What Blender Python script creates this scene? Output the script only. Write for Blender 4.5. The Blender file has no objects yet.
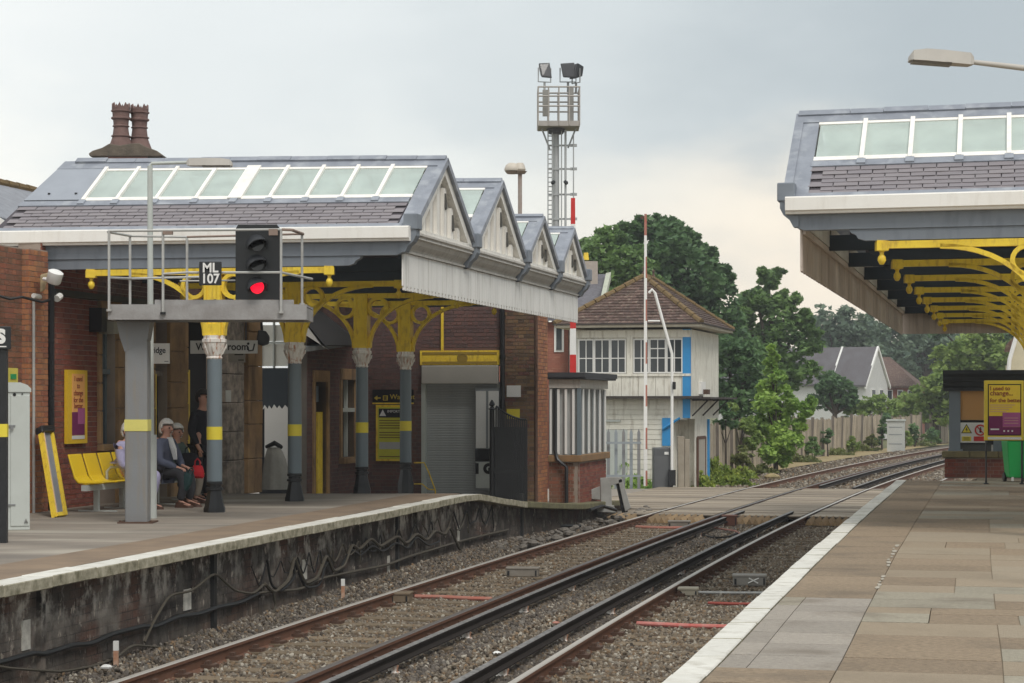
import bpy, bmesh, math, random
import numpy as np
from mathutils import Vector, Matrix
random.seed(7)
rng = np.random.default_rng(11)
SC = bpy.context.scene
COL = SC.collection
R = math.radians
FP, CX, HY, E = 2000.0, 512.0, 403.0, 1.52      # focal length in pixels, horizon row, eye height over the platform

# ---------------------------------------------------------------- camera, world, sun, exposure
cam = bpy.data.objects.new('camera', bpy.data.cameras.new('camera'))
COL.objects.link(cam)
cam.location = (0, 0, E)
cam.rotation_euler = (R(90), 0, 0)
cam.data.sensor_width = 36
cam.data.lens = 36 * FP / 1024
cam.data.shift_y = (HY - 341.5) / 1024
cam.data.clip_start = 0.2
cam.data.clip_end = 3000
SC.camera = cam

SUN_EL, SUN_AZ = 52, 150
world = bpy.data.worlds.new('World')
SC.world = world
world.use_nodes = True
wn, wl = world.node_tree.nodes, world.node_tree.links
wn.clear()
w_out = wn.new('ShaderNodeOutputWorld')
sky = wn.new('ShaderNodeTexSky')
sky.sky_type = 'NISHITA'
sky.sun_disc = False
sky.sun_elevation = R(SUN_EL)
sky.sun_rotation = R(SUN_AZ)
sky.air_density = 1.5
sky.dust_density = 3.0
bg_sky = wn.new('ShaderNodeBackground')
bg_sky.inputs['Strength'].default_value = 0.1
wl.new(sky.outputs[0], bg_sky.inputs[0])
# the cloud deck: cream low down, pale to the left, blue grey to the right, with soft billows
tc = wn.new('ShaderNodeTexCoord')
sep = wn.new('ShaderNodeSeparateXYZ')
wl.new(tc.outputs['Generated'], sep.inputs[0])
nz = wn.new('ShaderNodeTexNoise')
nz.inputs['Scale'].default_value = 5.0
nz.inputs['Detail'].default_value = 5
nz.inputs['Roughness'].default_value = 0.5
wmap = wn.new('ShaderNodeMapping')
wmap.inputs['Scale'].default_value = (1, 1, 2.6)
wl.new(tc.outputs['Generated'], wmap.inputs[0])
wl.new(wmap.outputs[0], nz.inputs['Vector'])
def wmath(op, a, b=None, c=None):
    n = wn.new('ShaderNodeMath')
    n.operation = op
    for i, v in enumerate((a, b, c)):
        if v is None: continue
        if isinstance(v, (int, float)): n.inputs[i].default_value = v
        else: wl.new(v, n.inputs[i])
    return n.outputs[0]
def wramp(fac, stops, interp='EASE'):
    n = wn.new('ShaderNodeValToRGB')
    n.color_ramp.interpolation = interp
    el = n.color_ramp.elements
    while len(el) < len(stops): el.new(0.5)
    for e, (p, c) in zip(el, stops):
        e.position = p
        e.color = (*c, 1)
    wl.new(fac, n.inputs[0])
    return n.outputs[0]
azi = wmath('MULTIPLY_ADD', sep.outputs[0], 1.1, 0.5)
azi = wmath('ADD', azi, wmath('MULTIPLY_ADD', nz.outputs[0], 0.34, -0.17))
high = wramp(azi, [(0.12, (0.81, 0.83, 0.82)), (0.34, (0.71, 0.745, 0.75)), (0.52, (0.59, 0.635, 0.65)), (0.74, (0.415, 0.465, 0.495)), (1.0, (0.42, 0.465, 0.49))])
low = wramp(azi, [(0.2, (0.95, 0.93, 0.86)), (0.42, (0.78, 0.80, 0.77)), (0.66, (0.90, 0.81, 0.68)), (1.0, (0.74, 0.68, 0.60))])
elev = wmath('ADD', sep.outputs[2], wmath('MULTIPLY_ADD', nz.outputs[0], 0.22, -0.11))
band = wn.new('ShaderNodeMapRange')
band.interpolation_type = 'SMOOTHSTEP'
band.inputs['From Min'].default_value = 0.065
band.inputs['From Max'].default_value = 0.15
wl.new(elev, band.inputs['Value'])
cmix = wn.new('ShaderNodeMixRGB')
wl.new(band.outputs[0], cmix.inputs[0])
wl.new(low, cmix.inputs[1])
wl.new(high, cmix.inputs[2])
bg_cloud = wn.new('ShaderNodeBackground')
wl.new(cmix.outputs[0], bg_cloud.inputs[0])
bg_cloud.inputs['Strength'].default_value = 0.92
wmix = wn.new('ShaderNodeMixShader')
wmix.inputs[0].default_value = 0.93
wl.new(bg_sky.outputs[0], wmix.inputs[1])
wl.new(bg_cloud.outputs[0], wmix.inputs[2])
wl.new(wmix.outputs[0], w_out.inputs[0])

sun = bpy.data.objects.new('sun', bpy.data.lights.new('sun', 'SUN'))
COL.objects.link(sun)
sun.data.energy = 1.5
sun.data.angle = R(22)
sun.data.color = (1, 0.96, 0.9)
az = R(SUN_AZ)
sdir = Vector((math.sin(az) * math.cos(R(SUN_EL)), math.cos(az) * math.cos(R(SUN_EL)), math.sin(R(SUN_EL))))
sun.rotation_euler = sdir.to_track_quat('Z', 'Y').to_euler()
sun.location = (0, -20, 40)

SC.view_settings.view_transform = 'Standard'
SC.view_settings.look = 'None'
SC.view_settings.exposure = 0.42
SC.view_settings.gamma = 1.0
SC.render.engine = 'CYCLES'
SC.cycles.max_bounces = 8
SC.cycles.transparent_max_bounces = 16

# ---------------------------------------------------------------- materials
MATS = {}
def mat(name, col, rough=0.8, var=0.12, scale=3.0, col2=None, blotch=0.5, metal=0.0, bump=0.0, bscale=40.0,
        rnd=0.0, rndcol=None, island=False, emit=0.0, stretch=None, spec=0.35, streak=None):
    """base colour, broken up by two scales of noise towards col2, varied per object or per loose piece"""
    if name in MATS: return MATS[name]
    m = bpy.data.materials.new(name)
    m.use_nodes = True
    n, l = m.node_tree.nodes, m.node_tree.links
    b = n['Principled BSDF']
    b.inputs['Roughness'].default_value = rough
    b.inputs['Metallic'].default_value = metal
    b.inputs['Specular IOR Level'].default_value = spec
    t = n.new('ShaderNodeTexCoord')
    vec = t.outputs['Object']
    if stretch:
        mp = n.new('ShaderNodeMapping')
        mp.inputs['Scale'].default_value = stretch
        l.new(vec, mp.inputs[0]); vec = mp.outputs[0]
    col2 = col2 or tuple(c * (1 - 2.2 * var) for c in col)
    n1 = n.new('ShaderNodeTexNoise')
    n1.inputs['Scale'].default_value = scale
    n1.inputs['Detail'].default_value = 8
    n1.inputs['Roughness'].default_value = 0.62
    l.new(vec, n1.inputs['Vector'])
    r1 = n.new('ShaderNodeMapRange')
    r1.inputs['From Min'].default_value = 0.5 - 0.17
    r1.inputs['From Max'].default_value = 0.5 + 0.17
    l.new(n1.outputs[0], r1.inputs['Value'])
    mx = n.new('ShaderNodeMixRGB')
    mx.inputs[1].default_value = (*col, 1)
    mx.inputs[2].default_value = (*col2, 1)
    mm = n.new('ShaderNodeMath'); mm.operation = 'MULTIPLY'
    mm.inputs[1].default_value = blotch
    l.new(r1.outputs[0], mm.inputs[0])
    l.new(mm.outputs[0], mx.inputs[0])
    out = mx.outputs[0]
    if streak:
        sc_, sxyz, amt = streak
        mp = n.new('ShaderNodeMapping'); mp.inputs['Scale'].default_value = sxyz
        l.new(t.outputs['Object'], mp.inputs[0])
        n3 = n.new('ShaderNodeTexNoise'); n3.inputs['Scale'].default_value = 2.0; n3.inputs['Detail'].default_value = 6
        l.new(mp.outputs[0], n3.inputs['Vector'])
        r3 = n.new('ShaderNodeMapRange'); r3.inputs['From Min'].default_value = 0.52; r3.inputs['From Max'].default_value = 0.68
        r3.inputs['To Max'].default_value = amt
        l.new(n3.outputs[0], r3.inputs['Value'])
        m3 = n.new('ShaderNodeMixRGB'); m3.inputs[2].default_value = (*sc_, 1)
        l.new(r3.outputs[0], m3.inputs[0]); l.new(out, m3.inputs[1]); out = m3.outputs[0]
    if rnd > 0:
        if island:
            g = n.new('ShaderNodeNewGeometry'); rv = g.outputs['Random Per Island']
        else:
            g = n.new('ShaderNodeObjectInfo'); rv = g.outputs['Random']
        if rndcol:
            rr = n.new('ShaderNodeValToRGB')
            el = rr.color_ramp.elements
            while len(el) < len(rndcol): el.new(0.5)
            for i, (e, c) in enumerate(zip(el, rndcol)):
                e.position = i / (len(rndcol) - 1 if len(rndcol) > 1 else 1); e.color = (*c, 1)
            l.new(rv, rr.inputs[0])
            m2 = n.new('ShaderNodeMixRGB'); m2.inputs[0].default_value = rnd
            l.new(out, m2.inputs[1]); l.new(rr.outputs[0], m2.inputs[2]); out = m2.outputs[0]
        else:
            hs = n.new('ShaderNodeHueSaturation')
            rm = n.new('ShaderNodeMapRange')
            rm.inputs['To Min'].default_value = 1 - rnd; rm.inputs['To Max'].default_value = 1 + rnd
            l.new(rv, rm.inputs['Value']); l.new(rm.outputs[0], hs.inputs['Value']); l.new(out, hs.inputs['Color'])
            out = hs.outputs[0]
    l.new(out, b.inputs['Base Color'])
    if emit > 0:
        l.new(out, b.inputs['Emission Color']); b.inputs['Emission Strength'].default_value = emit
    if bump > 0:
        n2 = n.new('ShaderNodeTexNoise'); n2.inputs['Scale'].default_value = bscale; n2.inputs['Detail'].default_value = 6
        l.new(vec, n2.inputs['Vector'])
        bp = n.new('ShaderNodeBump'); bp.inputs['Strength'].default_value = bump; bp.inputs['Distance'].default_value = 0.02
        l.new(n2.outputs[0], bp.inputs['Height']); l.new(bp.outputs[0], b.inputs['Normal'])
    MATS[name] = m
    return m

def foliage(name, c1, c2, trans=0.35):
    if name in MATS: return MATS[name]
    m = bpy.data.materials.new(name); m.use_nodes = True
    n, l = m.node_tree.nodes, m.node_tree.links
    n.clear()
    o = n.new('ShaderNodeOutputMaterial')
    g = n.new('ShaderNodeNewGeometry')
    t = n.new('ShaderNodeTexCoord')
    nn = n.new('ShaderNodeTexNoise'); nn.inputs['Scale'].default_value = 0.9; nn.inputs['Detail'].default_value = 3
    l.new(t.outputs['Object'], nn.inputs['Vector'])
    a = n.new('ShaderNodeMath'); a.operation = 'MULTIPLY_ADD'; a.inputs[1].default_value = 0.45
    l.new(g.outputs['Random Per Island'], a.inputs[0])
    rr = n.new('ShaderNodeMapRange'); rr.inputs['From Min'].default_value = 0.35; rr.inputs['From Max'].default_value = 0.65; rr.inputs['To Max'].default_value = 0.55
    l.new(nn.outputs[0], rr.inputs['Value']); l.new(rr.outputs[0], a.inputs[2])
    mx = n.new('ShaderNodeMixRGB'); mx.inputs[1].default_value = (*c1, 1); mx.inputs[2].default_value = (*c2, 1)
    l.new(a.outputs[0], mx.inputs[0])
    d = n.new('ShaderNodeBsdfPrincipled'); d.inputs['Roughness'].default_value = 0.55; d.inputs['Specular IOR Level'].default_value = 0.25
    l.new(mx.outputs[0], d.inputs['Base Color'])
    tr = n.new('ShaderNodeBsdfTranslucent'); l.new(mx.outputs[0], tr.inputs[0])
    ms = n.new('ShaderNodeMixShader'); ms.inputs[0].default_value = trans
    l.new(d.outputs[0], ms.inputs[1]); l.new(tr.outputs[0], ms.inputs[2]); l.new(ms.outputs[0], o.inputs[0])
    MATS[name] = m
    return m

def glassmat(name, tint, through, rough=0.12):
    if name in MATS: return MATS[name]
    m = bpy.data.materials.new(name); m.use_nodes = True
    n, l = m.node_tree.nodes, m.node_tree.links
    b = n['Principled BSDF']; o = n['Material Output']
    t = n.new('ShaderNodeTexCoord')
    nn = n.new('ShaderNodeTexNoise'); nn.inputs['Scale'].default_value = 2.2; nn.inputs['Detail'].default_value = 5
    l.new(t.outputs['Object'], nn.inputs['Vector'])
    mx = n.new('ShaderNodeMixRGB'); mx.inputs[1].default_value = (*tint, 1); mx.inputs[2].default_value = (*[c * 0.62 for c in tint], 1)
    l.new(nn.outputs[0], mx.inputs[0]); l.new(mx.outputs[0], b.inputs['Base Color'])
    b.inputs['Roughness'].default_value = rough
    b.inputs['Specular IOR Level'].default_value = 0.6
    tr = n.new('ShaderNodeBsdfTransparent'); tr.inputs[0].default_value = (*[0.6 + 0.4 * c for c in tint], 1)
    ms = n.new('ShaderNodeMixShader'); ms.inputs[0].default_value = through
    l.new(b.outputs[0], ms.inputs[1]); l.new(tr.outputs[0], ms.inputs[2]); l.new(ms.outputs[0], o.inputs[0])
    MATS[name] = m
    return m

YEL = mat('yellow_paint', (0.90, 0.66, 0.06), 0.42, 0.1, 2.5, col2=(0.70, 0.45, 0.04), blotch=0.5, bump=0.25, bscale=25, streak=((0.30, 0.15, 0.05), (9, 9, 3), 0.4))
YELB = mat('bright_yellow_band', (0.80, 0.66, 0.06), 0.5, 0.08)
WHT = mat('white_gutter_paint', (0.90, 0.875, 0.83), 0.5, 0.05, 2.0, col2=(0.74, 0.69, 0.62), blotch=0.3, streak=((0.5, 0.44, 0.36), (5, 5, 0.8), 0.18))
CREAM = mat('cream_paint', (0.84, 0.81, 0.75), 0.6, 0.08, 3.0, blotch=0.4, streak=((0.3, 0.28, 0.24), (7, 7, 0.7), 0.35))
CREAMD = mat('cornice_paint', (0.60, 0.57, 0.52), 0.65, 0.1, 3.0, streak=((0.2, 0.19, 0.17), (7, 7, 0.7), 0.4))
VAL = mat('valance_paint', (0.86, 0.845, 0.81), 0.6, 0.06, 2.0, rnd=0.04, island=True, streak=((0.38, 0.34, 0.29), (9, 9, 0.5), 0.4))
VALB = mat('bare_valance_back', (0.58, 0.49, 0.425), 0.75, 0.1, 2.0, rnd=0.12, island=True, streak=((0.30, 0.24, 0.20), (9, 9, 0.5), 0.4))
LEAD = mat('lead_sheet', (0.29, 0.31, 0.355), 0.45, 0.1, 4.0, col2=(0.19, 0.205, 0.24), blotch=0.7, bump=0.3, bscale=14, spec=0.4, streak=((0.42, 0.44, 0.47), (2.5, 2.5, 2.5), 0.55))
LEADP = mat('lead_panel_sheet', (0.33, 0.355, 0.40), 0.45, 0.08, 3.0, col2=(0.26, 0.28, 0.32), blotch=0.5, bump=0.1, bscale=10)
GREYB = mat('blue_grey_paint', (0.215, 0.24, 0.275), 0.5, 0.08, 1.5, blotch=0.4, streak=((0.12, 0.13, 0.15), (4, 4, 1.0), 0.35))
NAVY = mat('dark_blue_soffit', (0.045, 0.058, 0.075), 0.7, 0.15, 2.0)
SLATE = mat('purple_slate', (0.255, 0.225, 0.245), 0.55, 0.12, 6.0, col2=(0.17, 0.155, 0.175), blotch=0.6, rnd=0.45,
            rndcol=[(0.195, 0.18, 0.185), (0.29, 0.265, 0.265), (0.235, 0.22, 0.23), (0.31, 0.285, 0.28)], bump=0.2, bscale=30)
SLATED = mat('slate_underlay', (0.09, 0.08, 0.09), 0.8)
SLATEF = mat('far_slates', (0.22, 0.195, 0.215), 0.7, 0.1, 5)
GLASS = glassmat('patent_glazing', (0.82, 0.92, 0.87), 0.50, 0.08)
GLASSD = glassmat('window_glass', (0.045, 0.055, 0.06), 0.05, 0.08)
BRICKC = [(0.22, 0.068, 0.05), (0.27, 0.09, 0.06), (0.17, 0.055, 0.045), (0.31, 0.13, 0.085), (0.13, 0.058, 0.052), (0.24, 0.078, 0.058)]
BRICK = mat('red_brick', (0.29, 0.085, 0.055), 0.85, 0.2, 5, rnd=0.75, rndcol=BRICKC, island=True, bump=0.4, bscale=60, streak=((0.05, 0.045, 0.035), (1.5, 1.5, 0.7), 0.5))
BRICKO = mat('orange_brick', (0.34, 0.13, 0.06), 0.85, 0.2, 5, rnd=0.7, island=True, bump=0.4, bscale=60,
             rndcol=[(0.42, 0.17, 0.08), (0.50, 0.24, 0.11), (0.32, 0.12, 0.08), (0.38, 0.20, 0.11), (0.22, 0.10, 0.07)], streak=((0.08, 0.07, 0.045), (1.5, 1.5, 0.7), 0.6))
BRICKM = mat('mossy_brick', (0.28, 0.11, 0.07), 0.9, 0.2, 2.5, col2=(0.06, 0.065, 0.035), blotch=0.9, rnd=0.4, island=True, bump=0.4, bscale=60,
             rndcol=[(0.36, 0.11, 0.065), (0.15, 0.10, 0.06), (0.24, 0.09, 0.06), (0.42, 0.17, 0.09)])
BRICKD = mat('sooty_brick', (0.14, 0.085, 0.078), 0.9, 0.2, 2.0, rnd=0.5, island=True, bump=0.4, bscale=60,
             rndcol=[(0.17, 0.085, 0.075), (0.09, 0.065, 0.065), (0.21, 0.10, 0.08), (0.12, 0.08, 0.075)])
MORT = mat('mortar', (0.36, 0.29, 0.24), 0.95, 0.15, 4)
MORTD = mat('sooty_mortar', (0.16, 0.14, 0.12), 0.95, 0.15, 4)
STONE = mat('brown_sandstone', (0.44, 0.275, 0.13), 0.85, 0.2, 1.6, col2=(0.17, 0.11, 0.07), blotch=0.8, bump=0.3, bscale=30, streak=((0.07, 0.05, 0.035), (1.5, 1.5, 0.5), 0.6))
STONEG = mat('weathered_grey_stone', (0.33, 0.28, 0.23), 0.9, 0.2, 6.0, col2=(0.05, 0.045, 0.04), blotch=0.85, bump=0.8, bscale=9)
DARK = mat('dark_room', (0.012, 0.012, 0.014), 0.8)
BLACK = mat('black_paint', (0.015, 0.016, 0.018), 0.4, spec=0.5)
CONC = mat('grey_galvanised_post', (0.225, 0.235, 0.245), 0.6, 0.1, 2.0, col2=(0.20, 0.19, 0.18), blotch=0.6, streak=((0.25, 0.21, 0.16), (6, 6, 0.6), 0.5), bump=0.1)
GALV = mat('galvanised_rail', (0.50, 0.50, 0.48), 0.5, 0.1, 6, col2=(0.32, 0.30, 0.28), metal=0.2)
LGREY = mat('light_grey_paint', (0.52, 0.55, 0.52), 0.5, 0.08, 3, col2=(0.35, 0.36, 0.33), blotch=0.3)
COLB = mat('column_blue_grey', (0.165, 0.205, 0.23), 0.4, 0.08, 3, blotch=0.3)
IRONW = mat('rusting_white_iron', (0.84, 0.82, 0.78), 0.55, 0.1, 5, col2=(0.60, 0.54, 0.48), blotch=0.5, streak=((0.42, 0.17, 0.07), (14, 14, 2.0), 0.9))
COPE = mat('white_edge_paint', (0.72, 0.70, 0.64), 0.75, 0.06, 5, col2=(0.50, 0.47, 0.40), blotch=0.45, rnd=0.05, bump=0.3, streak=((0.34, 0.30, 0.23), (3, 3, 3), 0.45))
COPEF = mat('coping_stone_face', (0.46, 0.42, 0.32), 0.85, 0.2, 9, col2=(0.13, 0.12, 0.07), blotch=0.9, bump=0.3, bscale=30)
PWALL = mat('grimy_platform_wall', (0.075, 0.062, 0.053), 0.9, 0.25, 2.2, col2=(0.022, 0.02, 0.019), blotch=0.9, bump=0.5, bscale=14,
            streak=((0.22, 0.13, 0.09), (1.2, 1.2, 0.5), 0.5))
EFFL = mat('lime_stain', (0.38, 0.36, 0.32), 0.9, 0.3, 12, col2=(0.12, 0.11, 0.10), blotch=0.9)
TARM = mat('platform_asphalt', (0.32, 0.275, 0.225), 0.88, 0.12, 0.9, col2=(0.165, 0.145, 0.125), blotch=0.9, bump=0.25, bscale=60,
           stretch=(0.5, 1.0, 1.0), streak=((0.46, 0.42, 0.35), (0.12, .55, 1), 0.75))
TARB = mat('brown_edge_asphalt', (0.28, 0.205, 0.14), 0.9, 0.12, 1.4, col2=(0.16, 0.12, 0.09), blotch=0.7, bump=0.25, bscale=60)
SLAB = mat('paving_slab', (0.36, 0.29, 0.21), 0.88, 0.12, 26, col2=(0.22, 0.175, 0.125), blotch=0.8, rnd=0.5, bump=0.7, bscale=70,
           rndcol=[(0.345, 0.27, 0.19), (0.38, 0.305, 0.215), (0.325, 0.255, 0.175), (0.37, 0.31, 0.23), (0.40, 0.335, 0.25), (0.35, 0.285, 0.20)], streak=((0.17, 0.135, 0.10), (.7, .7, 1), 0.55))
SLABB = mat('brown_slab', (0.335, 0.255, 0.175), 0.9, 0.12, 24, col2=(0.185, 0.14, 0.095), blotch=0.8, rnd=0.12, bump=0.7, bscale=70, streak=((0.17, 0.135, 0.10), (.7, .7, 1), 0.55))
SLABG = mat('grey_slab', (0.385, 0.34, 0.285), 0.85, 0.12, 24, col2=(0.27, 0.24, 0.21), blotch=0.8, rnd=0.12, bump=0.7, bscale=70, streak=((0.17, 0.135, 0.10), (.7, .7, 1), 0.55))
SLABS = mat('sandy_grey_slab', (0.39, 0.345, 0.265), 0.85, 0.12, 24, col2=(0.27, 0.245, 0.19), blotch=0.8, rnd=0.12, bump=0.7, bscale=70, streak=((0.17, 0.135, 0.10), (.7, .7, 1), 0.55))
GAP = mat('joint_dirt', (0.12, 0.095, 0.07), 0.95)
BALL = mat('ballast_bed', (0.20, 0.165, 0.125), 0.95, 0.2, 14, col2=(0.06, 0.052, 0.045), blotch=0.9, bump=0.9, bscale=45)
RAILR = mat('rusty_rail_web', (0.17, 0.082, 0.05), 0.8, 0.2, 8)
RAILT = mat('worn_rail_head', (0.56, 0.51, 0.45), 0.45, 0.1, 6, metal=0.4)
RAILD = mat('dull_rail_head', (0.17, 0.145, 0.13), 0.45, 0.1, 6, metal=0.4)
CRAIL = mat('conductor_steel', (0.035, 0.029, 0.026), 0.85, 0.15, 6, spec=0.08)
CRAILT = mat('conductor_top', (0.30, 0.285, 0.27), 0.55, 0.3, 14, col2=(0.05, 0.045, 0.045), blotch=0.8, metal=0.2)
CRLUB = mat('guard_board', (0.035, 0.04, 0.034), 0.6)
SLEEP = mat('timber_sleeper', (0.175, 0.13, 0.085), 0.9, 0.2, 6, col2=(0.21, 0.16, 0.10), blotch=0.6, rnd=0.15, bump=0.3, bscale=20)
DECK = mat('crossing_timber', (0.34, 0.28, 0.21), 0.85, 0.1, 2.5, col2=(0.19, 0.155, 0.12), blotch=0.75, rnd=0.28, bump=0.2, bscale=20, stretch=(0.4, 3, 1))
RUST = mat('rust_brown', (0.11, 0.062, 0.042), 0.8, 0.2, 8)
REDP = mat('red_paint', (0.60, 0.035, 0.03), 0.5, 0.1, 4)
PINKR = mat('faded_red_conduit', (0.42, 0.13, 0.09), 0.6, 0.15, 4, col2=(0.38, 0.24, 0.19), blotch=0.6)
ORAN = mat('orange_peg', (0.42, 0.17, 0.08), 0.7, 0.15, 9, col2=(0.65, 0.55, 0.45), blotch=0.6)
WHITE = mat('white_paint', (0.80, 0.79, 0.76), 0.5, 0.05, 4, blotch=0.25)
CABLE = mat('dusty_cable', (0.085, 0.073, 0.055), 0.8, 0.15, 8)
CABLK = mat('black_cable', (0.016, 0.016, 0.016), 0.55)
GRASS = mat('verge_grass', (0.13, 0.15, 0.06), 0.95, 0.2, 0.6, col2=(0.17, 0.14, 0.07), blotch=0.8, bump=0.5, bscale=10)
STRAW = mat('dry_verge', (0.44, 0.33, 0.18), 0.95, 0.2, 2, col2=(0.16, 0.15, 0.07), blotch=0.7)
BOARD = mat('weathered_fence_board', (0.46, 0.385, 0.29), 0.9, 0.15, 2, col2=(0.30, 0.25, 0.19), blotch=0.6, rnd=0.28, island=True, streak=((0.10, 0.11, 0.06), (3, 3, 0.8), 0.4))
PALI = mat('steel_palisade', (0.28, 0.31, 0.33), 0.5, 0.1, 4)
TILE = mat('brown_tile', (0.13, 0.082, 0.068), 0.85, 0.2, 7, col2=(0.07, 0.045, 0.036), blotch=0.6, rnd=0.35, island=True, streak=((0.28, 0.24, 0.18), (5, 5, 5), 0.5))
RIDGE = mat('mossy_ridge_tile', (0.20, 0.135, 0.06), 0.9, 0.2, 8, col2=(0.10, 0.07, 0.04), blotch=0.6)
SBW = mat('signal_box_cream', (0.78, 0.755, 0.67), 0.65, 0.08, 3, col2=(0.60, 0.57, 0.49), blotch=0.5, streak=((0.30, 0.25, 0.18), (5, 5, 0.8), 0.5))
SBB = mat('signal_box_blue', (0.04, 0.28, 0.60), 0.5, 0.08, 3)
TERR = mat('terracotta_pot', (0.20, 0.125, 0.11), 0.85, 0.15, 6, col2=(0.10, 0.06, 0.055), blotch=0.6, bump=0.3, bscale=20)
FLAUN = mat('mortar_flaunching', (0.16, 0.13, 0.10), 0.9, 0.2, 8, col2=(0.07, 0.06, 0.05), blotch=0.7, bump=0.4)
SHUT = mat('shutter_steel', (0.42, 0.435, 0.43), 0.5, 0.08, 1.2, col2=(0.23, 0.25, 0.26), blotch=0.5, metal=0.0)
SHBX = mat('shutter_box', (0.44, 0.42, 0.38), 0.6, 0.08, 2)
AGREY = mat('aluminium_grey', (0.26, 0.28, 0.29), 0.5, 0.08, 3)
MOSS = mat('mossy_coping', (0.20, 0.19, 0.10), 0.95, 0.2, 6, col2=(0.10, 0.085, 0.06), blotch=0.8, bump=0.4)
PAPER = mat('poster_orange', (0.86, 0.44, 0.14), 0.6, 0.05)
PAPY = mat('poster_yellow', (0.82, 0.60, 0.05), 0.6, 0.05)
PURP = mat('poster_purple', (0.18, 0.02, 0.10), 0.6, 0.05)
MAUV = mat('poster_mauve', (0.40, 0.10, 0.26), 0.6, 0.05)
PINK = mat('poster_brown_ink', (0.30, 0.06, 0.03), 0.6)
SIGNW = mat('sign_white', (0.74, 0.74, 0.72), 0.5, 0.04)
SIGNG = mat('sign_grey', (0.45, 0.45, 0.44), 0.5, 0.04)
INK = mat('black_ink', (0.01, 0.01, 0.012), 0.5)
GREENP = mat('green_plastic', (0.02, 0.42, 0.10), 0.4, 0.06)
SKIN = mat('skin', (0.50, 0.27, 0.20), 0.55, 0.06, 6)
HAIRW = mat('white_hair', (0.66, 0.64, 0.60), 0.8, 0.1, 30, bump=0.5, bscale=80)
HAIRB = mat('dark_hair', (0.03, 0.022, 0.018), 0.7, 0.1, 30)
NAVYC = mat('navy_jacket', (0.075, 0.085, 0.125), 0.85, 0.1, 8, bump=1.0, bscale=9, col2=(0.09, 0.10, 0.15))
LAV = mat('lavender_coat', (0.36, 0.34, 0.50), 0.85, 0.08, 6, bump=1.0, bscale=9)
GRNC = mat('sage_cardigan', (0.10, 0.14, 0.12), 0.85, 0.08, 6, bump=1.0, bscale=9)
CHAR = mat('charcoal_trousers', (0.035, 0.035, 0.04), 0.85, 0.08, 6, bump=1.0, bscale=9)
BEIGE = mat('beige_trousers', (0.36, 0.31, 0.25), 0.85, 0.08, 6, bump=1.0, bscale=9)
BLKC = mat('black_coat', (0.012, 0.012, 0.018), 0.8, 0.08, 6, bump=1.0, bscale=9)
SHIRT = mat('pale_shirt', (0.62, 0.62, 0.62), 0.8, 0.04)
SHOE = mat('brown_shoe', (0.09, 0.045, 0.03), 0.5)
TEAL = mat('dark_teal_bag', (0.012, 0.045, 0.045), 0.6, 0.15, 10)
REDC = mat('red_cloth_bag', (0.55, 0.012, 0.02), 0.7, 0.15, 9)
SACK = mat('grey_sheeting', (0.34, 0.33, 0.30), 0.8, 0.12, 4, col2=(0.2, 0.195, 0.18), blotch=0.6, bump=0.4, bscale=10)
RENDER = mat('white_render', (0.60, 0.60, 0.585), 0.8, 0.06, 1)
FARB = mat('far_brick', (0.30, 0.11, 0.075), 0.85, 0.1, 2)
BARK = mat('bark', (0.07, 0.055, 0.04), 0.95, 0.2, 4)
def lamp_mat():
    m = bpy.data.materials.new('red_signal_lens'); m.use_nodes = True
    b = m.node_tree.nodes['Principled BSDF']
    b.inputs['Base Color'].default_value = (0.8, 0.01, 0.03, 1)
    b.inputs['Emission Color'].default_value = (0.85, 0.004, 0.03, 1)
    b.inputs['Emission Strength'].default_value = 1.0
    b.inputs['Roughness'].default_value = 0.3
    return m
REDL = lamp_mat()
LENS = mat('dark_lens', (0.01, 0.01, 0.012), 0.12, spec=0.6)

# ---------------------------------------------------------------- building helpers
def at(px, py, Y):
    return Vector(((px - CX) * Y / FP, Y, E + (HY - py) * Y / FP))
def wloc(o):
    v = Vector(o.location)
    while o.parent: o = o.parent; v = v + Vector(o.location)
    return v
def tag(o, label=None, cat=None, group=None, kind=None):
    if label: o['label'] = label
    if cat: o['category'] = cat
    if group: o['group'] = group
    if kind: o['kind'] = kind
    return o
def root(name, loc, label=None, cat=None, group=None, kind=None):
    o = bpy.data.objects.new(name, None)
    o.empty_display_size = 0.2
    COL.objects.link(o)
    o.location = loc
    return tag(o, label, cat, group, kind)
class Fr:
    """affine frame: p(u, v, w)"""
    def __init__(s, o, U=(1, 0, 0), V=(0, 1, 0), W=(0, 0, 1)):
        s.o, s.U, s.V, s.W = Vector(o), Vector(U), Vector(V), Vector(W)
    def p(s, u, v, w): return s.o + s.U * u + s.V * v + s.W * w
class FnFr:
    def __init__(s, fn): s.fn = fn
    def p(s, u, v, w): return Vector(s.fn(u, v, w))
WF = Fr((0, 0, 0))
def face_fr(o, heading):
    """frame whose U runs right as seen, V up, W towards the viewer; heading turns the face about Z"""
    c, s_ = math.cos(heading), math.sin(heading)
    return Fr(o, (c, s_, 0), (0, 0, 1), (s_, -c, 0))
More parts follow.
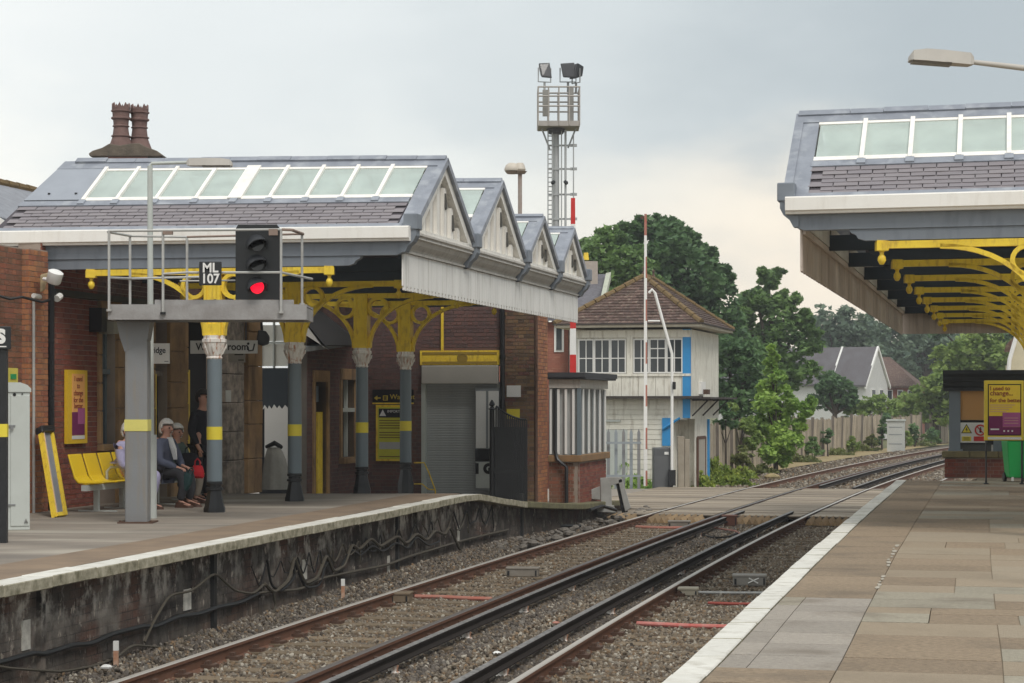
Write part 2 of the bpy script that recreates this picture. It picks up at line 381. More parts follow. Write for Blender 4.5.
class MB:
    def __init__(s): s.v, s.f, s.m = [], [], []
    def quad(s, a, b, c, d, mi=0):
        i = len(s.v); s.v += [tuple(a), tuple(b), tuple(c), tuple(d)]; s.f.append((i, i + 1, i + 2, i + 3)); s.m.append(mi)
    def hexa(s, P, mi=0):
        i = len(s.v); s.v += [tuple(p) for p in P]
        for q in ((0, 3, 2, 1), (4, 5, 6, 7), (0, 1, 5, 4), (1, 2, 6, 5), (2, 3, 7, 6), (3, 0, 4, 7)):
            s.f.append(tuple(i + k for k in q)); s.m.append(mi)
        return s
    def box(s, fr, u0, u1, v0, v1, w0, w1, mi=0):
        return s.hexa([fr.p(u0, v0, w0), fr.p(u1, v0, w0), fr.p(u1, v1, w0), fr.p(u0, v1, w0),
                       fr.p(u0, v0, w1), fr.p(u1, v0, w1), fr.p(u1, v1, w1), fr.p(u0, v1, w1)], mi)
    def prism(s, A, B, mi=0):
        """two matching rings of points, capped"""
        n = len(A); i = len(s.v); s.v += [tuple(p) for p in A] + [tuple(p) for p in B]
        for k in range(n):
            j = (k + 1) % n; s.f.append((i + k, i + j, i + n + j, i + n + k)); s.m.append(mi)
        s.f.append(tuple(i + k for k in range(n))[::-1]); s.m.append(mi)
        s.f.append(tuple(i + n + k for k in range(n))); s.m.append(mi)
        return s
    def tube(s, pts, r, n=8, mi=0, cap=True):
        pts = [Vector(p) for p in pts]
        rs = r if isinstance(r, (list, tuple)) else [r] * len(pts)
        base = len(s.v); up = None
        for k, p in enumerate(pts):
            d = (pts[min(k + 1, len(pts) - 1)] - pts[max(k - 1, 0)]).normalized()
            if up is None: up = Vector((0, 0, 1)) if abs(d.z) < 0.9 else Vector((0, 1, 0))
            a = d.cross(up).normalized(); b = a.cross(d).normalized(); up = b
            for q in range(n):
                t = 2 * math.pi * q / n
                s.v.append(tuple(p + (a * math.cos(t) + b * math.sin(t)) * rs[k]))
        for k in range(len(pts) - 1):
            for q in range(n):
                w = (q + 1) % n; s.f.append((base + k * n + q, base + k * n + w, base + (k + 1) * n + w, base + (k + 1) * n + q)); s.m.append(mi)
        if cap:
            s.f.append(tuple(base + q for q in range(n))[::-1]); s.m.append(mi)
            s.f.append(tuple(base + (len(pts) - 1) * n + q for q in range(n))); s.m.append(mi)
        return s
    def lathe(s, c, prof, n=16, mi=0, axis=None):
        """prof: (radius, height) from the bottom up"""
        c = Vector(c); base = len(s.v)
        Z = Vector(axis).normalized() if axis else Vector((0, 0, 1))
        A = Z.orthogonal().normalized(); B = Z.cross(A)
        for r_, h in prof:
            for q in range(n):
                t = 2 * math.pi * (q + 0.5) / n
                s.v.append(tuple(c + Z * h + (A * math.cos(t) + B * math.sin(t)) * r_))
        for k in range(len(prof) - 1):
            for q in range(n):
                w = (q + 1) % n; s.f.append((base + k * n + q, base + k * n + w, base + (k + 1) * n + w, base + (k + 1) * n + q)); s.m.append(mi)
        s.f.append(tuple(base + q for q in range(n))[::-1]); s.m.append(mi)
        s.f.append(tuple(base + (len(prof) - 1) * n + q for q in range(n))); s.m.append(mi)
        return s
    def mesh(s, mats, off=(0, 0, 0), smooth=False, fix=True):
        me = bpy.data.meshes.new('mesh')
        off = Vector(off)
        me.from_pydata([tuple(Vector(v) - off) for v in s.v], [], s.f)
        for m_ in (mats if isinstance(mats, (list, tuple)) else [mats]): me.materials.append(m_)
        me.polygons.foreach_set('material_index', s.m)
        if smooth: me.polygons.foreach_set('use_smooth', [True] * len(me.polygons))
        if fix:
            bm = bmesh.new(); bm.from_mesh(me); bmesh.ops.recalc_face_normals(bm, faces=bm.faces); bm.to_mesh(me); bm.free()
        if smooth: me.set_sharp_from_angle(angle=R(40))
        me.update()
        return me
    def build(s, name, mats, parent=None, smooth=False, loc=None, fix=True, **kw):
        if not s.v: return None
        if parent is not None: org = wloc(parent)
        elif loc is not None: org = Vector(loc)
        else: org = Vector((0, 0, 0))
        me = s.mesh(mats, org, smooth, fix)
        o = bpy.data.objects.new(name, me)
        COL.objects.link(o)
        if parent is not None: o.parent = parent
        else: o.location = org
        return tag(o, **kw) if kw else o
def piece(name, me, parent, loc):
    o = bpy.data.objects.new(name, me); COL.objects.link(o); o.parent = parent
    o.location = Vector(loc) - wloc(parent)
    return o
def bevel(o, w=0.01, seg=2):
    b = o.modifiers.new('bevel', 'BEVEL'); b.width = w; b.segments = seg; b.limit_method = 'ANGLE'; return o
def text(s, size, o, heading, m, parent, align='CENTER', name='lettering', bold=0.0, xs=1.0):
    cu = bpy.data.curves.new('text', 'FONT')
    cu.body = s; cu.size = size; cu.extrude = 0.002; cu.align_x = align; cu.align_y = 'CENTER'; cu.offset = bold
    cu.materials.append(m)
    tmp = bpy.data.objects.new(name, cu); COL.objects.link(tmp)
    me = bpy.data.meshes.new_from_object(tmp.evaluated_get(bpy.context.evaluated_depsgraph_get()))
    bpy.data.objects.remove(tmp); bpy.data.curves.remove(cu)
    t = bpy.data.objects.new(name, me); COL.objects.link(t)
    t.parent = parent; t.location = Vector(o) - wloc(parent)
    t.rotation_euler = (R(90), 0, heading); t.scale = (xs, 1, 1)
    return t
def brickwork(fr, u0, u1, v0, v1, m, parent, holes=(), L=0.225, H=0.075, proud=0.008, back=None, name='brickwork', w=0.0):
    """courses of separate bricks standing proud of a mortar face; fr: U along, V up, W outwards"""
    mb = MB(); rr = random.Random(int(u0 * 91 + v0 * 17) & 0xffff)
    row = 0; v = v0
    while v < v1 - 0.02:
        vh = min(v + H - 0.010, v1)
        hdr = row % 2
        u = u0 - (0.056 if hdr else 0.0)
        while u < u1:
            l = L / 2 if hdr else L
            a, b = max(u, u0), min(u + l - 0.010, u1)
            if b - a > 0.02:
                segs = [(a, b)]
                for (h0, h1, g0, g1) in holes:
                    if vh > g0 and v < g1:
                        ns = []
                        for (p, q) in segs:
                            if q <= h0 or p >= h1: ns.append((p, q)); continue
                            if p < h0: ns.append((p, h0))
                            if q > h1: ns.append((h1, q))
                        segs = ns
                for (p, q) in segs:
                    if q - p < 0.02: continue
                    d = w + proud + rr.uniform(-0.003, 0.003)
                    i = len(mb.v)
                    mb.v += [tuple(fr.p(*t)) for t in ((p, v, w - .01), (q, v, w - .01), (q, vh, w - .01), (p, vh, w - .01), (p, v, d), (q, v, d), (q, vh, d), (p, vh, d))]
                    for f in ((4, 5, 6, 7), (0, 1, 5, 4), (1, 2, 6, 5), (2, 3, 7, 6), (3, 0, 4, 7)):
                        mb.f.append(tuple(i + k for k in f)); mb.m.append(0)
            u += l
        v += H; row += 1
    o = mb.build(name, m, parent, fix=False)
    if o: tag(o, kind='stuff')
    return o
def copy_tree(o, parent=None):
    c = o.copy(); COL.objects.link(c); c.parent = parent
    for ch in list(o.children): copy_tree(ch, c)
    return c

# ---------------------------------------------------------------- the line of the railway
PC = (-7.11713882, 0.19268315, 9.00885e-4, -7.4957695e-7)
def cx_(Y): return PC[0] + PC[1] * Y + PC[2] * Y * Y + PC[3] * Y ** 3
def csl(Y): return PC[1] + 2 * PC[2] * Y + 3 * PC[3] * Y * Y
def trk(Y, off, z):
    s = csl(Y); q = math.sqrt(1 + s * s)
    return Vector((cx_(Y) + off / q, Y - off * s / q, z))
def interp(pts, Y):
    for (a, b), (c, d) in zip(pts, pts[1:]):
        if Y <= c: return b + (d - b) * (Y - a) / (c - a)
    (a, b), (c, d) = pts[-2:]
    return b + (d - b) * (Y - a) / (c - a)
LE = [(6, -6.65), (16.6, -4.25), (22.86, -2.88), (28, -1.76), (33.6, -0.58), (36.5, 0.32), (40, 1.36), (43.5, 2.2), (46.5, 2.9)]
LZ = [(6, 0), (33.6, 0), (36.5, -0.30), (40, -0.52), (43.5, -0.62), (46.5, -0.75)]
RE = [(4, -0.80), (10.86, .809), (12.36, 1.162), (14.69, 1.69), (20, 2.92), (26.4, 4.44), (39.2, 7.52)]
def lx(Y): return interp(LE, Y)
def lz(Y): return interp(LZ, Y) if Y > 33.6 else 0.0
def rx(Y): return interp(RE, Y)
RAIL_Z, BZ = -0.915, -1.09

# ---------------------------------------------------------------- ground, ballast
mb = MB()
mb.quad((-1500, -300, -1.32), (1500, -300, -1.32), (1500, 2500, -1.32), (-1500, 2500, -1.32))
mb.build('ground', GRASS, kind='structure', fix=False)
mb = MB()
prev = None
for k in range(0, 90):
    Y = 4 + k * 2.2
    SHOULD = .15 if Y < 44 else .0
    prof = [(-3.6, -1.28), (-1.6, BZ + SHOULD), (-0.95, BZ + SHOULD), (-0.3, BZ), (0.75, BZ + .015), (1.9, BZ), (2.5, BZ - .02), (3.1, BZ), (4.2, BZ + .015), (5.6, BZ), (6.6, BZ), (9.0, -1.28)]
    row = [trk(Y, o_, z) for o_, z in prof]
    if prev:
        for a in range(len(row) - 1): mb.quad(prev[a], prev[a + 1], row[a + 1], row[a])
    prev = row
mb.build('ballast_bed', BALL, kind='structure', fix=False)

def gravel(name, P, size, seed, mat_, label=None):
    """loose stones: real instanced lumps on the given points"""
    me = bpy.data.meshes.new(name); me.from_pydata([tuple(p) for p in P], [], [])
    o = bpy.data.objects.new(name, me); COL.objects.link(o)
    g = bpy.data.node_groups.new(name, 'GeometryNodeTree')
    g.interface.new_socket('Geometry', in_out='INPUT', socket_type='NodeSocketGeometry')
    g.interface.new_socket('Geometry', in_out='OUTPUT', socket_type='NodeSocketGeometry')
    N, L = g.nodes, g.links
    gi, go = N.new('NodeGroupInput'), N.new('NodeGroupOutput')
    ico = N.new('GeometryNodeMeshIcoSphere'); ico.inputs['Radius'].default_value = size; ico.inputs['Subdivisions'].default_value = 1
    tr = N.new('GeometryNodeTransform'); tr.inputs['Scale'].default_value = (1.25, 0.9, 0.65)
    L.new(ico.outputs[0], tr.inputs['Geometry'])
    sm = N.new('GeometryNodeSetMaterial'); sm.inputs['Material'].default_value = mat_
    L.new(tr.outputs[0], sm.inputs[0])
    ip = N.new('GeometryNodeInstanceOnPoints')
    L.new(gi.outputs[0], ip.inputs['Points']); L.new(sm.outputs[0], ip.inputs['Instance'])
    rv = N.new('FunctionNodeRandomValue'); rv.data_type = 'FLOAT_VECTOR'
    rv.inputs[0].default_value = (-3, -3, -3); rv.inputs[1].default_value = (3, 3, 3)
    L.new(rv.outputs[0], ip.inputs['Rotation'])
    rs = N.new('FunctionNodeRandomValue'); rs.inputs[2].default_value = 0.55; rs.inputs[3].default_value = 1.4
    rs.inputs['Seed'].default_value = seed
    L.new(rs.outputs[1], ip.inputs['Scale'])
    L.new(ip.outputs[0], go.inputs[0])
    md = o.modifiers.new('stones', 'NODES'); md.node_group = g
    return tag(o, kind='stuff', label=label)
STONES = mat('ballast_stone', (0.20, 0.17, 0.135), 0.9, 0.1, 20, rnd=0.85,
             rndcol=[(0.03, 0.022, 0.016), (0.18, 0.14, 0.095), (0.28, 0.235, 0.18), (0.075, 0.05, 0.033), (0.46, 0.42, 0.35), (0.11, 0.085, 0.062), (0.24, 0.155, 0.085), (0.045, 0.035, 0.028), (0.23, 0.185, 0.135)])
STONED = mat('dark_ballast_stone', (0.12, 0.105, 0.09), 0.9, 0.1, 20, rnd=0.8,
             rndcol=[(0.05, 0.042, 0.036), (0.11, 0.09, 0.075), (0.16, 0.135, 0.11), (0.08, 0.065, 0.055), (0.21, 0.19, 0.165)])
def pts_on(n, y0, y1, o0, o1):
    ys = rng.uniform(y0, y1, n); os_ = rng.uniform(o0, o1, n)
    return [trk(y, o, BZ + 0.012 + rng.normal() * 0.007 + (.15 * min(1, max(0, (-.3 - o) / .65)) if y < 44 else 0)) for y, o in zip(ys, os_)]
P = pts_on(26000, 13, 22, -1.0, 5.2) + pts_on(32000, 22, 34, -1.0, 5.2) + pts_on(20000, 34, 46, -1.0, 5.2)
gravel('track_ballast', P, 0.0225, 3, STONES, 'grey brown stone ballast between the rails')
P = pts_on(3000, 14, 26, -1.1, -.1) + pts_on(3000, 26, 44, -1.1, -.1) + pts_on(8000, 14, 40, 2.9, 3.45) + pts_on(5000, 14, 44, 1.75, 2.3)
gravel('dark_ballast', P, 0.028, 5, STONED, 'dark ballast beside the conductor rails and the platform wall')  # darker stones along the conductor rails and the wall foot
P = [trk(y, o, BZ + .01) for y, o in zip(rng.uniform(55, 110, 14000), rng.uniform(-2.2, 5.8, 14000))]
gravel('far_ballast', P, 0.05, 8, STONES, 'ballast along the curve beyond the level crossing')

# ---------------------------------------------------------------- rails, chairs, sleepers
track = root('railway_track', (0, 20, BZ), kind='structure')
def rail(name, off, y0, y1, mats, kind='run', parent=track, step=1.0, top=RAIL_Z):
    mb = MB()
    if kind == 'run': sec = [(-.07, 0.0), (.07, 0.0), (.07, .012), (.012, .03), (.012, .115), (.035, .13), (.035, .158), (.026, .166), (-.026, .166), (-.035, .158), (-.035, .13), (-.012, .115), (-.012, .03), (-.07, .012)]
    else: sec = [(-.06, 0.0), (.06, 0.0), (.06, .012), (.02, .035), (.02, .07), (.037, .08), (.037, .105), (.032, .11), (-.032, .11), (-.037, .105), (-.037, .08), (-.02, .07), (-.02, .035), (-.06, .012)]
    h = sec[7][1]; n = len(sec); prev = None
    ys = list(np.arange(y0, y1, step)) + [y1]
    for Y in ys:
        row = [trk(Y, off + a, top - h + b) for a, b in sec]
        i = len(mb.v); mb.v += [tuple(p) for p in row]
        if prev is not None:
            for k in range(n):
                j = (k + 1) % n
                mb.f.append((prev + k, prev + j, i + j, i + k)); mb.m.append(1 if k == 7 or k in (6, 8) else 0)
        prev = i
    mb.f.append(tuple(range(n))); mb.m.append(0)
    mb.f.append(tuple(prev + k for k in range(n))[::-1]); mb.m.append(0)
    return mb.build(name, mats, parent)
for off, t in ((0, RAILT), (1.505, RAILD), (3.40, RAILT), (4.905, RAILT)):
    rail('rail', off, 8, 175, [RAILR, t])
rail('conductor_rail', 1.905, 9, 45.0, [CRAIL, CRAILT], 'con', top=RAIL_Z + .045)
rail('conductor_rail', 2.99, 9, 45.0, [CRAIL, CRAILT], 'con', top=RAIL_Z + .045)
rail('conductor_rail', 1.905, 58.5, 170, [CRAIL, CRAILT], 'con', top=RAIL_Z + .045)
rail('conductor_rail', 2.99, 57.5, 170, [CRAIL, CRAILT], 'con', top=RAIL_Z + .045)
cm = MB(); cm.box(Fr((0, 0, 0)), -.15, .15, -.07, .07, -.02, .035)
cm.box(Fr((0, 0, 0)), .045, .09, -.04, .04, .035, .07); cm.box(Fr((0, 0, 0)), -.09, -.045, -.04, .04, .035, .07)
chair_me = cm.mesh(RUST)
sm_ = MB(); sm_.box(Fr((0, 0, 0)), -1.25, 1.25, -.125, .125, -.06, .018); sleeper_me = sm_.mesh(SLEEP)
nch = 0
for cen in (0.752, 4.152):
    Y = 13.0 if cen < 2 else 10
    while Y < 48:
        h = -math.atan(csl(Y))
        c = trk(Y, cen, BZ + (.015 if cen < 2 else .004) + random.uniform(-.008, .006))
        o = piece('sleeper', sleeper_me, track, c); o.rotation_euler = (0, 0, h)
        for d in (-.7525, .7525):
            o = piece('rail_chair', chair_me, track, trk(Y, cen + d, BZ + .03)); o.rotation_euler = (0, 0, h); nch += 1
        Y += 0.65
# insulator pots under the conductor rails
im = MB(); im.lathe((0, 0, 0), [(.07, 0), (.07, .03), (.045, .04), (.06, .09), (.03, .13)], 10); ins_me = im.mesh(IRONW, smooth=True)
for off in (1.905, 2.99):
    Y = 14
    while Y < 45: piece('insulator_pot', ins_me, track, trk(Y, off, BZ)); Y += 2.8

# ---------------------------------------------------------------- left platform
pl = root('left_platform', (-6, 24, 0), kind='structure')
ys = list(np.arange(6, 33.6, 1.2)) + [33.6, 35, 36.5, 38, 40, 42, 43.5, 46.5]
mb = MB()
for a, b in zip(ys, ys[1:]):
    mb.quad((lx(a) - 1.05, a, lz(a)), (lx(b) - 1.05, b, lz(b)), (-30, b, lz(b)), (-30, a, lz(a)))
mb.build('platform_surface', TARM, pl, fix=False)
mb = MB()
for a, b in zip(ys, ys[1:]):
    if a >= 36: break
    mb.quad((lx(a) - .28, a, lz(a)), (lx(b) - .28, b, lz(b)), (lx(b) - 1.05, b, lz(b)), (lx(a) - 1.05, a, lz(a)))
mb.build('edge_strip', TARB, pl, fix=False)
mb = MB()
for a, b in zip(ys, ys[1:]):
    if a < 36: continue
    mb.quad((lx(a) - .02, a, lz(a)), (lx(b) - .02, b, lz(b)), (lx(b) - 1.05, b, lz(b)), (lx(a) - 1.05, a, lz(a)))
mb.build('ramp_surface', MOSS, pl, fix=False)
def run_wall(xf, zf, y0, y1, inset, mats, parent, name, step=1.0, depth=1.5, top=-0.10, sign=-1):
    mb = MB(); Ys = list(np.arange(y0, y1, step)) + [y1]
    for a, b in zip(Ys, Ys[1:]):
        xa, xb = xf(a) + sign * inset, xf(b) + sign * inset
        mb.quad((xa, a, -1.4), (xb, b, -1.4), (xb, b, zf(b) + top), (xa, a, zf(a) + top))
        mb.quad((xa, a, zf(a) + top), (xb, b, zf(b) + top), (xb + sign * .6, b, zf(b) + top), (xa + sign * .6, a, zf(a) + top))
    return mb.build(name, mats, parent, fix=False)
WIN = .21
run_wall(lx, lz, 6, 46.5, WIN, PWALL, pl, 'platform_wall')
# coping stones, each 0.9 m long with a chipped face
def coping(xf, zf, y, ylen, wid, thick, parent, mats, sign, rr):
    mb = MB()
    g = .003; y0, y1 = y + g, y + ylen - g
    j = rr.uniform(-.003, .003); dz = rr.uniform(-.004, .004)
    x0, x1 = xf(y0) + j, xf(y1) + j
    z0, z1 = zf(y0) + dz, zf(y1) + dz
    s = sign * wid
    P = [(x0, y0, z0 - thick), (x1, y1, z1 - thick), (x1 + s, y1, z1 - thick), (x0 + s, y0, z0 - thick),
         (x0, y0, z0), (x1, y1, z1), (x1 + s, y1, z1), (x0 + s, y0, z0)]
    i = len(mb.v); mb.v += P
    for k, q in enumerate(((0, 3, 2, 1), (4, 5, 6, 7), (0, 1, 5, 4), (1, 2, 6, 5), (2, 3, 7, 6), (3, 0, 4, 7))):
        mb.f.append(tuple(i + t for t in q)); mb.m.append(0 if k == 1 else 1)
    o = mb.build('coping_stone', mats, parent)
    bevel(o, .008, 1)
    return o
rr = random.Random(3); y = 8.0
while y < 36.2:
    n = .88 + rr.uniform(-.05, .06)
    coping(lx, lz, y, n, .29, .105, pl, [COPE, COPEF], -1, rr); y += n
mb = MB()   # brick courses of the face, in low relief
W = Fr((0, 0, 0))
for yy in np.arange(14.5, 46, .236):
    for r_ in range(11):
        z0 = -.20 - .082 * r_ + lz(yy)
        if z0 < -1.12: continue
        y0 = yy + (0.118 if r_ % 2 else 0); y1 = y0 + .224
        xa, xb = lx(y0) - WIN, lx(y1) - WIN; d = .001 + rr.uniform(0, .004)
        za, zb = z0, z0 + .072
        i = len(mb.v)
        mb.v += [(xa - .01, y0, za), (xb - .01, y1, za), (xb - .01, y1, zb), (xa - .01, y0, zb), (xa + d, y0, za), (xb + d, y1, za), (xb + d, y1, zb), (xa + d, y0, zb)]
        for f in ((4, 5, 6, 7), (0, 1, 5, 4), (1, 2, 6, 5), (2, 3, 7, 6), (3, 0, 4, 7)): mb.f.append(tuple(i + k for k in f)); mb.m.append(0)
PWB = mat('grimy_wall_brick', (0.115, 0.095, 0.08), 0.92, 0.25, 2.4, col2=(0.03, 0.026, 0.023), blotch=0.95, rnd=0.22, island=True, bump=0.5, bscale=40,
          rndcol=[(0.04, 0.034, 0.03), (0.10, 0.05, 0.036), (0.055, 0.046, 0.04), (0.085, 0.068, 0.058), (0.035, 0.032, 0.03)],
          streak=((0.16, 0.075, 0.05), (.8, .8, 0.9), 0.7))
def weep(m_, z_hi, z_lo, col, amt, scale=(5, 5, .9), lo=.5, hi=.62):
    n, l = m_.node_tree.nodes, m_.node_tree.links
    b = n['Principled BSDF']; src = b.inputs['Base Color'].links[0].from_socket
    t = n.new('ShaderNodeTexCoord'); sp = n.new('ShaderNodeSeparateXYZ'); l.new(t.outputs['Object'], sp.inputs[0])
    mr = n.new('ShaderNodeMapRange'); mr.interpolation_type = 'SMOOTHSTEP'; mr.inputs['From Min'].default_value = z_lo; mr.inputs['From Max'].default_value = z_hi
    l.new(sp.outputs[2], mr.inputs['Value'])
    mp = n.new('ShaderNodeMapping'); mp.inputs['Scale'].default_value = scale; l.new(t.outputs['Object'], mp.inputs[0])
    nn = n.new('ShaderNodeTexNoise'); nn.inputs['Scale'].default_value = 1.0; nn.inputs['Detail'].default_value = 7; nn.inputs['Roughness'].default_value = .65; l.new(mp.outputs[0], nn.inputs['Vector'])
    r_ = n.new('ShaderNodeMapRange'); r_.inputs['From Min'].default_value = lo; r_.inputs['From Max'].default_value = hi; r_.inputs['To Max'].default_value = amt; l.new(nn.outputs[0], r_.inputs['Value'])
    mu = n.new('ShaderNodeMath'); mu.operation = 'MULTIPLY'; l.new(mr.outputs[0], mu.inputs[0]); l.new(r_.outputs[0], mu.inputs[1])
    mx = n.new('ShaderNodeMixRGB'); mx.inputs[2].default_value = (*col, 1); l.new(mu.outputs[0], mx.inputs[0]); l.new(src, mx.inputs[1]); l.new(mx.outputs[0], b.inputs['Base Color'])
for m_ in (PWB, PWALL):
    weep(m_, 5, -5, (0.23, 0.205, 0.175), 1.4, (1.8, 1.8, 1.1), .50, .64)
    weep(m_, -.12, -.62, (0.62, 0.58, 0.51), .95, (3.5, 3.5, 2.6), .47, .58)
    weep(m_, 5, -5, (0.014, 0.012, 0.011), 1.6, (.9, .9, .7), .50, .60)
    weep(m_, 5, -5, (0.46, 0.40, 0.33), 1.6, (8, 8, 4.5), .60, .66)
    weep(m_, -1.15, -.75, (0.21, 0.165, 0.12), .8, (1.5, 1.5, 2), .40, .62)
    weep(m_, 1, 0, (0.2, 0.085, 0.06), .0)
tag(mb.build('brickwork', PWB, pl, fix=False), kind='stuff')
# lime stains, white marks and piers of the platform wall
def wall_patch(name, m_, y0, y1, z0, z1, d=.02):
    mb = MB(); xa, xb = lx(y0) - WIN, lx(y1) - WIN
    mb.hexa([(xa - .02, y0, z0), (xb - .02, y1, z0), (xb + d, y1, z0), (xa + d, y0, z0), (xa - .02, y0, z1), (xb - .02, y1, z1), (xb + d, y1, z1), (xa + d, y0, z1)])
    return mb.build(name, m_, pl)
def Yedge(px):   # depth at which the left platform edge crosses an image column
    lo, hi = 8, 46
    for _ in range(40):
        m_ = (lo + hi) / 2
        if 512 + 2000 * (lx(m_) - WIN) / m_ < px: lo = m_
        else: hi = m_
    return lo
def zpx(Y, py): return E + (HY - py) * Y / FP
for x0, x1, t, b in ((21, 29, 621, 651), (183, 190, 590, 611), (302, 306, 560, 580), (387, 389, 556, 575), (457, 459, 526, 541)):
    y0, y1 = Yedge(x0), Yedge(x1)
    wall_patch('whitewash_mark', mat('faded_whitewash', (0.58, 0.56, 0.50), .8, .2, 12, col2=(.25, .23, .2), blotch=.7), y0, y1, zpx(y0, b), zpx(y0, t), .014)
for k, x in enumerate((36, 210, 258, 395, 413, 520)):
    y0 = Yedge(x); wall_patch('wall_joint', CABLK if k % 2 else PWALL, y0, y0 + .09, -1.2, -.14, .045)
# ---------------------------------------------------------------- right platform
pr = root('right_platform', (5, 20, 0), kind='structure')
mb = MB()
ys = list(np.arange(4, 39.5, 1.5)) + [39.5]
for a, b in zip(ys, ys[1:]):
    mb.quad((rx(a) + .05, a, -.035), (30, a, -.035), (30, b, -.035), (rx(b) + .05, b, -.035))
    mb.quad((rx(a) + .08, a, -1.4), (rx(a) + .08, a, -.09), (rx(b) + .08, b, -.09), (rx(b) + .08, b, -1.4))
mb.prism([(9.0, 39.5, -1.4), (30, 39.5, -1.4), (30, 47, -1.4), (11.6, 47, -1.4)], [(9.0, 39.5, -.035), (30, 39.5, -.035), (30, 47, -.035), (11.6, 47, -.035)])
mb.quad((rx(39.5) + .08, 39.5, -1.4), (30, 39.5, -1.4), (30, 39.5, -.04), (rx(39.5) + .08, 39.5, -.04))
mb.build('platform_bed', GAP, pr, fix=False)
mb = MB(); ys2 = list(np.arange(4, 39.5, 2)) + [39.4]
for a, b in zip(ys2, ys2[1:]): mb.quad((rx(a) + 1.5, a, -.007), (30, a, -.007), (30, b, -.007), (rx(b) + 1.5, b, -.007))
mb.build('outer_paving', SLAB, pr, fix=False)
mb = MB(); mb.prism([(9.3, 40, -.034), (30, 40, -.034), (30, 47, -.034), (11.7, 47, -.034)], [(9.3, 40, 0), (30, 40, 0), (30, 47, 0), (11.7, 47, 0)])
mb.build('shelter_paving', SLABS, pr, fix=False)
rr = random.Random(5); y = 5.0
while y < 39.4:
    n = min(.88 + rr.uniform(-.06, .06), 39.5 - y)
    if n < .2: break
    coping(rx, lambda q: 0.004, y, n, .20, .12, pr, [COPE, COPEF], 1, rr); y += n
# the slabs: courses across the platform, random joints, each one a stone of its own
HR = .236
def RS(s, b, z): return Vector((rx(s - .22 * b) + b * .973 if False else rx(s) + b, s - .22 * b, z))
def slab(s0, s1, b0, b1, m_, dz=0):
    g = .0035
    A = [RS(s0 + g, b0 + g, 0), RS(s1 - g, b0 + g, 0), RS(s1 - g, b1 - g, 0), RS(s0 + g, b1 - g, 0)]
    mb = MB()
    mb.prism([(p.x, p.y, -.04) for p in A], [(p.x, p.y, dz) for p in A])
    return mb.build('paving_slab', m_, pr)
def inview(s, b):
    p = RS(s, b, 0)
    return p.y > 8 and p.x / p.y * 2000 < 530 
s = 8.4; row = 0
cols0 = [.255, .47, 1.32]
while s < 39.3:
    d = rr.choice((.42, .6, .6, .75)) if s < 20 else rr.choice((.6, .75, .9, .9))
    if s + d > 39.3: d = 39.4 - s
    # the slabs next to the edge
    grey = 11.4 < s + d / 2 < 15.9
    if grey:
        slab(s, s + d, .205, .37, SLABG if rr.random() < .6 else SLABS, rr.uniform(-.001, .001)); slab(s, s + d, .37, .87, SLABG, rr.uniform(-.001, .001))
    else:
        slab(s, s + d, .205, .87, SLABB, rr.uniform(-.0015, .0015))
    b = .87
    while b < 9 and inview(s + d, b):
        w = rr.choice((.45, .6, .9, .9)) if s < 22 else rr.choice((.9, 1.2, 1.8))
        q = rr.random()
        m_ = SLABB if q < .38 else SLAB if q < .90 else SLABS
        if s < 10.6: m_ = SLABB if q < .5 else SLAB
        slab(s, s + d, b, b + w, m_, rr.uniform(-.0015, .0015)); b += w
    s += d; row += 1

m = MB(); r8 = random.Random(2)
for k in range(16):
    f = k / 15; px_, py_ = 896 - f * 18 + r8.uniform(-1.5, 1.5), 546 + f * 42
    if .5 < f < .68: continue
    c_ = at(px_, py_, E * FP / (py_ - HY)); w_ = r8.uniform(.012, .03)
    q_ = [(c_.x + w_ * math.cos(a) * r8.uniform(.6, 1.3) + .24 * math.sin(a) * w_ * 5, c_.y + w_ * 6 * math.sin(a) * r8.uniform(.7, 1.2)) for a in [2 * math.pi * t / 9 for t in range(9)]]
    m.prism([(a, b, .004) for a, b in q_], [(a, b, .007) for a, b in q_])
m.build('paint_splashes', mat('old_paint_marks', (.48, .45, .38), .9, .2, 14, col2=(.3, .25, .19), blotch=.8), pr)

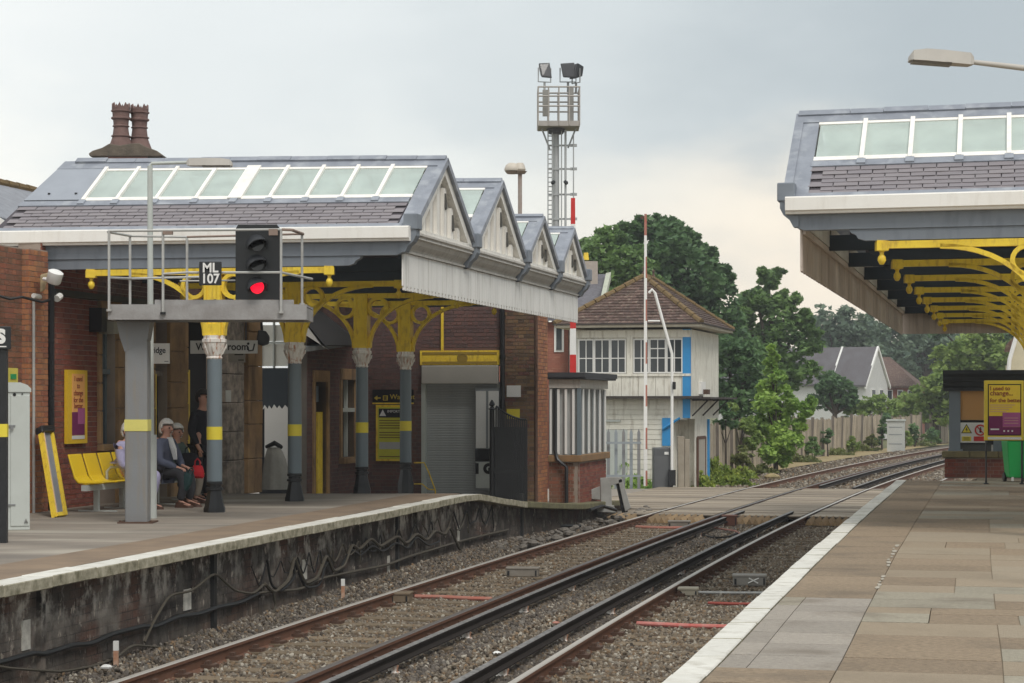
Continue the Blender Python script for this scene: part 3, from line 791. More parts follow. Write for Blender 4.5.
# ---------------------------------------------------------------- platform canopies
def frL(a, b, z): return (.246 * a - 8.07 - b, a + .2 * b, z + b * max(0.0, z - (E + 1.9)) * .0095)
def frR(a, b, z): return (.25 * a - 2.645 + b, a - .28 * b, z)
FL, FR_ = FnFr(frL), FnFr(frR)
def arcpts(b0, sgn, n=12):
    """underside curve of a spandrel, from the bar's tip side down to the column: (b, z below bar top)"""
    out = []
    for k in range(n + 1):
        t = math.pi / 2 * k / n
        out.append((b0 + sgn * (1.22 - 1.09 * math.sin(t)), -.93 + .86 * math.cos(t)))
    return out
def canopy(fr, vals, ridges, bend, bars, widebar, cols, label, name='platform_canopy', gables=True, slate_b=99, cb=2.79, arms=(1.66, 1.66), eave_x=0.0):
    t = root(name, fr.p(vals[0], 2.79, 0), label, 'canopy')
    ZV = E + 2.42
    prv = rr
    for i in range(len(vals) - 1):
        ar, zr = (vals[i] + vals[i + 1]) / 2, ridges[i]
        for side, av in (('f', vals[i]), ('r', vals[i + 1])):
            def S(u, b, n=0.0, av=av, ar=ar, zr=zr):
                if abs(b - bend) < .0101: b = b + eave_x * max(0, u)
                a = ar + (av - ar) * u; z = zr + (ZV - zr) * u
                l = math.hypot(av - ar, zr - ZV); 
                return fr.p(a + (av - ar) / abs(av - ar) * n * (zr - ZV) / l, b, z + n * abs(av - ar) / l)
            def strip(nm, m_, u0, u1, b0, b1, n0, n1):
                m = MB(); m.hexa([S(u0, b0, n0), S(u1, b0, n0), S(u1, b1, n0), S(u0, b1, n0), S(u0, b0, n1), S(u1, b0, n1), S(u1, b1, n1), S(u0, b1, n1)])
                return m.build(nm, m_, t)
            strip('ridge_lead', LEAD, -.01, .11, -.02, bend, 0, .034)
            if side == 'f':
                b = -.02
                while b < bend - .2 and b < (9 if i == 0 else 1.5):
                    w_ = rr.uniform(.38, .62); strip('ridge_roll', LEAD, -.03, .028, b, min(b + w_, bend), .02, .058 + rr.uniform(-.006, .010)); b += w_ + .006
                if i == 0:
                    for bb in bars[1:]: strip('glazing_clip', LEADP, .60, .655, bb - .05, bb + .05, .03, .05)
            strip('flashing', LEAD, .60, .665, .22, bend, 0, .03)
            strip('slate_bed', SLATED, .665, 1.0, .22, bend, -.03, .0)
            strip('verge_lead', LEAD, -.01, 1.0, -.05, .05, -.05, .035)
            strip('verge_lead', LEAD, .03, 1.0, .05, bars[0], -.04, .02)
            if bars[-1] < bend - .1:
                strip('lead_panel', LEADP, .115, .585, bars[-1] + .05, bend - .01, -.02, .034)
                if side == 'f' and i == 0:
                    for bb in (bars[-1] + .18, bend - .15): MB().lathe(S(.50, bb, .034), [(.02, 0), (.02, .02)], 8).build('bolt', BLACK, t)
            strip('eave_lead', LEAD, .985, 1.06, -.04, bend, -.02, .03)
            if side == 'r' and i > 0 and False: continue
            # glazing: cill, head, bars, one pane between each pair
            strip('glazing_cill', WHT, .555, .60, bars[0], bars[-1], -.01, .035)
            strip('glazing_head', WHT, .11, .14, bars[0], bars[-1], -.01, .03)
            for k, b in enumerate(bars):
                if b > bend: break
                hw = .10 if k == widebar else .026
                if k == 0: continue
                strip('glazing_bar', WHT, .10, .60, b - hw, b + hw, .0, .055)
            for b0, b1 in zip(bars, bars[1:]):
                if i > 0 and b0 > 2.5: break
                strip('glass_pane', GLASS, .14, .555, b0 + .02, b1 - .02, .012, .02)
            # slates
            if side == 'f' and (i == 0 or slate_b > 90):
                lim0 = bend if i == 0 else 1.2
                Lh = math.hypot(av - ar, zr - ZV)
                A0, A1 = S(.7, 1.0), S(.9, 1.0); D = (A1 - A0).normalized()
                Bd = (S(.7, 2.0) - S(.7, 1.0)); Nn = D.cross(Bd).normalized()
                if Nn.z < 0: Nn = -Nn
                sw, sg = .285, .090
                m = MB(); hw = sw / 2 - .006
                m.hexa([Bd * -hw - D * .07 , Bd * hw - D * .07, Bd * hw + D * .055 + Nn * .010, Bd * -hw + D * .055 + Nn * .010,
                        Bd * -hw - D * .07 + Nn * .006, Bd * hw - D * .07 + Nn * .006, Bd * hw + D * .055 + Nn * .019, Bd * -hw + D * .055 + Nn * .019])
                me = m.mesh(SLATE)
                rows = int(.335 * Lh / sg)
                for r_ in range(rows + 1):
                    u = .665 + (.05 + r_ * sg) / Lh
                    if u > .99: break
                    b = .22 + sw / 2 + (sw / 2 if r_ % 2 else 0)
                    if r_ % 2:   # half slate at the verge
                        pass
                    lim = lim0 - .14 + (eave_x * u if i == 0 else 0)
                    while b < lim:
                        p = S(u, b, .004 + rr.uniform(-.002, .003))
                        o = piece('slate', me, t, p)
                        b += sw
            elif i > 0:
                strip('slate_slope', SLATEF, .665, .985, .22, bend, .0, .02)
        # gable front
        if gables:
            v0, v1 = vals[i] + .12, vals[i + 1] - .10
            m = MB(); m.prism([fr.p(v0, .10, ZV - .03), fr.p(v1, .10, ZV - .03), fr.p(ar, .10, zr - .10)], [fr.p(v0, .16, ZV - .03), fr.p(v1, .16, ZV - .03), fr.p(ar, .16, zr - .10)])
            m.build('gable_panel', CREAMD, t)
            m = MB(); th = .13
            for va in (v0, v1):
                sg_ = 1 if va > ar else -1
                d = Vector((va - ar, ZV - .03 - zr + .10)); l = d.length; nx, nz_ = -d.y / l * sg_ * th, 0
                A = (ar, zr - .05); B = (va + sg_ * .03, ZV - .06)
                off = (0, -th * l / abs(d.x))
                m.hexa([fr.p(A[0], .0, A[1] + off[1]), fr.p(B[0] - sg_ * th * 1.6, .0, B[1]), fr.p(B[0], .0, B[1]), fr.p(A[0], .0, A[1]),
                        fr.p(A[0], .10, A[1] + off[1]), fr.p(B[0] - sg_ * th * 1.6, .10, B[1]), fr.p(B[0], .10, B[1]), fr.p(A[0], .10, A[1])])
            m.box(fr, v0, v1, .0, .10, ZV - .09, ZV - .02)
            m.build('barge_board', CREAM, t)
            n = 8 if i < 2 else 6
            for k in range(n):
                a = v0 + .22 + (v1 - v0 - .44) * k / (n - 1)
                top = zr - .24 - abs(a - ar) * (zr - ZV) / (v1 - ar)
                if top < ZV + .1: continue
                m = MB(); m.box(fr, a - .065, a + .065, .05, .10, ZV - .02, top); m.build('gable_board', CREAM, t)
            for k in range(2):
                a = ar + .16 + k * (v1 - ar) * .26
                zt = zr - .36 - (a - ar) * (zr - ZV) / (v1 - ar)
                if zt - .30 < ZV - .02: zt = ZV + .30
                m = MB(); m.prism([fr.p(a - .02, .03, zt - .18), fr.p(a, .03, zt - .22), fr.p(a + .07, .03, zt - .20), fr.p(a + .01, .03, zt + .02), fr.p(a - .01, .03, zt + .02)],
                                  [fr.p(a - .02, .06, zt - .18), fr.p(a, .06, zt - .22), fr.p(a + .07, .06, zt - .20), fr.p(a + .01, .06, zt + .02), fr.p(a - .01, .06, zt + .02)])
                m.build('louvre_slot', mat('louvre_shadow', (0.10, 0.095, 0.085), .8), t)
        # cornice under the gable
        m = MB()
        prof = [(.0, 2.36), (-.03, 2.34), (-.03, 2.31), (.0, 2.29), (-.01, 2.26), (.03, 2.25), (.06, 2.19), (.12, 2.13), (.14, 2.10), (.11, 2.09), (.11, 2.06), (.22, 2.06), (.22, 2.36)]
        m.prism([fr.p(vals[i] + .1, b, E + z) for b, z in prof], [fr.p(vals[i + 1] - .1, b, E + z) for b, z in prof])
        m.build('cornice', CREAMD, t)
    # gutter ends, valley beams
    for i, a in enumerate(vals):
        m = MB(); m.box(fr, a - .11, a + .11, -.10, .10, E + 2.36, E + 2.58); o = m.build('gutter_end', GREYB, t); bevel(o, .015)
        prof = [(-.07, 2.36), (-.07, 2.28), (-.03, 2.20), (.04, 2.14), (.08, 2.06), (.14, 2.06), (.14, 2.36)]
        m = MB(); m.prism([fr.p(a - .09, b, E + z) for b, z in prof], [fr.p(a + .09, b, E + z) for b, z in prof]); m.build('gutter_bracket', GREYB, t)
        if i < 5 and gables: m = MB(); m.box(fr, a + .12, a + .16, -.03, .01, E + 2.42, E + 2.58); m.build('stained_flashing', YEL, t)
        z0 = 2.04 if i else 2.02
        prof = [(.10, 2.22), (.10, 2.06), (.20, 2.02), (bend, 2.02), (bend, 2.22)]
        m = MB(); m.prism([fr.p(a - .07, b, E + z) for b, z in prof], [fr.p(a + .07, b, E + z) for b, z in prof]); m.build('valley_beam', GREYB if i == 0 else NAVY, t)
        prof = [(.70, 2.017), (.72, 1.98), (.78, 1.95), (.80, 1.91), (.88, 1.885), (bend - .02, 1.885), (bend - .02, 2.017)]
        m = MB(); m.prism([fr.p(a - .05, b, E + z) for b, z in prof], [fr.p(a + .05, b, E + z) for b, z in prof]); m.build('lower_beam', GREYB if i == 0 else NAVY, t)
    a = vals[0]
    m = MB()
    prof = [(-.19, 2.405), (-.20, 2.39), (-.20, 2.245), (-.17, 2.23), (-.16, 2.205), (-.075, 2.205), (-.075, 2.405)]
    m.prism([fr.p(a + p, .0, E + z) for p, z in prof], [fr.p(a + p, bend + eave_x, E + z) for p, z in prof]); m.build('gutter_board', WHT, t)
    # valance: one row of boards with pointed feet along the platform edge, and across the far end
    m = MB(); n = int((vals[-1] - vals[0] - .1) / (.17 if gables else .30)); w_ = (vals[-1] - vals[0] - .1) / n
    for k in range(n):
        a0 = vals[0] + .05 + k * w_; a1 = a0 + w_ - .004; mid = (a0 + a1) / 2; d = rr.uniform(0, .004)
        g_ = .028 if gables else .004; q = [(a0, 2.055), (a0, 1.605), (a0 + g_, 1.60), (a0 + g_, 1.55), (mid, 1.54), (a1 - g_, 1.55), (a1 - g_, 1.60), (a1, 1.605), (a1, 2.055)]
        m.prism([fr.p(u, .145 - d, E + z) for u, z in q], [fr.p(u, .17 - d, E + z) for u, z in q])
    o = m.build('valance_boards', [VAL if gables else VALB], t, fix=True); tag(o, kind='stuff')
    m = MB()
    if not gables: m.box(fr, vals[-1] + .105, vals[-1] + .12, .14, bend, E + 1.57, E + 2.35)
    for k in range(int((bend - .2) / .14) if not gables else 0):
        b0 = .18 + k * .14; a = vals[-1] + .08
        m.box(fr, a, a + .022, b0, b0 + .134, E + 1.56, E + 2.3)
    if not gables: tag(m.build('end_valance_boards', [VALB], t), kind='stuff')
    # far lining of the valance: a plain rail
    m = MB(); m.box(fr, vals[0] + .02, vals[-1] - .02, .18, .21, E + 1.98, E + 2.05); m.build('valance_rail', NAVY if gables else VALB, t)
    # columns with their spandrel brackets
    TOP = E + 1.875
    for a in cols:
        c = fr.p(a, cb, 0)
        m = MB(); m.lathe(c, [(.155, -.35), (.155, .05), (.14, .09), (.105, .26), (.10, .30), (.125, .31), (.125, .34), (.10, .35), (.10, .38), (.12, .39), (.12, .42), (.085, .44)], 8, mi=1)
        m.lathe(c, [(.108, .43), (.104, 2.16)], 14, mi=0)
        col = m.build('column', [COLB, BLACK], t, smooth=True)
        m = MB(); m.lathe(c, [(.1095, 1.01), (.1095, 1.19)], 14); m.build('yellow_band', YELB, col, smooth=True)
        m = MB(); m.lathe(c, [(.108, 2.13), (.118, 2.15), (.105, 2.17), (.12, 2.21), (.152, 2.31), (.165, 2.36), (.175, 2.365), (.175, 2.41), (.155, 2.415), (.155, 2.46)], 8)
        for q in range(8):
            th = 2 * math.pi * q / 8
            m.tube([c + Vector((math.cos(th) * .11, math.sin(th) * .11, 2.2)), c + Vector((math.cos(th) * .15, math.sin(th) * .15, 2.30)), c + Vector((math.cos(th) * .165, math.sin(th) * .165, 2.34)), c + Vector((math.cos(th) * .16, math.sin(th) * .16, 2.28))], [.012, .016, .014, .008], 5)
        m.build('capital', IRONW, col, smooth=True)
        m = MB()
        m.box(fr, a - .10, a + .10, cb - .125, cb + .125, 2.455, 2.62)
        m.box(fr, a - .08, a + .08, cb - .11, cb + .11, 2.62, TOP - .02)
        for sb in (-1, 1): m.box(fr, a - .10, a + .10, cb + sb * .095 - .02, cb + sb * .095 + .02, 2.62, TOP - .02)
        m.build('column_head', YEL, t)
        for sg_ in (-1, 1):
            m = MB(); th = .045
            b0 = cb
            m.box(fr, a - th, a + th, min(b0, b0 + sg_ * (arms[0] if sg_ < 0 else arms[1])), max(b0, b0 + sg_ * (arms[0] if sg_ < 0 else arms[1])), TOP - .085, TOP)
            A = arcpts(b0, sg_)
            for (p0, z0), (p1, z1) in zip(A, A[1:]):
                dx, dz = p1 - p0, z1 - z0; l = math.hypot(dx, dz); nx, nz_ = dz / l * .028, -dx / l * .028
                m.hexa([fr.p(a - th, p0 - nx, TOP + z0 - nz_), fr.p(a - th, p1 - nx, TOP + z1 - nz_), fr.p(a - th, p1 + nx, TOP + z1 + nz_), fr.p(a - th, p0 + nx, TOP + z0 + nz_),
                        fr.p(a + th, p0 - nx, TOP + z0 - nz_), fr.p(a + th, p1 - nx, TOP + z1 - nz_), fr.p(a + th, p1 + nx, TOP + z1 + nz_), fr.p(a + th, p0 + nx, TOP + z0 + nz_)])
            rc, rz, ro, ri = b0 + sg_ * .285, TOP - .245, .185, .132
            N = 20
            for k in range(N):
                t0, t1 = 2 * math.pi * k / N, 2 * math.pi * (k + 1) / N
                Q = lambda aa, r_, tt: fr.p(aa, rc + r_ * math.cos(tt), rz + r_ * math.sin(tt))
                m.hexa([Q(a - th, ri, t0), Q(a - th, ro, t0), Q(a - th, ro, t1), Q(a - th, ri, t1), Q(a + th, ri, t0), Q(a + th, ro, t0), Q(a + th, ro, t1), Q(a + th, ri, t1)])
            m.build('bracket', YEL, t)
            m = MB(); e = fr.p(a, b0 + sg_ * ((arms[0] if sg_ < 0 else arms[1]) + .03), 0); e.z = TOP
            m.lathe(e, [(.02, -.27), (.03, -.26), (.05, -.22), (.045, -.18), (.025, -.155), (.025, -.13), (.045, -.11)], 8)
            m.box(Fr(e), -.07, .07, -.065, .065, -.11, -.012); m.box(Fr(e), -.065, .065, -.06, .06, -.015, .01)
            m.build('pendant', YEL, t, smooth=True)
    return t
VL = [27.3, 30.45, 33.7, 36.2, 38.6]
canopy(FL, VL, [E + 3.50, E + 3.53, E + 3.23, E + 3.24], 5.74, [.2, .70, 1.2, 1.71, 2.24, 2.75, 3.32, 3.91, 4.5, 5.0], 5, VL[:4],
       'four gabled station canopy with white scalloped valance over the left platform', arms=(1.60, 1.76), eave_x=.30)
VR = [23.5 + 3.1 * k for k in range(8)]
canopy(FR_, VR, [E + 3.585] * 7, 7.5, [.24 + .55 * k for k in range(13)], -1, VR,
       'canopy over the right platform showing its bare board underside and yellow brackets', gables=False, slate_b=50, cb=2.92, arms=(1.83, 1.66))

# ---------------------------------------------------------------- left station building
HW = math.atan2(1, .246)
def LP(a, b, z): return Vector(frL(a, b, E)) + Vector((0, 0, z - E))
def wallab(px, b): s = (px - 512) / 2000; return (8.07 + b + .2 * s * b) / (.246 - s)
def wallpt(px, py, b):
    a = wallab(px, b); Y = a + .2 * b
    return a, E + (HY - py) * Y / FP
SL = math.hypot(.246, 1)
sb = root('station_building', LP(27, 5.23, 0), 'red brick station building with stone framed openings under the left canopy', 'station building')
WB = 5.23
o0 = LP(20, WB, 0)
fw = face_fr(o0, HW)              # U along the wall away from the camera, W out over the platform
def ua(a): return (a - 20) * SL
def wu(px, b=WB): return ua(wallab(px, b))
def wz(px, py, b=WB): return wallpt(px, py, b)[1]
AEND = wallab(258.5, WB)
# openings: (x0, x1, ytop, ybottom, kind)
ops = [(99.5, 115, 318, 446, 'window'), (153, 167, 322, 500, 'door'), (187, 218, 322, 500, 'door'), (236, 243, 330, 500, 'door')]
holes = []
for x0, x1, yt, yb, k in ops:
    u0, u1 = wu(x0), wu(x1); holes.append((u0, u1, (.9 if k == 'window' else -.1), wz((x0 + x1) / 2, yt)))
m = MB()
edges = [ua(20)] + [e for h in holes for e in h[:2]] + [ua(AEND)]
edges = edges[:1] + [wu(41)] + [wu(41)] + edges[1:]
for k in range(0, len(edges), 2): m.box(fw, edges[k], edges[k + 1], -.1, 3.66 if k == 0 else 3.86, -.35, .0)
for h in holes:
    m.box(fw, h[0], h[1], h[3], 3.86, -.35, .0)
    if h[2] > 0: m.box(fw, h[0], h[1], -.1, h[2], -.35, .0)
m.build('wall', MORT, sb)
hz = [(h[0] - .02, h[1] + .02, h[2], h[3]) for h in holes]
brickwork(fw, ua(20), wu(22), -.1, 3.65, BRICKM, sb)
brickwork(fw, wu(41), wu(97), -.1, 3.86, BRICK, sb, holes=hz)
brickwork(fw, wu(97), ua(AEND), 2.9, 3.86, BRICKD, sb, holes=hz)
m = MB(); m.box(fw, wu(22), wu(41), -.1, 3.66, .0, .10); m.build('pier_core', MORT, sb)
brickwork(fw, wu(22), wu(41), -.1, 3.66, BRICKO, sb, w=.10, L=.21)
fpf = face_fr(LP(20 + (wu(22)) / SL, WB, 0), HW - math.pi / 2)
brickwork(Fr(fw.p(wu(22), 0, .0), fw.W, fw.V, -fw.U), 0, .10, -.1, 3.66, BRICKO, sb)
# stone dressings
for x0, x1, yt, zz, ws in ((96.5, 99.5, 312, .9, .06), (115, 152, 312, -.1, .07), (167, 182, 312, -.1, .07), (219, 236, 320, -.1, .16), (243.5, 257.5, 320, -.1, .10), (182, 187, 322, -.1, .03)):
    u0, u1 = wu(x0), wu(x1); zt = wz((x0 + x1) / 2, yt)
    z = zz
    rs_ = random.Random(int(x0)); k = 0
    while z < zt - .05:
        h = min(rs_.choice((.42, .5, .62)), zt - z); m = MB()
        m.box(fw, u0 + rs_.uniform(0, .01), u1, z + .004, z + h - .004, -.03, ws + rs_.uniform(-.006, .006))
        o = m.build('stone_block', STONEG if x0 == 219 else STONE, sb); bevel(o, .012, 1); z += h; k += 1
for (h, x0, x1) in ((holes[0], 96, 116), (holes[1], 150, 169), (holes[2], 184, 219)):
    m = MB(); m.box(fw, h[0] - .08, h[1] + .08, h[3], h[3] + .28, -.02, .08); o = m.build('stone_lintel', STONE, sb); bevel(o, .012, 1)
m = MB(); m.box(fw, holes[0][0] - .1, holes[0][1] + .1, .80, .90, -.02, .11); o = m.build('stone_sill', STONE, sb); bevel(o, .01, 1)
for h in holes:
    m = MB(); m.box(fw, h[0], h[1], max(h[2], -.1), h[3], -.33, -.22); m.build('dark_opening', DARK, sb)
m = MB(); h = holes[0]
for u in (h[0] + .02, (h[0] + h[1]) / 2, h[1] - .06): m.box(fw, u, u + .05, h[2], h[3], -.20, -.13)
m.box(fw, h[0], h[1], wz(107, 374), wz(107, 369), -.21, -.08)
m.build('window_frame', COLB, sb)
m = MB(); h = holes[1]; m.box(fw, h[0] + .02, h[0] + .12, -.1, wz(155, 374), -.15, .01); m.box(fw, h[0] + .13, h[1] - .02, -.1, wz(155, 374), -.2, -.15, 1)
m.build('door', [YEL, BLACK], sb)
m = MB(); m.box(fw, h[0], h[1], wz(155, 376), wz(155, 371), -.21, -.06); m.build('transom', STONEG, sb)
m = MB(); h = holes[2]; m.box(fw, h[0] + .02, h[0] + .10, -.1, wz(190, 370), -.15, .01); m.box(fw, h[0] + .13, h[0] + .20, -.1, h[3], -.2, -.10, 1)
m.build('door_frame', [YEL, COLB], sb)
# string course, cable tray and soffit strip at the wall head
m = MB(); m.box(fw, wu(48), wu(248), 3.05, 3.14, .0, .12); m.build('cable_tray', BLACK, sb)
m = MB(); m.box(fw, wu(43), ua(AEND), 3.86, 3.94, -.3, .10); m.build('wall_plate', GREYB, sb)
# parapet front below the gutter's left end
# second block: slightly forward, faces the camera at its far end
B2 = 4.72
A2 = wallab(307, B2)
o2 = LP(A2, B2, 0); f2 = face_fr(o2, HW)
def u2(px): return (wallab(px, B2) - A2) * SL
a_end = wallab(366, B2)
opn = [(u2(314), u2(326), -.8, wz(320, 382, B2)), (u2(341), u2(354), .45, wz(348, 380, B2))]
m = MB(); us = [0] + [e for h in opn for e in h[:2]] + [(a_end - A2) * SL]
for k in range(0, len(us), 2): m.box(f2, us[k], us[k + 1], -.8, 3.9, -.3, 0)
for h in opn:
    m.box(f2, h[0], h[1], h[3], 3.9, -.3, 0)
    if h[2] > 0: m.box(f2, h[0], h[1], -.8, h[2], -.3, 0)
m.build('annexe_wall', MORTD, sb)
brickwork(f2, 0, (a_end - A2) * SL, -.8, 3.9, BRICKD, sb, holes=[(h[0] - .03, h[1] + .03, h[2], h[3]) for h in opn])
for h, xa in zip(opn, (0, 1)):
    m = MB(); m.box(f2, h[0] - .1, h[1] + .1, h[3], h[3] + .22, -.02, .05); o = m.build('stone_lintel', STONE, sb); bevel(o, .01, 1)
    for u in (h[0] - .12, h[1] + .0):
        m = MB(); m.box(f2, u, u + .12, max(h[2], -.8), h[3], -.25, .04); m.build('stone_jamb', STONE, sb)
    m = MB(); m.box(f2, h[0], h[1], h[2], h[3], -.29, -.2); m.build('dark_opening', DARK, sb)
m = MB(); h = opn[1]; m.box(f2, h[0] - .15, h[1] + .15, h[2] - .12, h[2], -.02, .12); o = m.build('stone_sill', STONE, sb)
m = MB(); m.box(f2, h[0], h[1], wz(348, 412, B2), wz(348, 408, B2), -.2, .02)
for u in (h[0] + .03, h[1] - .08): m.box(f2, u, u + .05, h[2], h[3], -.19, -.12)
m.build('window_frame', LGREY, sb)
m = MB(); h = opn[0]; m.box(f2, h[1] - .35, h[1] - .05, -.8, wz(325, 412, B2), -.12, -.05); m.build('open_door', YEL, sb)
m = MB(); m.box(f2, h[0] + .1, h[0] + .6, wz(318, 402, B2), wz(318, 386, B2), -.15, -.12); m.build('fanlight', COLB, sb)
# end wing facing the camera: shutter, pier, gate side
YW = 40.0
wc = Vector((at(537, 403, YW).x, YW, 0))
HWG = -.197
fg = face_fr(wc, HWG)            # U to the right, origin at the wing's right corner
def gu(px):      # u on the wing face for an image column
    s = (px - 512) / 2000; ux, uy = fg.U.x, fg.U.y
    return (s * wc.y - wc.x) / (ux - s * uy)
def gz(px, py): u = gu(px); return E + (HY - py) * (wc.y + fg.U.y * u) / FP
wing = root('entrance_wing', wc, 'sooty brick entrance wing with a roller shutter at the end of the left platform', 'building')
us0, us1 = gu(421.5), gu(501)
m = MB()
m.box(fg, gu(362), us0, -1.2, 3.95, -.35, 0); m.box(fg, us1, 0, -1.2, 3.95, -.35, 0); m.box(fg, us0, us1, gz(460, 366), 3.95, -.35, 0)
m.box(Fr(wc, fg.U, fg.V, -fg.W), -.35, 0, -1.2, 3.95, .35, 1.15)
m.build('wall', MORTD, wing)
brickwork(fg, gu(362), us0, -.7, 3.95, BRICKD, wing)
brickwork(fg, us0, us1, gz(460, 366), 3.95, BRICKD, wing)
PIERB = mat('mottled_pier_brick', (0.19, 0.12, 0.07), 0.9, 0.2, 3, rnd=0.75, island=True, bump=0.4, bscale=50,
            rndcol=[(0.10, 0.06, 0.05), (0.20, 0.12, 0.06), (0.07, 0.05, 0.04), (0.24, 0.16, 0.09), (0.14, 0.05, 0.05), (0.17, 0.11, 0.07)], streak=((0.05, 0.05, 0.035), (1.5, 1.5, 0.5), 0.6))
brickwork(fg, us1 + .08, 0, -.7, 3.95, PIERB, wing)
fs = Fr(wc, -fg.W, fg.V, fg.U)   # side face toward the track
brickwork(fs, 0, 1.15, -1.1, 3.95, BRICKO, wing)
# stained rounded arris
m = MB(); m.tube([fg.p(-.02, -.6, .0), fg.p(-.02, 3.9, .0)], .035, 8); m.build('worn_corner', RUST, wing)
m = MB(); m.box(fg, us0 + .02, us1 - .04, gz(460, 384), gz(460, 365.5), -.02, .10); o = m.build('shutter_box', SHBX, wing); bevel(o, .015)
sh = root('roller_shutter', fg.p(us0, -.6, -.1)); sh.parent = wing; sh.location = Vector(sh.location) - wloc(wing)
z = -.6; zt = gz(460, 384)
ms_ = MB(); ms_.prism([(0, 0, 0), (0, -.005, .008), (0, -.005, .04), (0, 0, .048)], [tuple(fg.U * (us1 - us0 - .04) + Vector(q)) for q in ((0, 0, 0), (0, -.005, .008), (0, -.005, .04), (0, 0, .048))])
lath = ms_.mesh(SHUT)
while z < zt: piece('shutter_lath', lath, sh, fg.p(us0 + .02, z, -.12)); z += .05
m = MB(); m.box(fg, us0 - .0, us0 + .08, -.6, zt, -.13, .02); m.box(fg, us1 - .08, us1, -.6, zt, -.13, .02); m.build('guide_rail', LGREY, wing)
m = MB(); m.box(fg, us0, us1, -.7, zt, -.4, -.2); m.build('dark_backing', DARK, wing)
m = MB(); m.box(fg, us0 - .02, us1 - .02, gz(460, 365), gz(460, 350.5), .0, .05); 
m.box(fg, us0 + .03, us1 - .07, gz(460, 364), gz(460, 361.5), .05, .06, 1); m.box(fg, us0 + .03, us1 - .07, gz(460, 354.5), gz(460, 352), .05, .06, 1)
o = m.build('yellow_fascia', [YEL, mat('fascia_ochre', (0.35, 0.24, 0.04), 0.6)], wing)
m = MB(); m.lathe(fg.p(gu(463), gz(463, 358), .05), [(.11, 0), (.11, .012), (.08, .014), (.08, .006)], 20, axis=fg.W); m.build('round_emblem', mat('fascia_ochre', (0.35, 0.24, 0.04)), wing)
m = MB(); m.box(fg, gu(441.5), gu(444), gz(442, 351), 3.6, .02, .05); m.build('hanging_rod', YEL, wing)
m = MB(); m.tube([fg.p(gu(503), -.6, .06), fg.p(gu(503), 3.95, .06)], .05, 10); 
for zz in (.4, 1.4, 2.4, 3.2): m.tube([fg.p(gu(503), zz, .06), fg.p(gu(503), zz + .08, .06)], .062, 10)
m.build('downpipe', BLACK, wing, smooth=True)
def panel(name, fr, u0, u1, v0, v1, w0, w1, m_, parent): 
    q = MB(); q.box(fr, u0, u1, v0, v1, w0, w1); return q.build(name, m_, parent)
# notice on the pier
t = root('white_notice', fg.p(gu(514), gz(514, 391), .02), 'small white notice fixed high on the mottled brick pier', 'sign')
panel('plate', fg, gu(507), gu(521), gz(514, 397), gz(514, 385.5), .015, .03, SIGNW, t)
t = root('yellow_notice', fg.p(gu(514), gz(514, 413), .02), 'small yellow notice below the white one on the brick pier', 'sign')
panel('plate', fg, gu(507), gu(520), gz(514, 419), gz(514, 409), .015, .03, YELB, t)
# white information board in front of the shutter's right end
t = root('information_board', fg.p(gu(488), -.5, .1), 'tall white information board with a black band before the grey shutter', 'notice board')
panel('board', fg, gu(476), gu(500), gz(488, 490), gz(488, 388), .02, .05, AGREY, t)
panel('paper', fg, gu(476.5), gu(486.5), gz(488, 448), gz(488, 391), .055, .065, SIGNW, t)
panel('paper', fg, gu(489), gu(499.5), gz(488, 448), gz(488, 391), .055, .065, SIGNW, t)
panel('band', fg, gu(476), gu(500), gz(488, 461), gz(488, 449), .055, .067, INK, t)
panel('paper', fg, gu(476.5), gu(499.5), gz(488, 488), gz(488, 462), .055, .065, LGREY, t)
text('I', .26, fg.p(gu(477.8), gz(477, 469), .07), HWG, INK, t, bold=.02)
text('G', .26, fg.p(gu(489), gz(489, 469), .07), HWG, INK, t, bold=.02)
# way out sign and warning poster on the wing
t = root('way_out_sign', fg.p(gu(392), gz(392, 397), .02), 'black way out sign with yellow lettering above the yellow warning poster', 'sign')
panel('plate', fg, gu(373), gu(414), gz(392, 402.5), gz(392, 389.5), .01, .04, INK, t)
panel('rim', fg, gu(373), gu(414), gz(392, 404), gz(392, 402.6), .01, .045, YEL, t)
yt_ = mat('sign_yellow_ink', (0.62, 0.46, 0.05), 0.5)
text('Way out', .145, fg.p(gu(390.5), gz(392, 397), .045), HWG, yt_, t, align='LEFT')
m = MB(); z_ = gz(378, 398); u_ = gu(374.6)
m.box(fg, u_ + .06, u_ + .14, z_ - .012, z_ + .012, .045, .05); m.prism([fg.p(u_, z_, .045), fg.p(u_ + .07, z_ - .05, .045), fg.p(u_ + .07, z_ + .05, .045)], [fg.p(u_, z_, .05), fg.p(u_ + .07, z_ - .05, .05), fg.p(u_ + .07, z_ + .05, .05)])
m.build('arrow', yt_, t)
m = MB(); u_ = gu(383.5)
m.box(fg, u_, u_ + .1, z_ - .05, z_ + .05, .042, .046); m.box(fg, u_ + .02, u_ + .08, z_ + .005, z_ + .035, .046, .05, 1); m.box(fg, u_ + .02, u_ + .08, z_ - .035, z_ - .005, .046, .05, 1)
m.build('pictogram', [yt_, INK], t)
t = root('warning_poster', fg.p(gu(393), gz(393, 430), .02), 'yellow framed warning poster with a black heading behind the rightmost column', 'poster')
panel('frame', fg, gu(376.5), gu(411), gz(393, 461), gz(393, 405), .01, .05, YEL, t)
panel('sheet', fg, gu(378.5), gu(409), gz(393, 459), gz(393, 407), .051, .056, mat('poster_lime', (0.62, 0.60, 0.06), 0.6), t)
panel('heading', fg, gu(379.5), gu(408), gz(393, 417.5), gz(393, 408.5), .057, .061, INK, t)
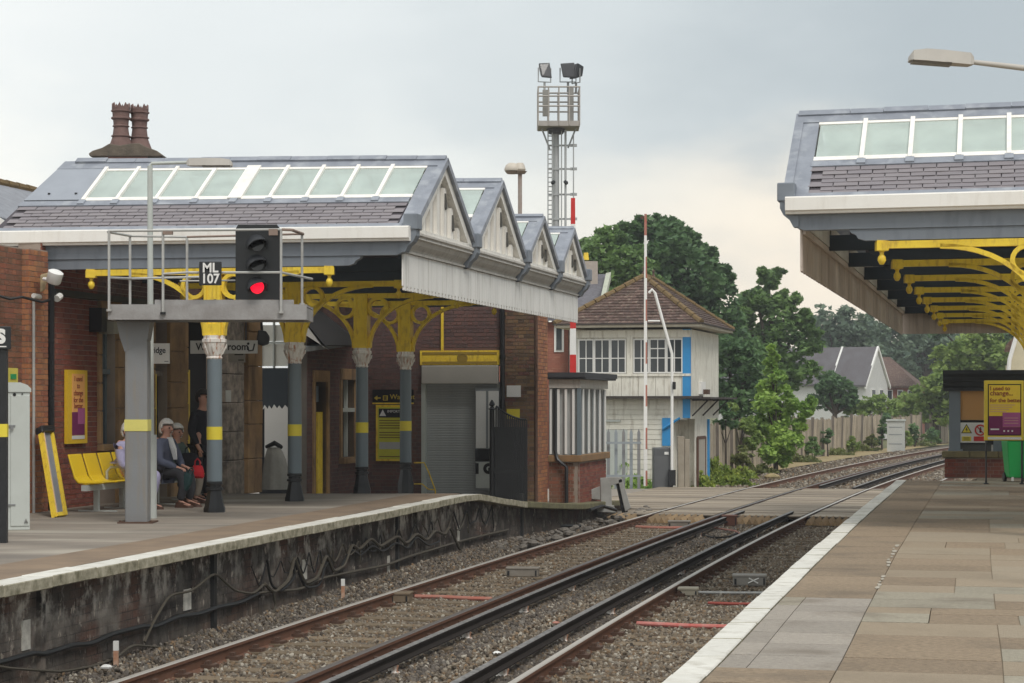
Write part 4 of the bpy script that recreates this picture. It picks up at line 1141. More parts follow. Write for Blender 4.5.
m = MB(); u_, z_ = gu(383.5), gz(383, 413); m.prism([fg.p(u_ - .07, z_ - .06, .062), fg.p(u_ + .07, z_ - .06, .062), fg.p(u_, z_ + .07, .062)], [fg.p(u_ - .07, z_ - .06, .065), fg.p(u_ + .07, z_ - .06, .065), fg.p(u_, z_ + .07, .065)]); m.build('triangle', SIGNW, t)
text('IMPORTANT', .075, fg.p(gu(388), gz(393, 411.5), .064), HWG, SIGNW, t, align='LEFT')
m = MB()
for k, py in enumerate((420, 422.5, 425, 427.5, 432, 434.5, 437, 456)): m.box(fg, gu(380), gu(407 - (k % 3) * 3), gz(393, py + 1), gz(393, py), .057, .06)
m.build('text_lines', mat('brown_ink', (0.22, 0.14, 0.03)), t)
panel('inset', fg, gu(380), gu(408), gz(393, 449), gz(393, 442), .057, .062, SIGNG, t)
# yellow rail by the shutter
t = root('handrail', LP(39.2, 3.2, -.5), 'yellow handrail sloping down in front of the grey shutter', 'handrail')
m = MB(); A = lambda x, y, w=.5: fg.p(gu(x), gz(x, y), w)
m.tube([A(420, 462), A(430, 462), A(434, 470), A(441, 489), A(441.5, 500)], .014, 8); m.tube([A(420, 483), A(428, 483), A(434, 488), A(441, 489)], .012, 8)
m.build('rail', YEL, t, smooth=True)
# black iron gate
t = root('iron_gate', fg.p(gu(492), -.5, .6), 'black iron gate with a dished top beside the brick pier', 'gate')
_g = at(492, 403, 39.2); _g.z = 0; GF = face_fr(_g, -.05)
pxm = 39.2 / 2000
m = MB(); m.tube([GF.p(0, -.7, 0), GF.p(0, (HY - 410) * pxm + E, 0)], .05, 10); m.lathe(GF.p(0, (HY - 410) * pxm + E, 0), [(.05, 0), (.075, .02), (.05, .04), (.03, .07), (.06, .10), (.05, .14), (.01, .20)], 10)
m.build('gate_post', BLACK, t, smooth=True)
pts = []
for k in range(16):
    u = .08 + k * .04; yy = 406 + 13.5 * (1 - (1 - k / 15) ** 2)
    pts.append(GF.p(u, E + (HY - yy) * pxm, 0))
    m = MB(); m.box(GF, u - .016, u + .016, -.65, E + (HY - yy) * pxm - .02, -.01, .012); m.build('gate_bar', BLACK, t)
m = MB(); m.tube(pts, .022, 6)
m.box(GF, 0, .70, .15, .22, -.03, .02); m.box(GF, 0, .70, -.55, -.47, -.03, .02); m.box(GF, .0, .68, -.5, 1.05, -.028, -.018); m.build('gate_frame', BLACK, t)

# ---------------------------------------------------------------- glazed bay with dwarf wall (end of the left platform)
bay = root('glazed_lean_to', at(579, 505, 41.2), 'glazed lean-to with a flat dark roof on a low brick wall beside the brick pier', 'shelter')
c1 = at(579, 403, 41.2); c1.z = 0
fb = face_fr(c1, -.12); fbs = Fr(c1, Vector((.246, 1, 0)).normalized(), (0, 0, 1), Vector((1, -.246, 0)).normalized())
s_ = 41.2 / 2000
zc, zt, zr0 = E + (HY - 462) * s_, E + (HY - 388) * s_, E + (HY - 369) * s_
wf, ws = .62, 2.95
m = MB(); m.box(fb, -wf, 0, -1.3, zc, -.24, -.02); m.box(fbs, 0, ws, -1.3, zc, -.24, -.02); m.build('dwarf_wall', MORT, bay)
brickwork(fb, -wf, 0, -.75, zc - .02, BRICKM, bay, w=-.02); brickwork(fbs, 0, ws, -.85, zc - .02, BRICK, bay, w=-.02)
for fr_, L_ in ((fb, wf), (fbs, ws)):
    m = MB(); u0, u1 = (-L_ - .02, .05) if fr_ is fb else (-.05, L_ + .1)
    m.box(fr_, u0, u1, zc, zc + .14, -.25, .06); o = m.build('stone_coping', mat('orange_coping', (0.30, 0.17, 0.075), 0.9, 0.2, 4, col2=(0.16, 0.12, 0.08), blotch=0.7), bay); bevel(o, .01, 1)
m = MB(); m.box(fb, -.04, .04, zc + .14, zt, -.06, .02); m.build('corner_post', COLB, bay)
for fr_, n_, L_, st in ((fb, 4, wf, -1), (fbs, 5, ws, 1)):
    for k in range(n_):
        u = st * (L_ * (k + .75) / n_)
        mm_ = MB(); w2 = .025 if fr_ is fb else .06
        mm_.box(fr_, u - w2, u + w2, zc + .16, zt - .02, -.04, .005); mm_.box(fr_, u - w2 * 1.6, u - w2, zc + .16, zt - .02, -.03, -.01, 1)
        mm_.build('mullion', [WHITE, AGREY], bay)
    m = MB(); u0, u1 = (-L_, -.04) if fr_ is fb else (.04, L_); m.box(fr_, u0, u1, zc + .14, zt, -.09, -.06); m.build('glazing', glassmat('grey_pane', (0.46, 0.46, 0.45), 0.1, 0.3), bay)
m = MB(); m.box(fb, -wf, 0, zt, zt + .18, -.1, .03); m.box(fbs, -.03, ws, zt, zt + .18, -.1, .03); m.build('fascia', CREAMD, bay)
m = MB(); m.box(fb, -wf - .1, .10, zt + .18, zt + .22, -.3, .12); m.box(fbs, -.12, ws + .15, zt + .182, zt + .222, -.6, .18)
P_ = [fb.p(-wf - .1, zt + .22, .16), fb.p(.14, zt + .22, .16), fbs.p(ws + .2, zt + .22, .2), fbs.p(ws + .2, zt + .22, -1.6), fb.p(-wf - .1, zt + .22, -3)]
m.prism(P_, [q + Vector((0, 0, .10)) for q in P_]); m.build('flat_roof', mat('dark_felt', (0.05, 0.052, 0.058), 0.8), bay)
m = MB(); q = fb.p(-.28, 0, .03)
m.tube([fb.p(-wf + .12, zt, .02), fb.p(-wf + .12, zc + .25, .02), fb.p(-wf + .18, zc + .05, .08), fb.p(-.25, zc - .1, .1), fb.p(-.25, -.8, .1)], .04, 8); m.build('downpipe', BLACK, bay, smooth=True)
m = MB(); yb = [(36.6, -.25, .0), (46.3, -.9, 0)]
for a_, b_ in ((36.4, 38.2), (38.2, 40.2), (40.2, 42.4), (42.4, 44.4)):
    m = MB(); g = .01
    m.hexa([(lx(a_ + g) - .5, a_ + g, lz(a_) - .1), (lx(a_ + g) + .03, a_ + g, lz(a_) - .1), (lx(b_ - g) + .03, b_ - g, lz(b_) - .1), (lx(b_ - g) - .5, b_ - g, lz(b_) - .1),
            (lx(a_ + g) - .5, a_ + g, lz(a_) + .02), (lx(a_ + g) + .03, a_ + g, lz(a_) + .02), (lx(b_ - g) + .03, b_ - g, lz(b_) + .02), (lx(b_ - g) - .5, b_ - g, lz(b_) + .02)])
    o = m.build('mossy_edge_stone', MOSS, pl); bevel(o, .02, 2)

# recess between the blocks: glazed screen, white board, sacks
rc_ = face_fr(at(275, 403, 38.4) * 1.0, -.2); rc_.o.z = 0
s_ = 38.4 / 2000
ux = lambda px: (px - 275) * s_; uz = lambda py: E + (HY - py) * s_
t = root('glazed_screen', rc_.p(0, 0, 0), 'white framed glazed screen over a dark doorway between the two brick blocks', 'screen')
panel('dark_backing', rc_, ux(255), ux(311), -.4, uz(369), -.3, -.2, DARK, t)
panel('fascia', rc_, ux(258), ux(309), uz(407), uz(368), -.05, .0, mat('fascia_slate_blue', (0.035, 0.045, 0.055), 0.7), t)
for x0, x1 in ((260, 272), (274, 289), (291, 305)):
    for y0, y1 in ((325, 341), (344, 366)):
        panel('pane', rc_, ux(x0), ux(x1), uz(y1), uz(y0), -.06, -.04, mat('obscured_pane', (0.80, 0.79, 0.72), 0.3), t)
for x in (259, 272.7, 290, 306): panel('mullion', rc_, ux(x), ux(x + 1.5), uz(368), uz(322), -.07, .0, LGREY, t)
panel('transom', rc_, ux(258), ux(308), uz(343.8), uz(341.5), -.07, .005, LGREY, t)
panel('white_wall', rc_, ux(292), ux(303), -.1, uz(450), -.12, -.1, LGREY, t)
m = MB(); m.tube([rc_.p(ux(299), uz(412), .02), rc_.p(ux(303), uz(418), .02), rc_.p(ux(299), uz(424), .02), rc_.p(ux(303), uz(432), .02)], .03, 6); m.build('scroll_bracket', YEL, t)
t = root('scalloped_board', rc_.p(ux(278), 0, .4), 'tall white board with a zigzag top edge standing in the doorway recess', 'board')
m = MB(); q = [(264.5, 470), (264.5, 408), (262, 410), (264.5, 405), (267.5, 409), (269, 405.5), (271.5, 409), (274, 404.5), (277, 408.5), (279, 405.5), (282, 409), (285, 405), (291.5, 412), (288, 413), (288, 470)]
m.prism([at(x, y, 37.0) for x, y in q], [at(x, y, 37.0) + Vector((0, .03, 0)) for x, y in q]); m.build('panel', SIGNW, t)
t = root('sheeted_bundle', rc_.p(ux(276), 0, 1.2), 'grey sheeted bundle tied at the top leaning by the white board', 'bundle')
sk = face_fr(at(276, 403, 35.2), -.1); sk.o.z = 0; s2 = 35.2 / 2000
m = MB()
prof = [(262, 290, 489), (263, 289.5, 475), (264.5, 286.5, 460), (266.5, 283, 452), (268, 280, 447.5)]
rings = []
for x0, x1, y in prof:
    c_, hw = ((x0 + x1) / 2 - 276) * s2, (x1 - x0) / 2 * s2
    rings.append([sk.p(c_ + hw * math.cos(th) * (1 + .06 * math.sin(5 * th)), E + (HY - y) * s2 if y < 489 else 0, hw * .7 * math.sin(th) * (1 + .08 * math.cos(7 * th))) for th in [2 * math.pi * k / 28 for k in range(28)]])
for A_, B_ in zip(rings, rings[1:]):
    i = len(m.v); n = len(A_); m.v += [tuple(p) for p in A_] + [tuple(p) for p in B_]
    for k in range(n): m.f.append((i + k, i + (k + 1) % n, i + n + (k + 1) % n, i + n + k)); m.m.append(0)
i = len(m.v); m.v += [tuple(p) for p in rings[-1]]; m.f.append(tuple(range(i, i + 28))); m.m.append(0)
m.build('sheet', SACK, t, smooth=True)
m = MB(); m.tube([sk.p((266 - 276) * s2, E + (HY - 447) * s2, 0), sk.p(0, E + (HY - 443) * s2, .1), sk.p((281 - 276) * s2, E + (HY - 447) * s2, 0), sk.p((277 - 276) * s2, E + (HY - 444) * s2, -.05)], [.03, .05, .04, .02], 6); m.build('tie', BLACK, t)

# lean-to roof slab glimpsed between columns
t = root('porch_roof', at(325, 350, 37.5), 'small grey porch roof with a white barge board behind the second column', 'porch')
P0 = [at(303, 352, 36.8), at(352, 346, 38.5), at(352, 343, 40), at(306, 345, 38.5)]
m = MB(); m.prism(P0, [p + Vector((0, 0, .08)) for p in P0]); m.build('roof_slab', AGREY, t)
P0 = [at(304, 322, 36.9), at(322, 346, 36.9), at(329, 350, 36.9), at(304, 334, 36.9)]
m = MB(); m.prism(P0, [p + Vector((0, .06, 0)) for p in P0]); m.build('barge_board', WHITE, t)
P0 = [at(304, 300, 37.1), at(350, 335, 37.1), at(352, 345, 37.1), at(324, 345, 37.1), at(304, 320, 37.1)]
m = MB(); m.prism(P0, [p + Vector((0, 1.2, 0)) for p in P0]); m.build('roof_slope', mat('dark_lead', (0.10, 0.10, 0.105), 0.6), t)

# chimney and neighbouring roof
ch = root('chimney_stack', at(130, 160, 34), 'old chimney with two castellated terracotta pots above the canopy ridge', 'chimney')
s_ = 34 / 2000
cc = at(130, 157.5, 34)
m = MB(); m.box(Fr(cc), -.36, .36, -.36, .36, -2.5, -.02); m.build('stack', BRICKD, ch)
m = MB(); q = [(-.60, -.03), (-.63, .02), (-.56, .07), (-.40, .12), (-.28, .19), (-.10, .16), (.08, .19), (.22, .20), (.36, .13), (.52, .07), (.62, .0), (.60, -.03)]
m.prism([cc + Vector((x, -.38, z)) for x, z in q], [cc + Vector((x, .38, z)) for x, z in q]); o = m.build('flaunching', FLAUN, ch)
bevel(o, .03, 2)
for px_ in (121, 139.5):
    c_ = at(px_, 150, 34 + (px_ - 130) * .01); c_.z = cc.z + .15
    m = MB(); m.lathe(c_, [(.24, -.05), (.20, .03), (.165, .12), (.145, .18), (.165, .19), (.165, .205), (.14, .215), (.122, .35), (.142, .36), (.142, .375), (.125, .385), (.132, .47), (.165, .49), (.165, .515), (.14, .525), (.145, .60), (.168, .615), (.168, .635), (.15, .64), (.155, .68), (.11, .68)], 16)
    for k in range(8):
        th = 2 * math.pi * k / 8
        a_ = [c_ + Vector((.155 * math.cos(th + d), .155 * math.sin(th + d), z)) for d, z in ((-.3, .675), (.3, .675), (0, .75))]
        b_ = [c_ + Vector((.13 * math.cos(th + d), .13 * math.sin(th + d), z)) for d, z in ((-.3, .685), (.3, .685), (0, .77))]
        m.prism(a_, b_)
    m.build('chimney_pot', TERR, ch, smooth=True)
hs = root('station_house', at(5, 240, 33), 'pale gabled house roof with brown ridge tiles beyond the left canopy', 'house')
Yh = 33.5
m = MB()
A_, B_ = at(-60, 171, Yh), at(36, 192, Yh + 3); C_, D_ = at(36, 236, Yh - 2), at(-60, 190, Yh - 4)
m.prism([A_, B_, C_ + Vector((0, 0, .1)), at(-60, 195, Yh - 3.5)], [p - Vector((0, -.1, .12)) for p in (A_, B_, C_, at(-60, 195, Yh - 3.5))]); m.build('roof_slope', mat('pale_slates', (0.30, 0.31, 0.34), 0.6, 0.15, 6, col2=(0.18, 0.18, 0.2), blotch=0.6, bump=0.3), hs)
for k in range(9):
    p0 = A_.lerp(B_, k / 9 + .005); p1 = A_.lerp(B_, (k + 1) / 9 - .005); m = MB(); m.tube([p0 + Vector((0, 0, .02)), p1 + Vector((0, 0, .02))], [.085, .075], 8); m.build('ridge_tile', RIDGE, hs, smooth=True)
m = MB(); q = [at(-60, 178, 30.2), at(27, 236, 30.2), at(27, 246, 30.2), at(-60, 192, 30.2)]
m.prism(q, [p + Vector((0, .08, 0)) for p in q]); m.build('barge_board', WHITE, hs)
q = [at(-60, 190, 30.3), at(22, 240, 30.3), at(22, 330, 30.3), at(-60, 330, 30.3)]
m = MB(); m.prism(q, [p + Vector((0, 2, 0)) for p in q]); m.build('gable_wall', RENDER, hs)

# ---------------------------------------------------------------- wall-hung things on the left
t = root('framed_poster', fw.p(wu(72), wz(72, 407), .05), 'tall yellow framed poster with orange top and purple foot on the red brick wall', 'poster')
def wp(name, x0, x1, y0, y1, w0, w1, m_, par):
    xm = (x0 + x1) / 2
    return panel(name, fw, wu(x0), wu(x1), wz(xm, y1), wz(xm, y0), w0, w1, m_, par)
wp('frame', 63, 83, 370, 443.5, .02, .07, mat('poster_frame_yellow', (0.80, 0.52, 0.03), 0.5), t)
wp('sheet', 67.5, 80, 374, 412, .071, .076, PAPER, t); wp('purple_block', 67.5, 80, 412, 435, .071, .076, PURP, t)
wp('mauve_block', 73, 80, 408, 424, .077, .08, MAUV, t); wp('white_strip', 67.5, 80, 435.5, 439, .071, .076, SIGNW, t)
for s_, y_ in (('I used', 379), ('to', 386), ('change', 393), ('for the', 400), ('better', 406)):
    text(s_, .11, fw.p(wu(73.5), wz(73, y_), .08), HW, PINK, t)
t = root('green_notice', fw.p(wu(11), wz(11, 374), .05), 'small yellow and green notice on the mossy brick behind the grey cabinet', 'sign')
wp('plate', 5, 14.6, 368, 395, .02, .05, mat('pale_yellow', (0.72, 0.62, 0.12), .5), t)
wp('green_patch', 7, 12.5, 374, 379, .052, .06, mat('notice_green', (0.03, 0.35, 0.12), .5), t)
t = root('floodlight', fw.p(wu(58), wz(58, 287), .3), 'white floodlight aimed down from the corner brick pier', 'lamp')
c_ = at(53, 283, 27.2)
m = MB(); m.lathe(c_, [(.085, 0), (.10, .02), (.105, .16), (.07, .18)], 14, axis=Vector((-.35, .3, -1)) * -1); m.build('housing', WHITE, t, smooth=True)
m = MB(); m.tube([at(44, 279, 27.4), at(50, 280, 27.3), c_ + Vector((0, 0, .02))], .03, 6); m.build('bracket', WHITE, t)
t = root('stone_corbel', at(45, 280, 27.6), 'yellowish stone corbel under the left end of the canopy beams', 'corbel')
m = MB(); q = [(40, 275), (50, 272), (53, 276), (51, 281), (46, 283), (45, 290), (40, 293)]
m.prism([at(x, y, 27.45) for x, y in q], [at(x, y, 27.8) for x, y in q]); o = m.build('corbel_block', mat('corbel_stone', (0.42, 0.33, 0.20), .9, .2, 8), t); bevel(o, .02)
t = root('wall_conduit', fw.p(wu(25), 1.5, .16), 'thin white conduit running up the left brick pier', 'conduit')
m = MB(); m.tube([fw.p(wu(25), 0, .13), fw.p(wu(25), wz(25, 298), .13)], .022, 8); m.build('pipe', GALV, t, smooth=True)
m = MB(); m.tube([fw.p(wu(23.5), wz(25, 296), .15), fw.p(wu(30), wz(30, 297), .15)], .035, 8); m.tube([fw.p(wu(47), wz(47, 299), .15), fw.p(wu(50.5), wz(50, 296), .15)], .05, 8); m.build('junction_box', WHITE, t, smooth=True)
m = MB(); m.tube([at(-8, 294, 26.8), at(10, 299, 26.9), at(22, 297, 27), at(30, 299, 27.1), at(42, 302, 27.2), at(50, 300, 27.3)], .02, 6); m.build('cable', CABLK, t)
t = root('black_downpipe', fw.p(wu(46), 1.5, .08), 'black cast iron downpipe beside the corner brick pier', 'downpipe')
m = MB(); m.tube([fw.p(wu(46.5), 0, .07), fw.p(wu(46.5), 3.4, .07)], .05, 10); m.tube([fw.p(wu(44.7), 0, .12), fw.p(wu(44.7), 3.2, .12)], .012, 6); m.build('pipe', BLACK, t, smooth=True)
t = root('wall_lamp', fw.p(wu(98), wz(98, 325), .3), 'dark boxed wall lamp at the head of the first window', 'lamp')
m = MB(); m.box(fw, wu(88), wu(93), wz(90, 332), wz(90, 308), .02, .22); m.build('box', BLACK, t)
m = MB(); m.box(fw, wu(95), wu(100), wz(98, 334), wz(98, 322), .06, .30); m.build('lens_box', mat('dirty_lens', (0.30, 0.29, 0.24), .4), t)

# grey cabinet
t = root('equipment_cabinet', at(17, 531, 23.9), 'tall light grey equipment cabinet with an arched top at the left edge', 'cabinet')
t.location.z = 0
fc = face_fr(Vector((at(17, 500, 23.9).x, 23.9, 0)), .30); s_ = 23.9 / 2000
m = MB(); hh = E + (HY - 392) * s_
m.box(fc, -.145, .15, 0, hh, -.35, 0); o = m.build('body', LGREY, t); bevel(o, .008)
m = MB(); q = [(-.16, hh), (.165, hh), (.165, hh + .04), (.12, hh + .085), (.04, hh + .115), (-.16, hh + .115)]
m.prism([fc.p(u, v, .015) for u, v in q], [fc.p(u, v, -.37) for u, v in q]); m.build('cap', LGREY, t)
m = MB(); m.box(fc, -.075, .145, .05, hh - .04, .0, .012); o = m.build('door', LGREY, t); bevel(o, .004)
m = MB(); 
for py in (425, 504): m.box(fc, -.15, -.02, E + (HY - py - 1.5) * s_, E + (HY - py) * s_, .012, .022)
m.lathe(fc.p(-.06, E + (HY - 428) * s_, .02), [(.02, 0), (.02, .025)], 8, axis=fc.W); m.tube([fc.p(.09, E + (HY - 523) * s_, .02), fc.p(.10, E + (HY - 519) * s_, .04), fc.p(.12, E + (HY - 523) * s_, .02)], .008, 6)
m.build('latch', CONC, t)
m = MB(); m.lathe(fc.p(-.03, E + (HY - 394.5) * s_, .012), [(.02, 0), (.02, .006)], 8, axis=fc.W); m.lathe(fc.p(.06, E + (HY - 394) * s_, .012), [(.01, 0), (.01, .006)], 8, axis=fc.W); m.build('vent', INK, t)
# S sign on a black post
t = root('car_stop_sign', at(2, 543, 21.7), 'black sign lettered with a white S on a black post at the left edge', 'sign')
t.location.z = 0
fp_ = face_fr(Vector((at(3, 500, 21.7).x, 21.7, 0)), 0.05); s_ = 21.7 / 2000
m = MB(); m.box(fp_, -.07, .04, 0, E + (HY - 345) * s_, -.08, .0); m.build('post', BLACK, t)
m = MB(); m.box(fp_, -.073, .043, E + (HY - 437) * s_, E + (HY - 424) * s_, -.083, .003); m.build('yellow_band', YELB, t)
m = MB(); q = face_fr(fp_.p(0, E + (HY - 338) * s_, .02), .05); m.box(q, -.16, .092, -.125, .125, 0, .02); o = m.build('plate', BLACK, t); bevel(o, .02, 3)
text('S', .20, q.p(-.015, .01, .022), .05, WHITE, t, bold=.012)
m = MB(); m.box(q, -.06, .045, -.10, -.088, .02, .024); m.build('underline', WHITE, t)

# leaning ramp
t = root('folding_ramp', at(56, 515, 26.6), 'folded yellow edged boarding ramp leaning against the brick wall', 'ramp')
t.location.z = 0
B0, B1 = at(53.5, 514.5, 26.5), at(66, 512.5, 26.9); B0.z = B1.z = 0.0
T0, T1 = at(39.5, 431, 27.5), at(52, 431, 27.8)
Ur = (B1 - B0); Vr = (T0 - B0); Nr = Ur.cross(Vr).normalized()
if Nr.y > 0: Nr = -Nr
fr_ = Fr(B0, Ur, Vr, Nr)
m = MB(); m.box(fr_, .18, .82, .03, .98, -.02, .0); m.build('tread', mat('ramp_grey', (0.24, 0.25, 0.28), 0.6), t)
m = MB(); m.box(fr_, 0, .15, 0, 1, -.03, .03); m.box(fr_, .84, 1, 0.03, 1, -.03, .03); m.box(fr_, .1, .9, 0, .04, -.04, .05); o = m.build('frame', YEL, t)
m = MB(); m.box(fr_, .15, .19, 0.03, 1, -.03, .04); m.build('liner', mat('pale_edging', (0.6, 0.45, 0.35), 0.6), t)
m = MB(); m.box(fr_, -.05, 1.0, .97, 1.05, -.07, .07); o = m.build('strap_bag', BLACK, t); bevel(o, .03, 2)

# bench
be = root('platform_bench', LP(27.4, 4.6, 0), 'row of yellow moulded seats on a grey frame facing the track', 'bench')
hB = HW
def seat_at(k): return LP(27.02 + .45 * k, 4.42, 0)
fbn = face_fr(seat_at(0), HW)       # U along, W toward the track
sec = [(-.02, .42), (.20, .405), (.30, .40), (.345, .415), (.36, .40), (.30, .375), (-.03, .39), (-.12, .42), (-.17, .50), (-.22, .68), (-.27, .80), (-.255, .81), (-.20, .69), (-.15, .54), (-.10, .455)]
sec = [(.22, .435), (.25, .42), (.22, .40), (-.02, .385), (-.14, .40), (-.20, .47), (-.30, .80), (-.275, .81), (-.175, .50), (-.12, .435), (-.02, .41)]
m = MB(); m.prism([fbn.U * -.20 + fbn.W * w + Vector((0, 0, z)) for w, z in sec], [fbn.U * .20 + fbn.W * w + Vector((0, 0, z)) for w, z in sec])
seat_me = m.mesh(mat('seat_yellow', (0.80, 0.55, 0.02), 0.4, 0.05), smooth=False)
for k in range(8):
    o = piece('seat', seat_me, be, seat_at(k)); bevel(o, .015, 2)
m = MB(); m.box(fbn, -.25, 7.6 * .45 * SL, .30, .38, -.06, .03)
m.build('beam', LGREY, be)
for k in (0.2, 2.0, 4.6, 7.2):
    m = MB(); u = k * .45 * SL + .05; m.box(fbn, u - .03, u + .03, 0, .31, -.05, .02); m.box(fbn, u - .035, u + .035, 0, .02, -.28, .28); m.build('leg', LGREY, be)
for k in (1.5, 3.5, 5.45):
    m = MB(); u = k * .45 * SL; m.tube([fbn.p(u, .38, -.12), fbn.p(u, .54, -.12), fbn.p(u, .60, -.06), fbn.p(u, .61, .10), fbn.p(u, .57, .17), fbn.p(u, .40, .18)], .02, 8); m.build('armrest', LGREY, be, smooth=True)

# hanging signs in the shade
fh = face_fr(at(224, 347, 30.6), -.12); s_ = 30.6 / 2000
t = root('waiting_room_sign', at(224, 347, 30.6), 'grey hanging waiting room sign with a seated figure symbol behind the first column', 'sign')
m = MB(); m.box(fh, -.53, .52, -.10, .10, -.03, .0); o = m.build('board', SIGNG, t)
text('Waiting room', .155, fh.p(-.44, .0, .004), -.12, INK, t, align='LEFT', bold=.003, xs=.93)
m = MB(); m.lathe(fh.p(.38, .05, .0), [(.02, 0), (.02, .006)], 10, axis=fh.W); m.tube([fh.p(.375, .0, .004), fh.p(.39, -.06, .004), fh.p(.455, -.05, .004), fh.p(.48, .05, .004)], .012, 6); m.build('seated_figure_symbol', INK, t)
m = MB(); m.box(fh, -.35, -.33, .1, .75, -.02, -.01); m.box(fh, .33, .35, .1, .75, -.02, -.01); m.build('hanger', BLACK, t)
t = root('small_wall_notice', at(238, 359, 31.6), 'small grey two line notice under the waiting room sign', 'sign')
q = face_fr(at(237, 358, 31.6), -.1); m = MB(); m.box(q, -.13, .13, -.07, .08, -.02, 0); m.build('plate', mat('faded_notice', (0.33, 0.31, 0.28), .6), t)
m = MB(); m.box(q, -.04, .10, .045, .06, 0, .004); m.box(q, .02, .11, -.04, -.025, 0, .004); m.build('text_lines', INK, t)
q = face_fr(at(159, 353.5, 29.5), -.05)
t = root('bridge_sign', at(159, 353, 29.5), 'white hanging sign reading Bridge, half hidden by the grey signal post', 'sign')
m = MB(); m.box(q, -.35, .155, -.15, .15, -.03, 0); m.build('board', SIGNW, t)
text('Bridge', .125, q.p(.10, .045, .004), -.05, INK, t, align='RIGHT', bold=.002, xs=.85)
m = MB(); m.box(q, .08, .14, -.12, -.112, 0, .004); m.build('small_print', INK, t)
t = root('cctv_housing', at(263, 341, 31), 'black angular camera housing hung right of the waiting room sign', 'camera')
q = [(258, 330), (266, 331), (270, 337), (269, 344), (263, 346), (256, 344)]
m = MB(); m.prism([at(x, y, 30.9) for x, y in q], [at(x, y, 31.3) for x, y in q]); o = m.build('housing', BLACK, t); bevel(o, .02)
m = MB(); m.tube([at(262, 332, 31.1), at(260, 300, 31.1)], .02, 6); m.build('stem', BLACK, t)
t = root('white_label', at(241, 395, 31.8), 'narrow white label fixed to the rough stone pier', 'sign')
m = MB(); q = face_fr(at(228.5, 396, 31.4), .5); m.box(q, -.045, .045, -.09, .09, -.02, 0); m.build('plate', mat('label_grey', (0.5, 0.5, 0.48), .6), t)

# ---------------------------------------------------------------- signal gantry, signal head, plate
YG = 25.4; sg = YG / 2000
def G(px, py, dy=0.0): return at(px, py, YG + dy)
ga = root('signal_gantry', Vector((G(138, 522).x, YG, 0)), 'grey cantilever signal platform on one broad banded post', 'signal gantry')
m = MB(); x0, x1 = G(126.5, 0).x, G(149, 0).x
m.box(WF, x0, x1, YG - .12, YG + .14, .0, E + (HY - 340) * sg)
o = m.build('post', CONC, ga); bevel(o, .02, 2)
m = MB(); m.prism([(x0, YG - .125, E + (HY - 352) * sg), (x1, YG - .125, E + (HY - 340) * sg), (x1 + .04, YG - .125, E + (HY - 322) * sg), (x0 - .10, YG - .125, E + (HY - 322) * sg), (x0 - .06, YG - .125, E + (HY - 338) * sg)],
                  [(x0, YG + .145, E + (HY - 352) * sg), (x1, YG + .145, E + (HY - 340) * sg), (x1 + .04, YG + .145, E + (HY - 322) * sg), (x0 - .10, YG + .145, E + (HY - 322) * sg), (x0 - .06, YG + .145, E + (HY - 338) * sg)])
m.build('post_head', CONC, ga)
m = MB(); m.box(WF, x0 - .004, x1 + .004, YG - .126, YG + .146, E + (HY - 431) * sg, E + (HY - 419.5) * sg); m.build('yellow_band', mat('faded_yellow_band', (0.72, 0.65, 0.18), .6), ga)
m = MB(); m.box(WF, x0 - .08, x1 + .08, YG - .2, YG + .22, .0, .018)
for dx in (-.05, .05 + (x1 - x0)): m.lathe((x0 + dx, YG - .16, .018), [(.015, 0), (.015, .02)], 6)
m.build('base_plate', RUST, ga)
bx0, bx1 = G(114.5, 0).x, G(310, 0).x
m = MB(); zt_, zb_ = E + (HY - 306) * sg, E + (HY - 321) * sg
m.box(WF, bx0, bx1, YG - .42, YG - .38, zb_, zt_); m.box(WF, bx0, bx1, YG + .38, YG + .42, zb_, zt_); m.box(WF, bx0, bx1, YG - .38, YG + .38, zt_ - .03, zt_ - .005)
m.box(WF, bx0, bx0 + .04, YG - .38, YG + .38, zb_, zt_ - .04); m.box(WF, bx1 - .04, bx1, YG - .38, YG + .38, zb_, zt_ - .04)
BM = mat('weathered_beam', (0.37, 0.365, 0.36), 0.65, 0.12, 3, col2=(0.22, 0.20, 0.19), blotch=0.8, bump=.15)
m.build('deck_beam', BM, ga)
m = MB(); m.box(WF, G(160, 0).x, G(297, 0).x, YG - .38, YG - .36, zt_ - .004, zt_ + .06); m.build('kick_plate', BM, ga)
def rod(name, pts, r=.017, m_=GALV, n=6):
    q = MB(); q.tube(pts, r, n); return q.build(name, m_, ga, smooth=True)
# uprights: near row (dy -.42) and far row (+.42)
def GN(x, y): return at(x, y, YG - .44)
def GF_(x, y): return at(x, y, YG + .44)
for x, y0, y1, f in ((109, 231, 309, GN), (130, 236, 306, GF_), (163, 232, 312, GN), (187, 238, 302, GF_), (281, 229, 311, GN), (302, 235, 303, GF_)):
    rod('upright', [f(x, y0), f(x, y1)])
    q = MB(); q.lathe(f(x, y1) - Vector((0, 0, .03)), [(.035, 0), (.035, .03)], 8); q.build('socket', BLACK if x in (163,) else GALV, ga)
rod('handrail', [GN(108, 231), GN(163, 230.5), GN(282, 229.5)])
rod('handrail', [GN(282, 229.5), GN(292, 230), GF_(303, 234)], .02, mat('rusty_tube', (0.30, 0.22, 0.18), .7, .2, 8))
rod('handrail', [GN(108, 232), GF_(131, 236), GF_(187, 237)])
rod('handrail', [GF_(187, 237), GF_(303, 234)], .015, mat('rusty_tube', (0.30, 0.22, 0.18), .7))
rod('mid_rail', [GN(109, 277.5), GF_(131, 278.5), GF_(200, 277)]); rod('mid_rail', [GN(163, 274), GN(187, 272.5), GN(281, 272.5), GF_(312, 279)])
rod('mid_rail', [GF_(180, 281), GF_(281, 280)], .012)
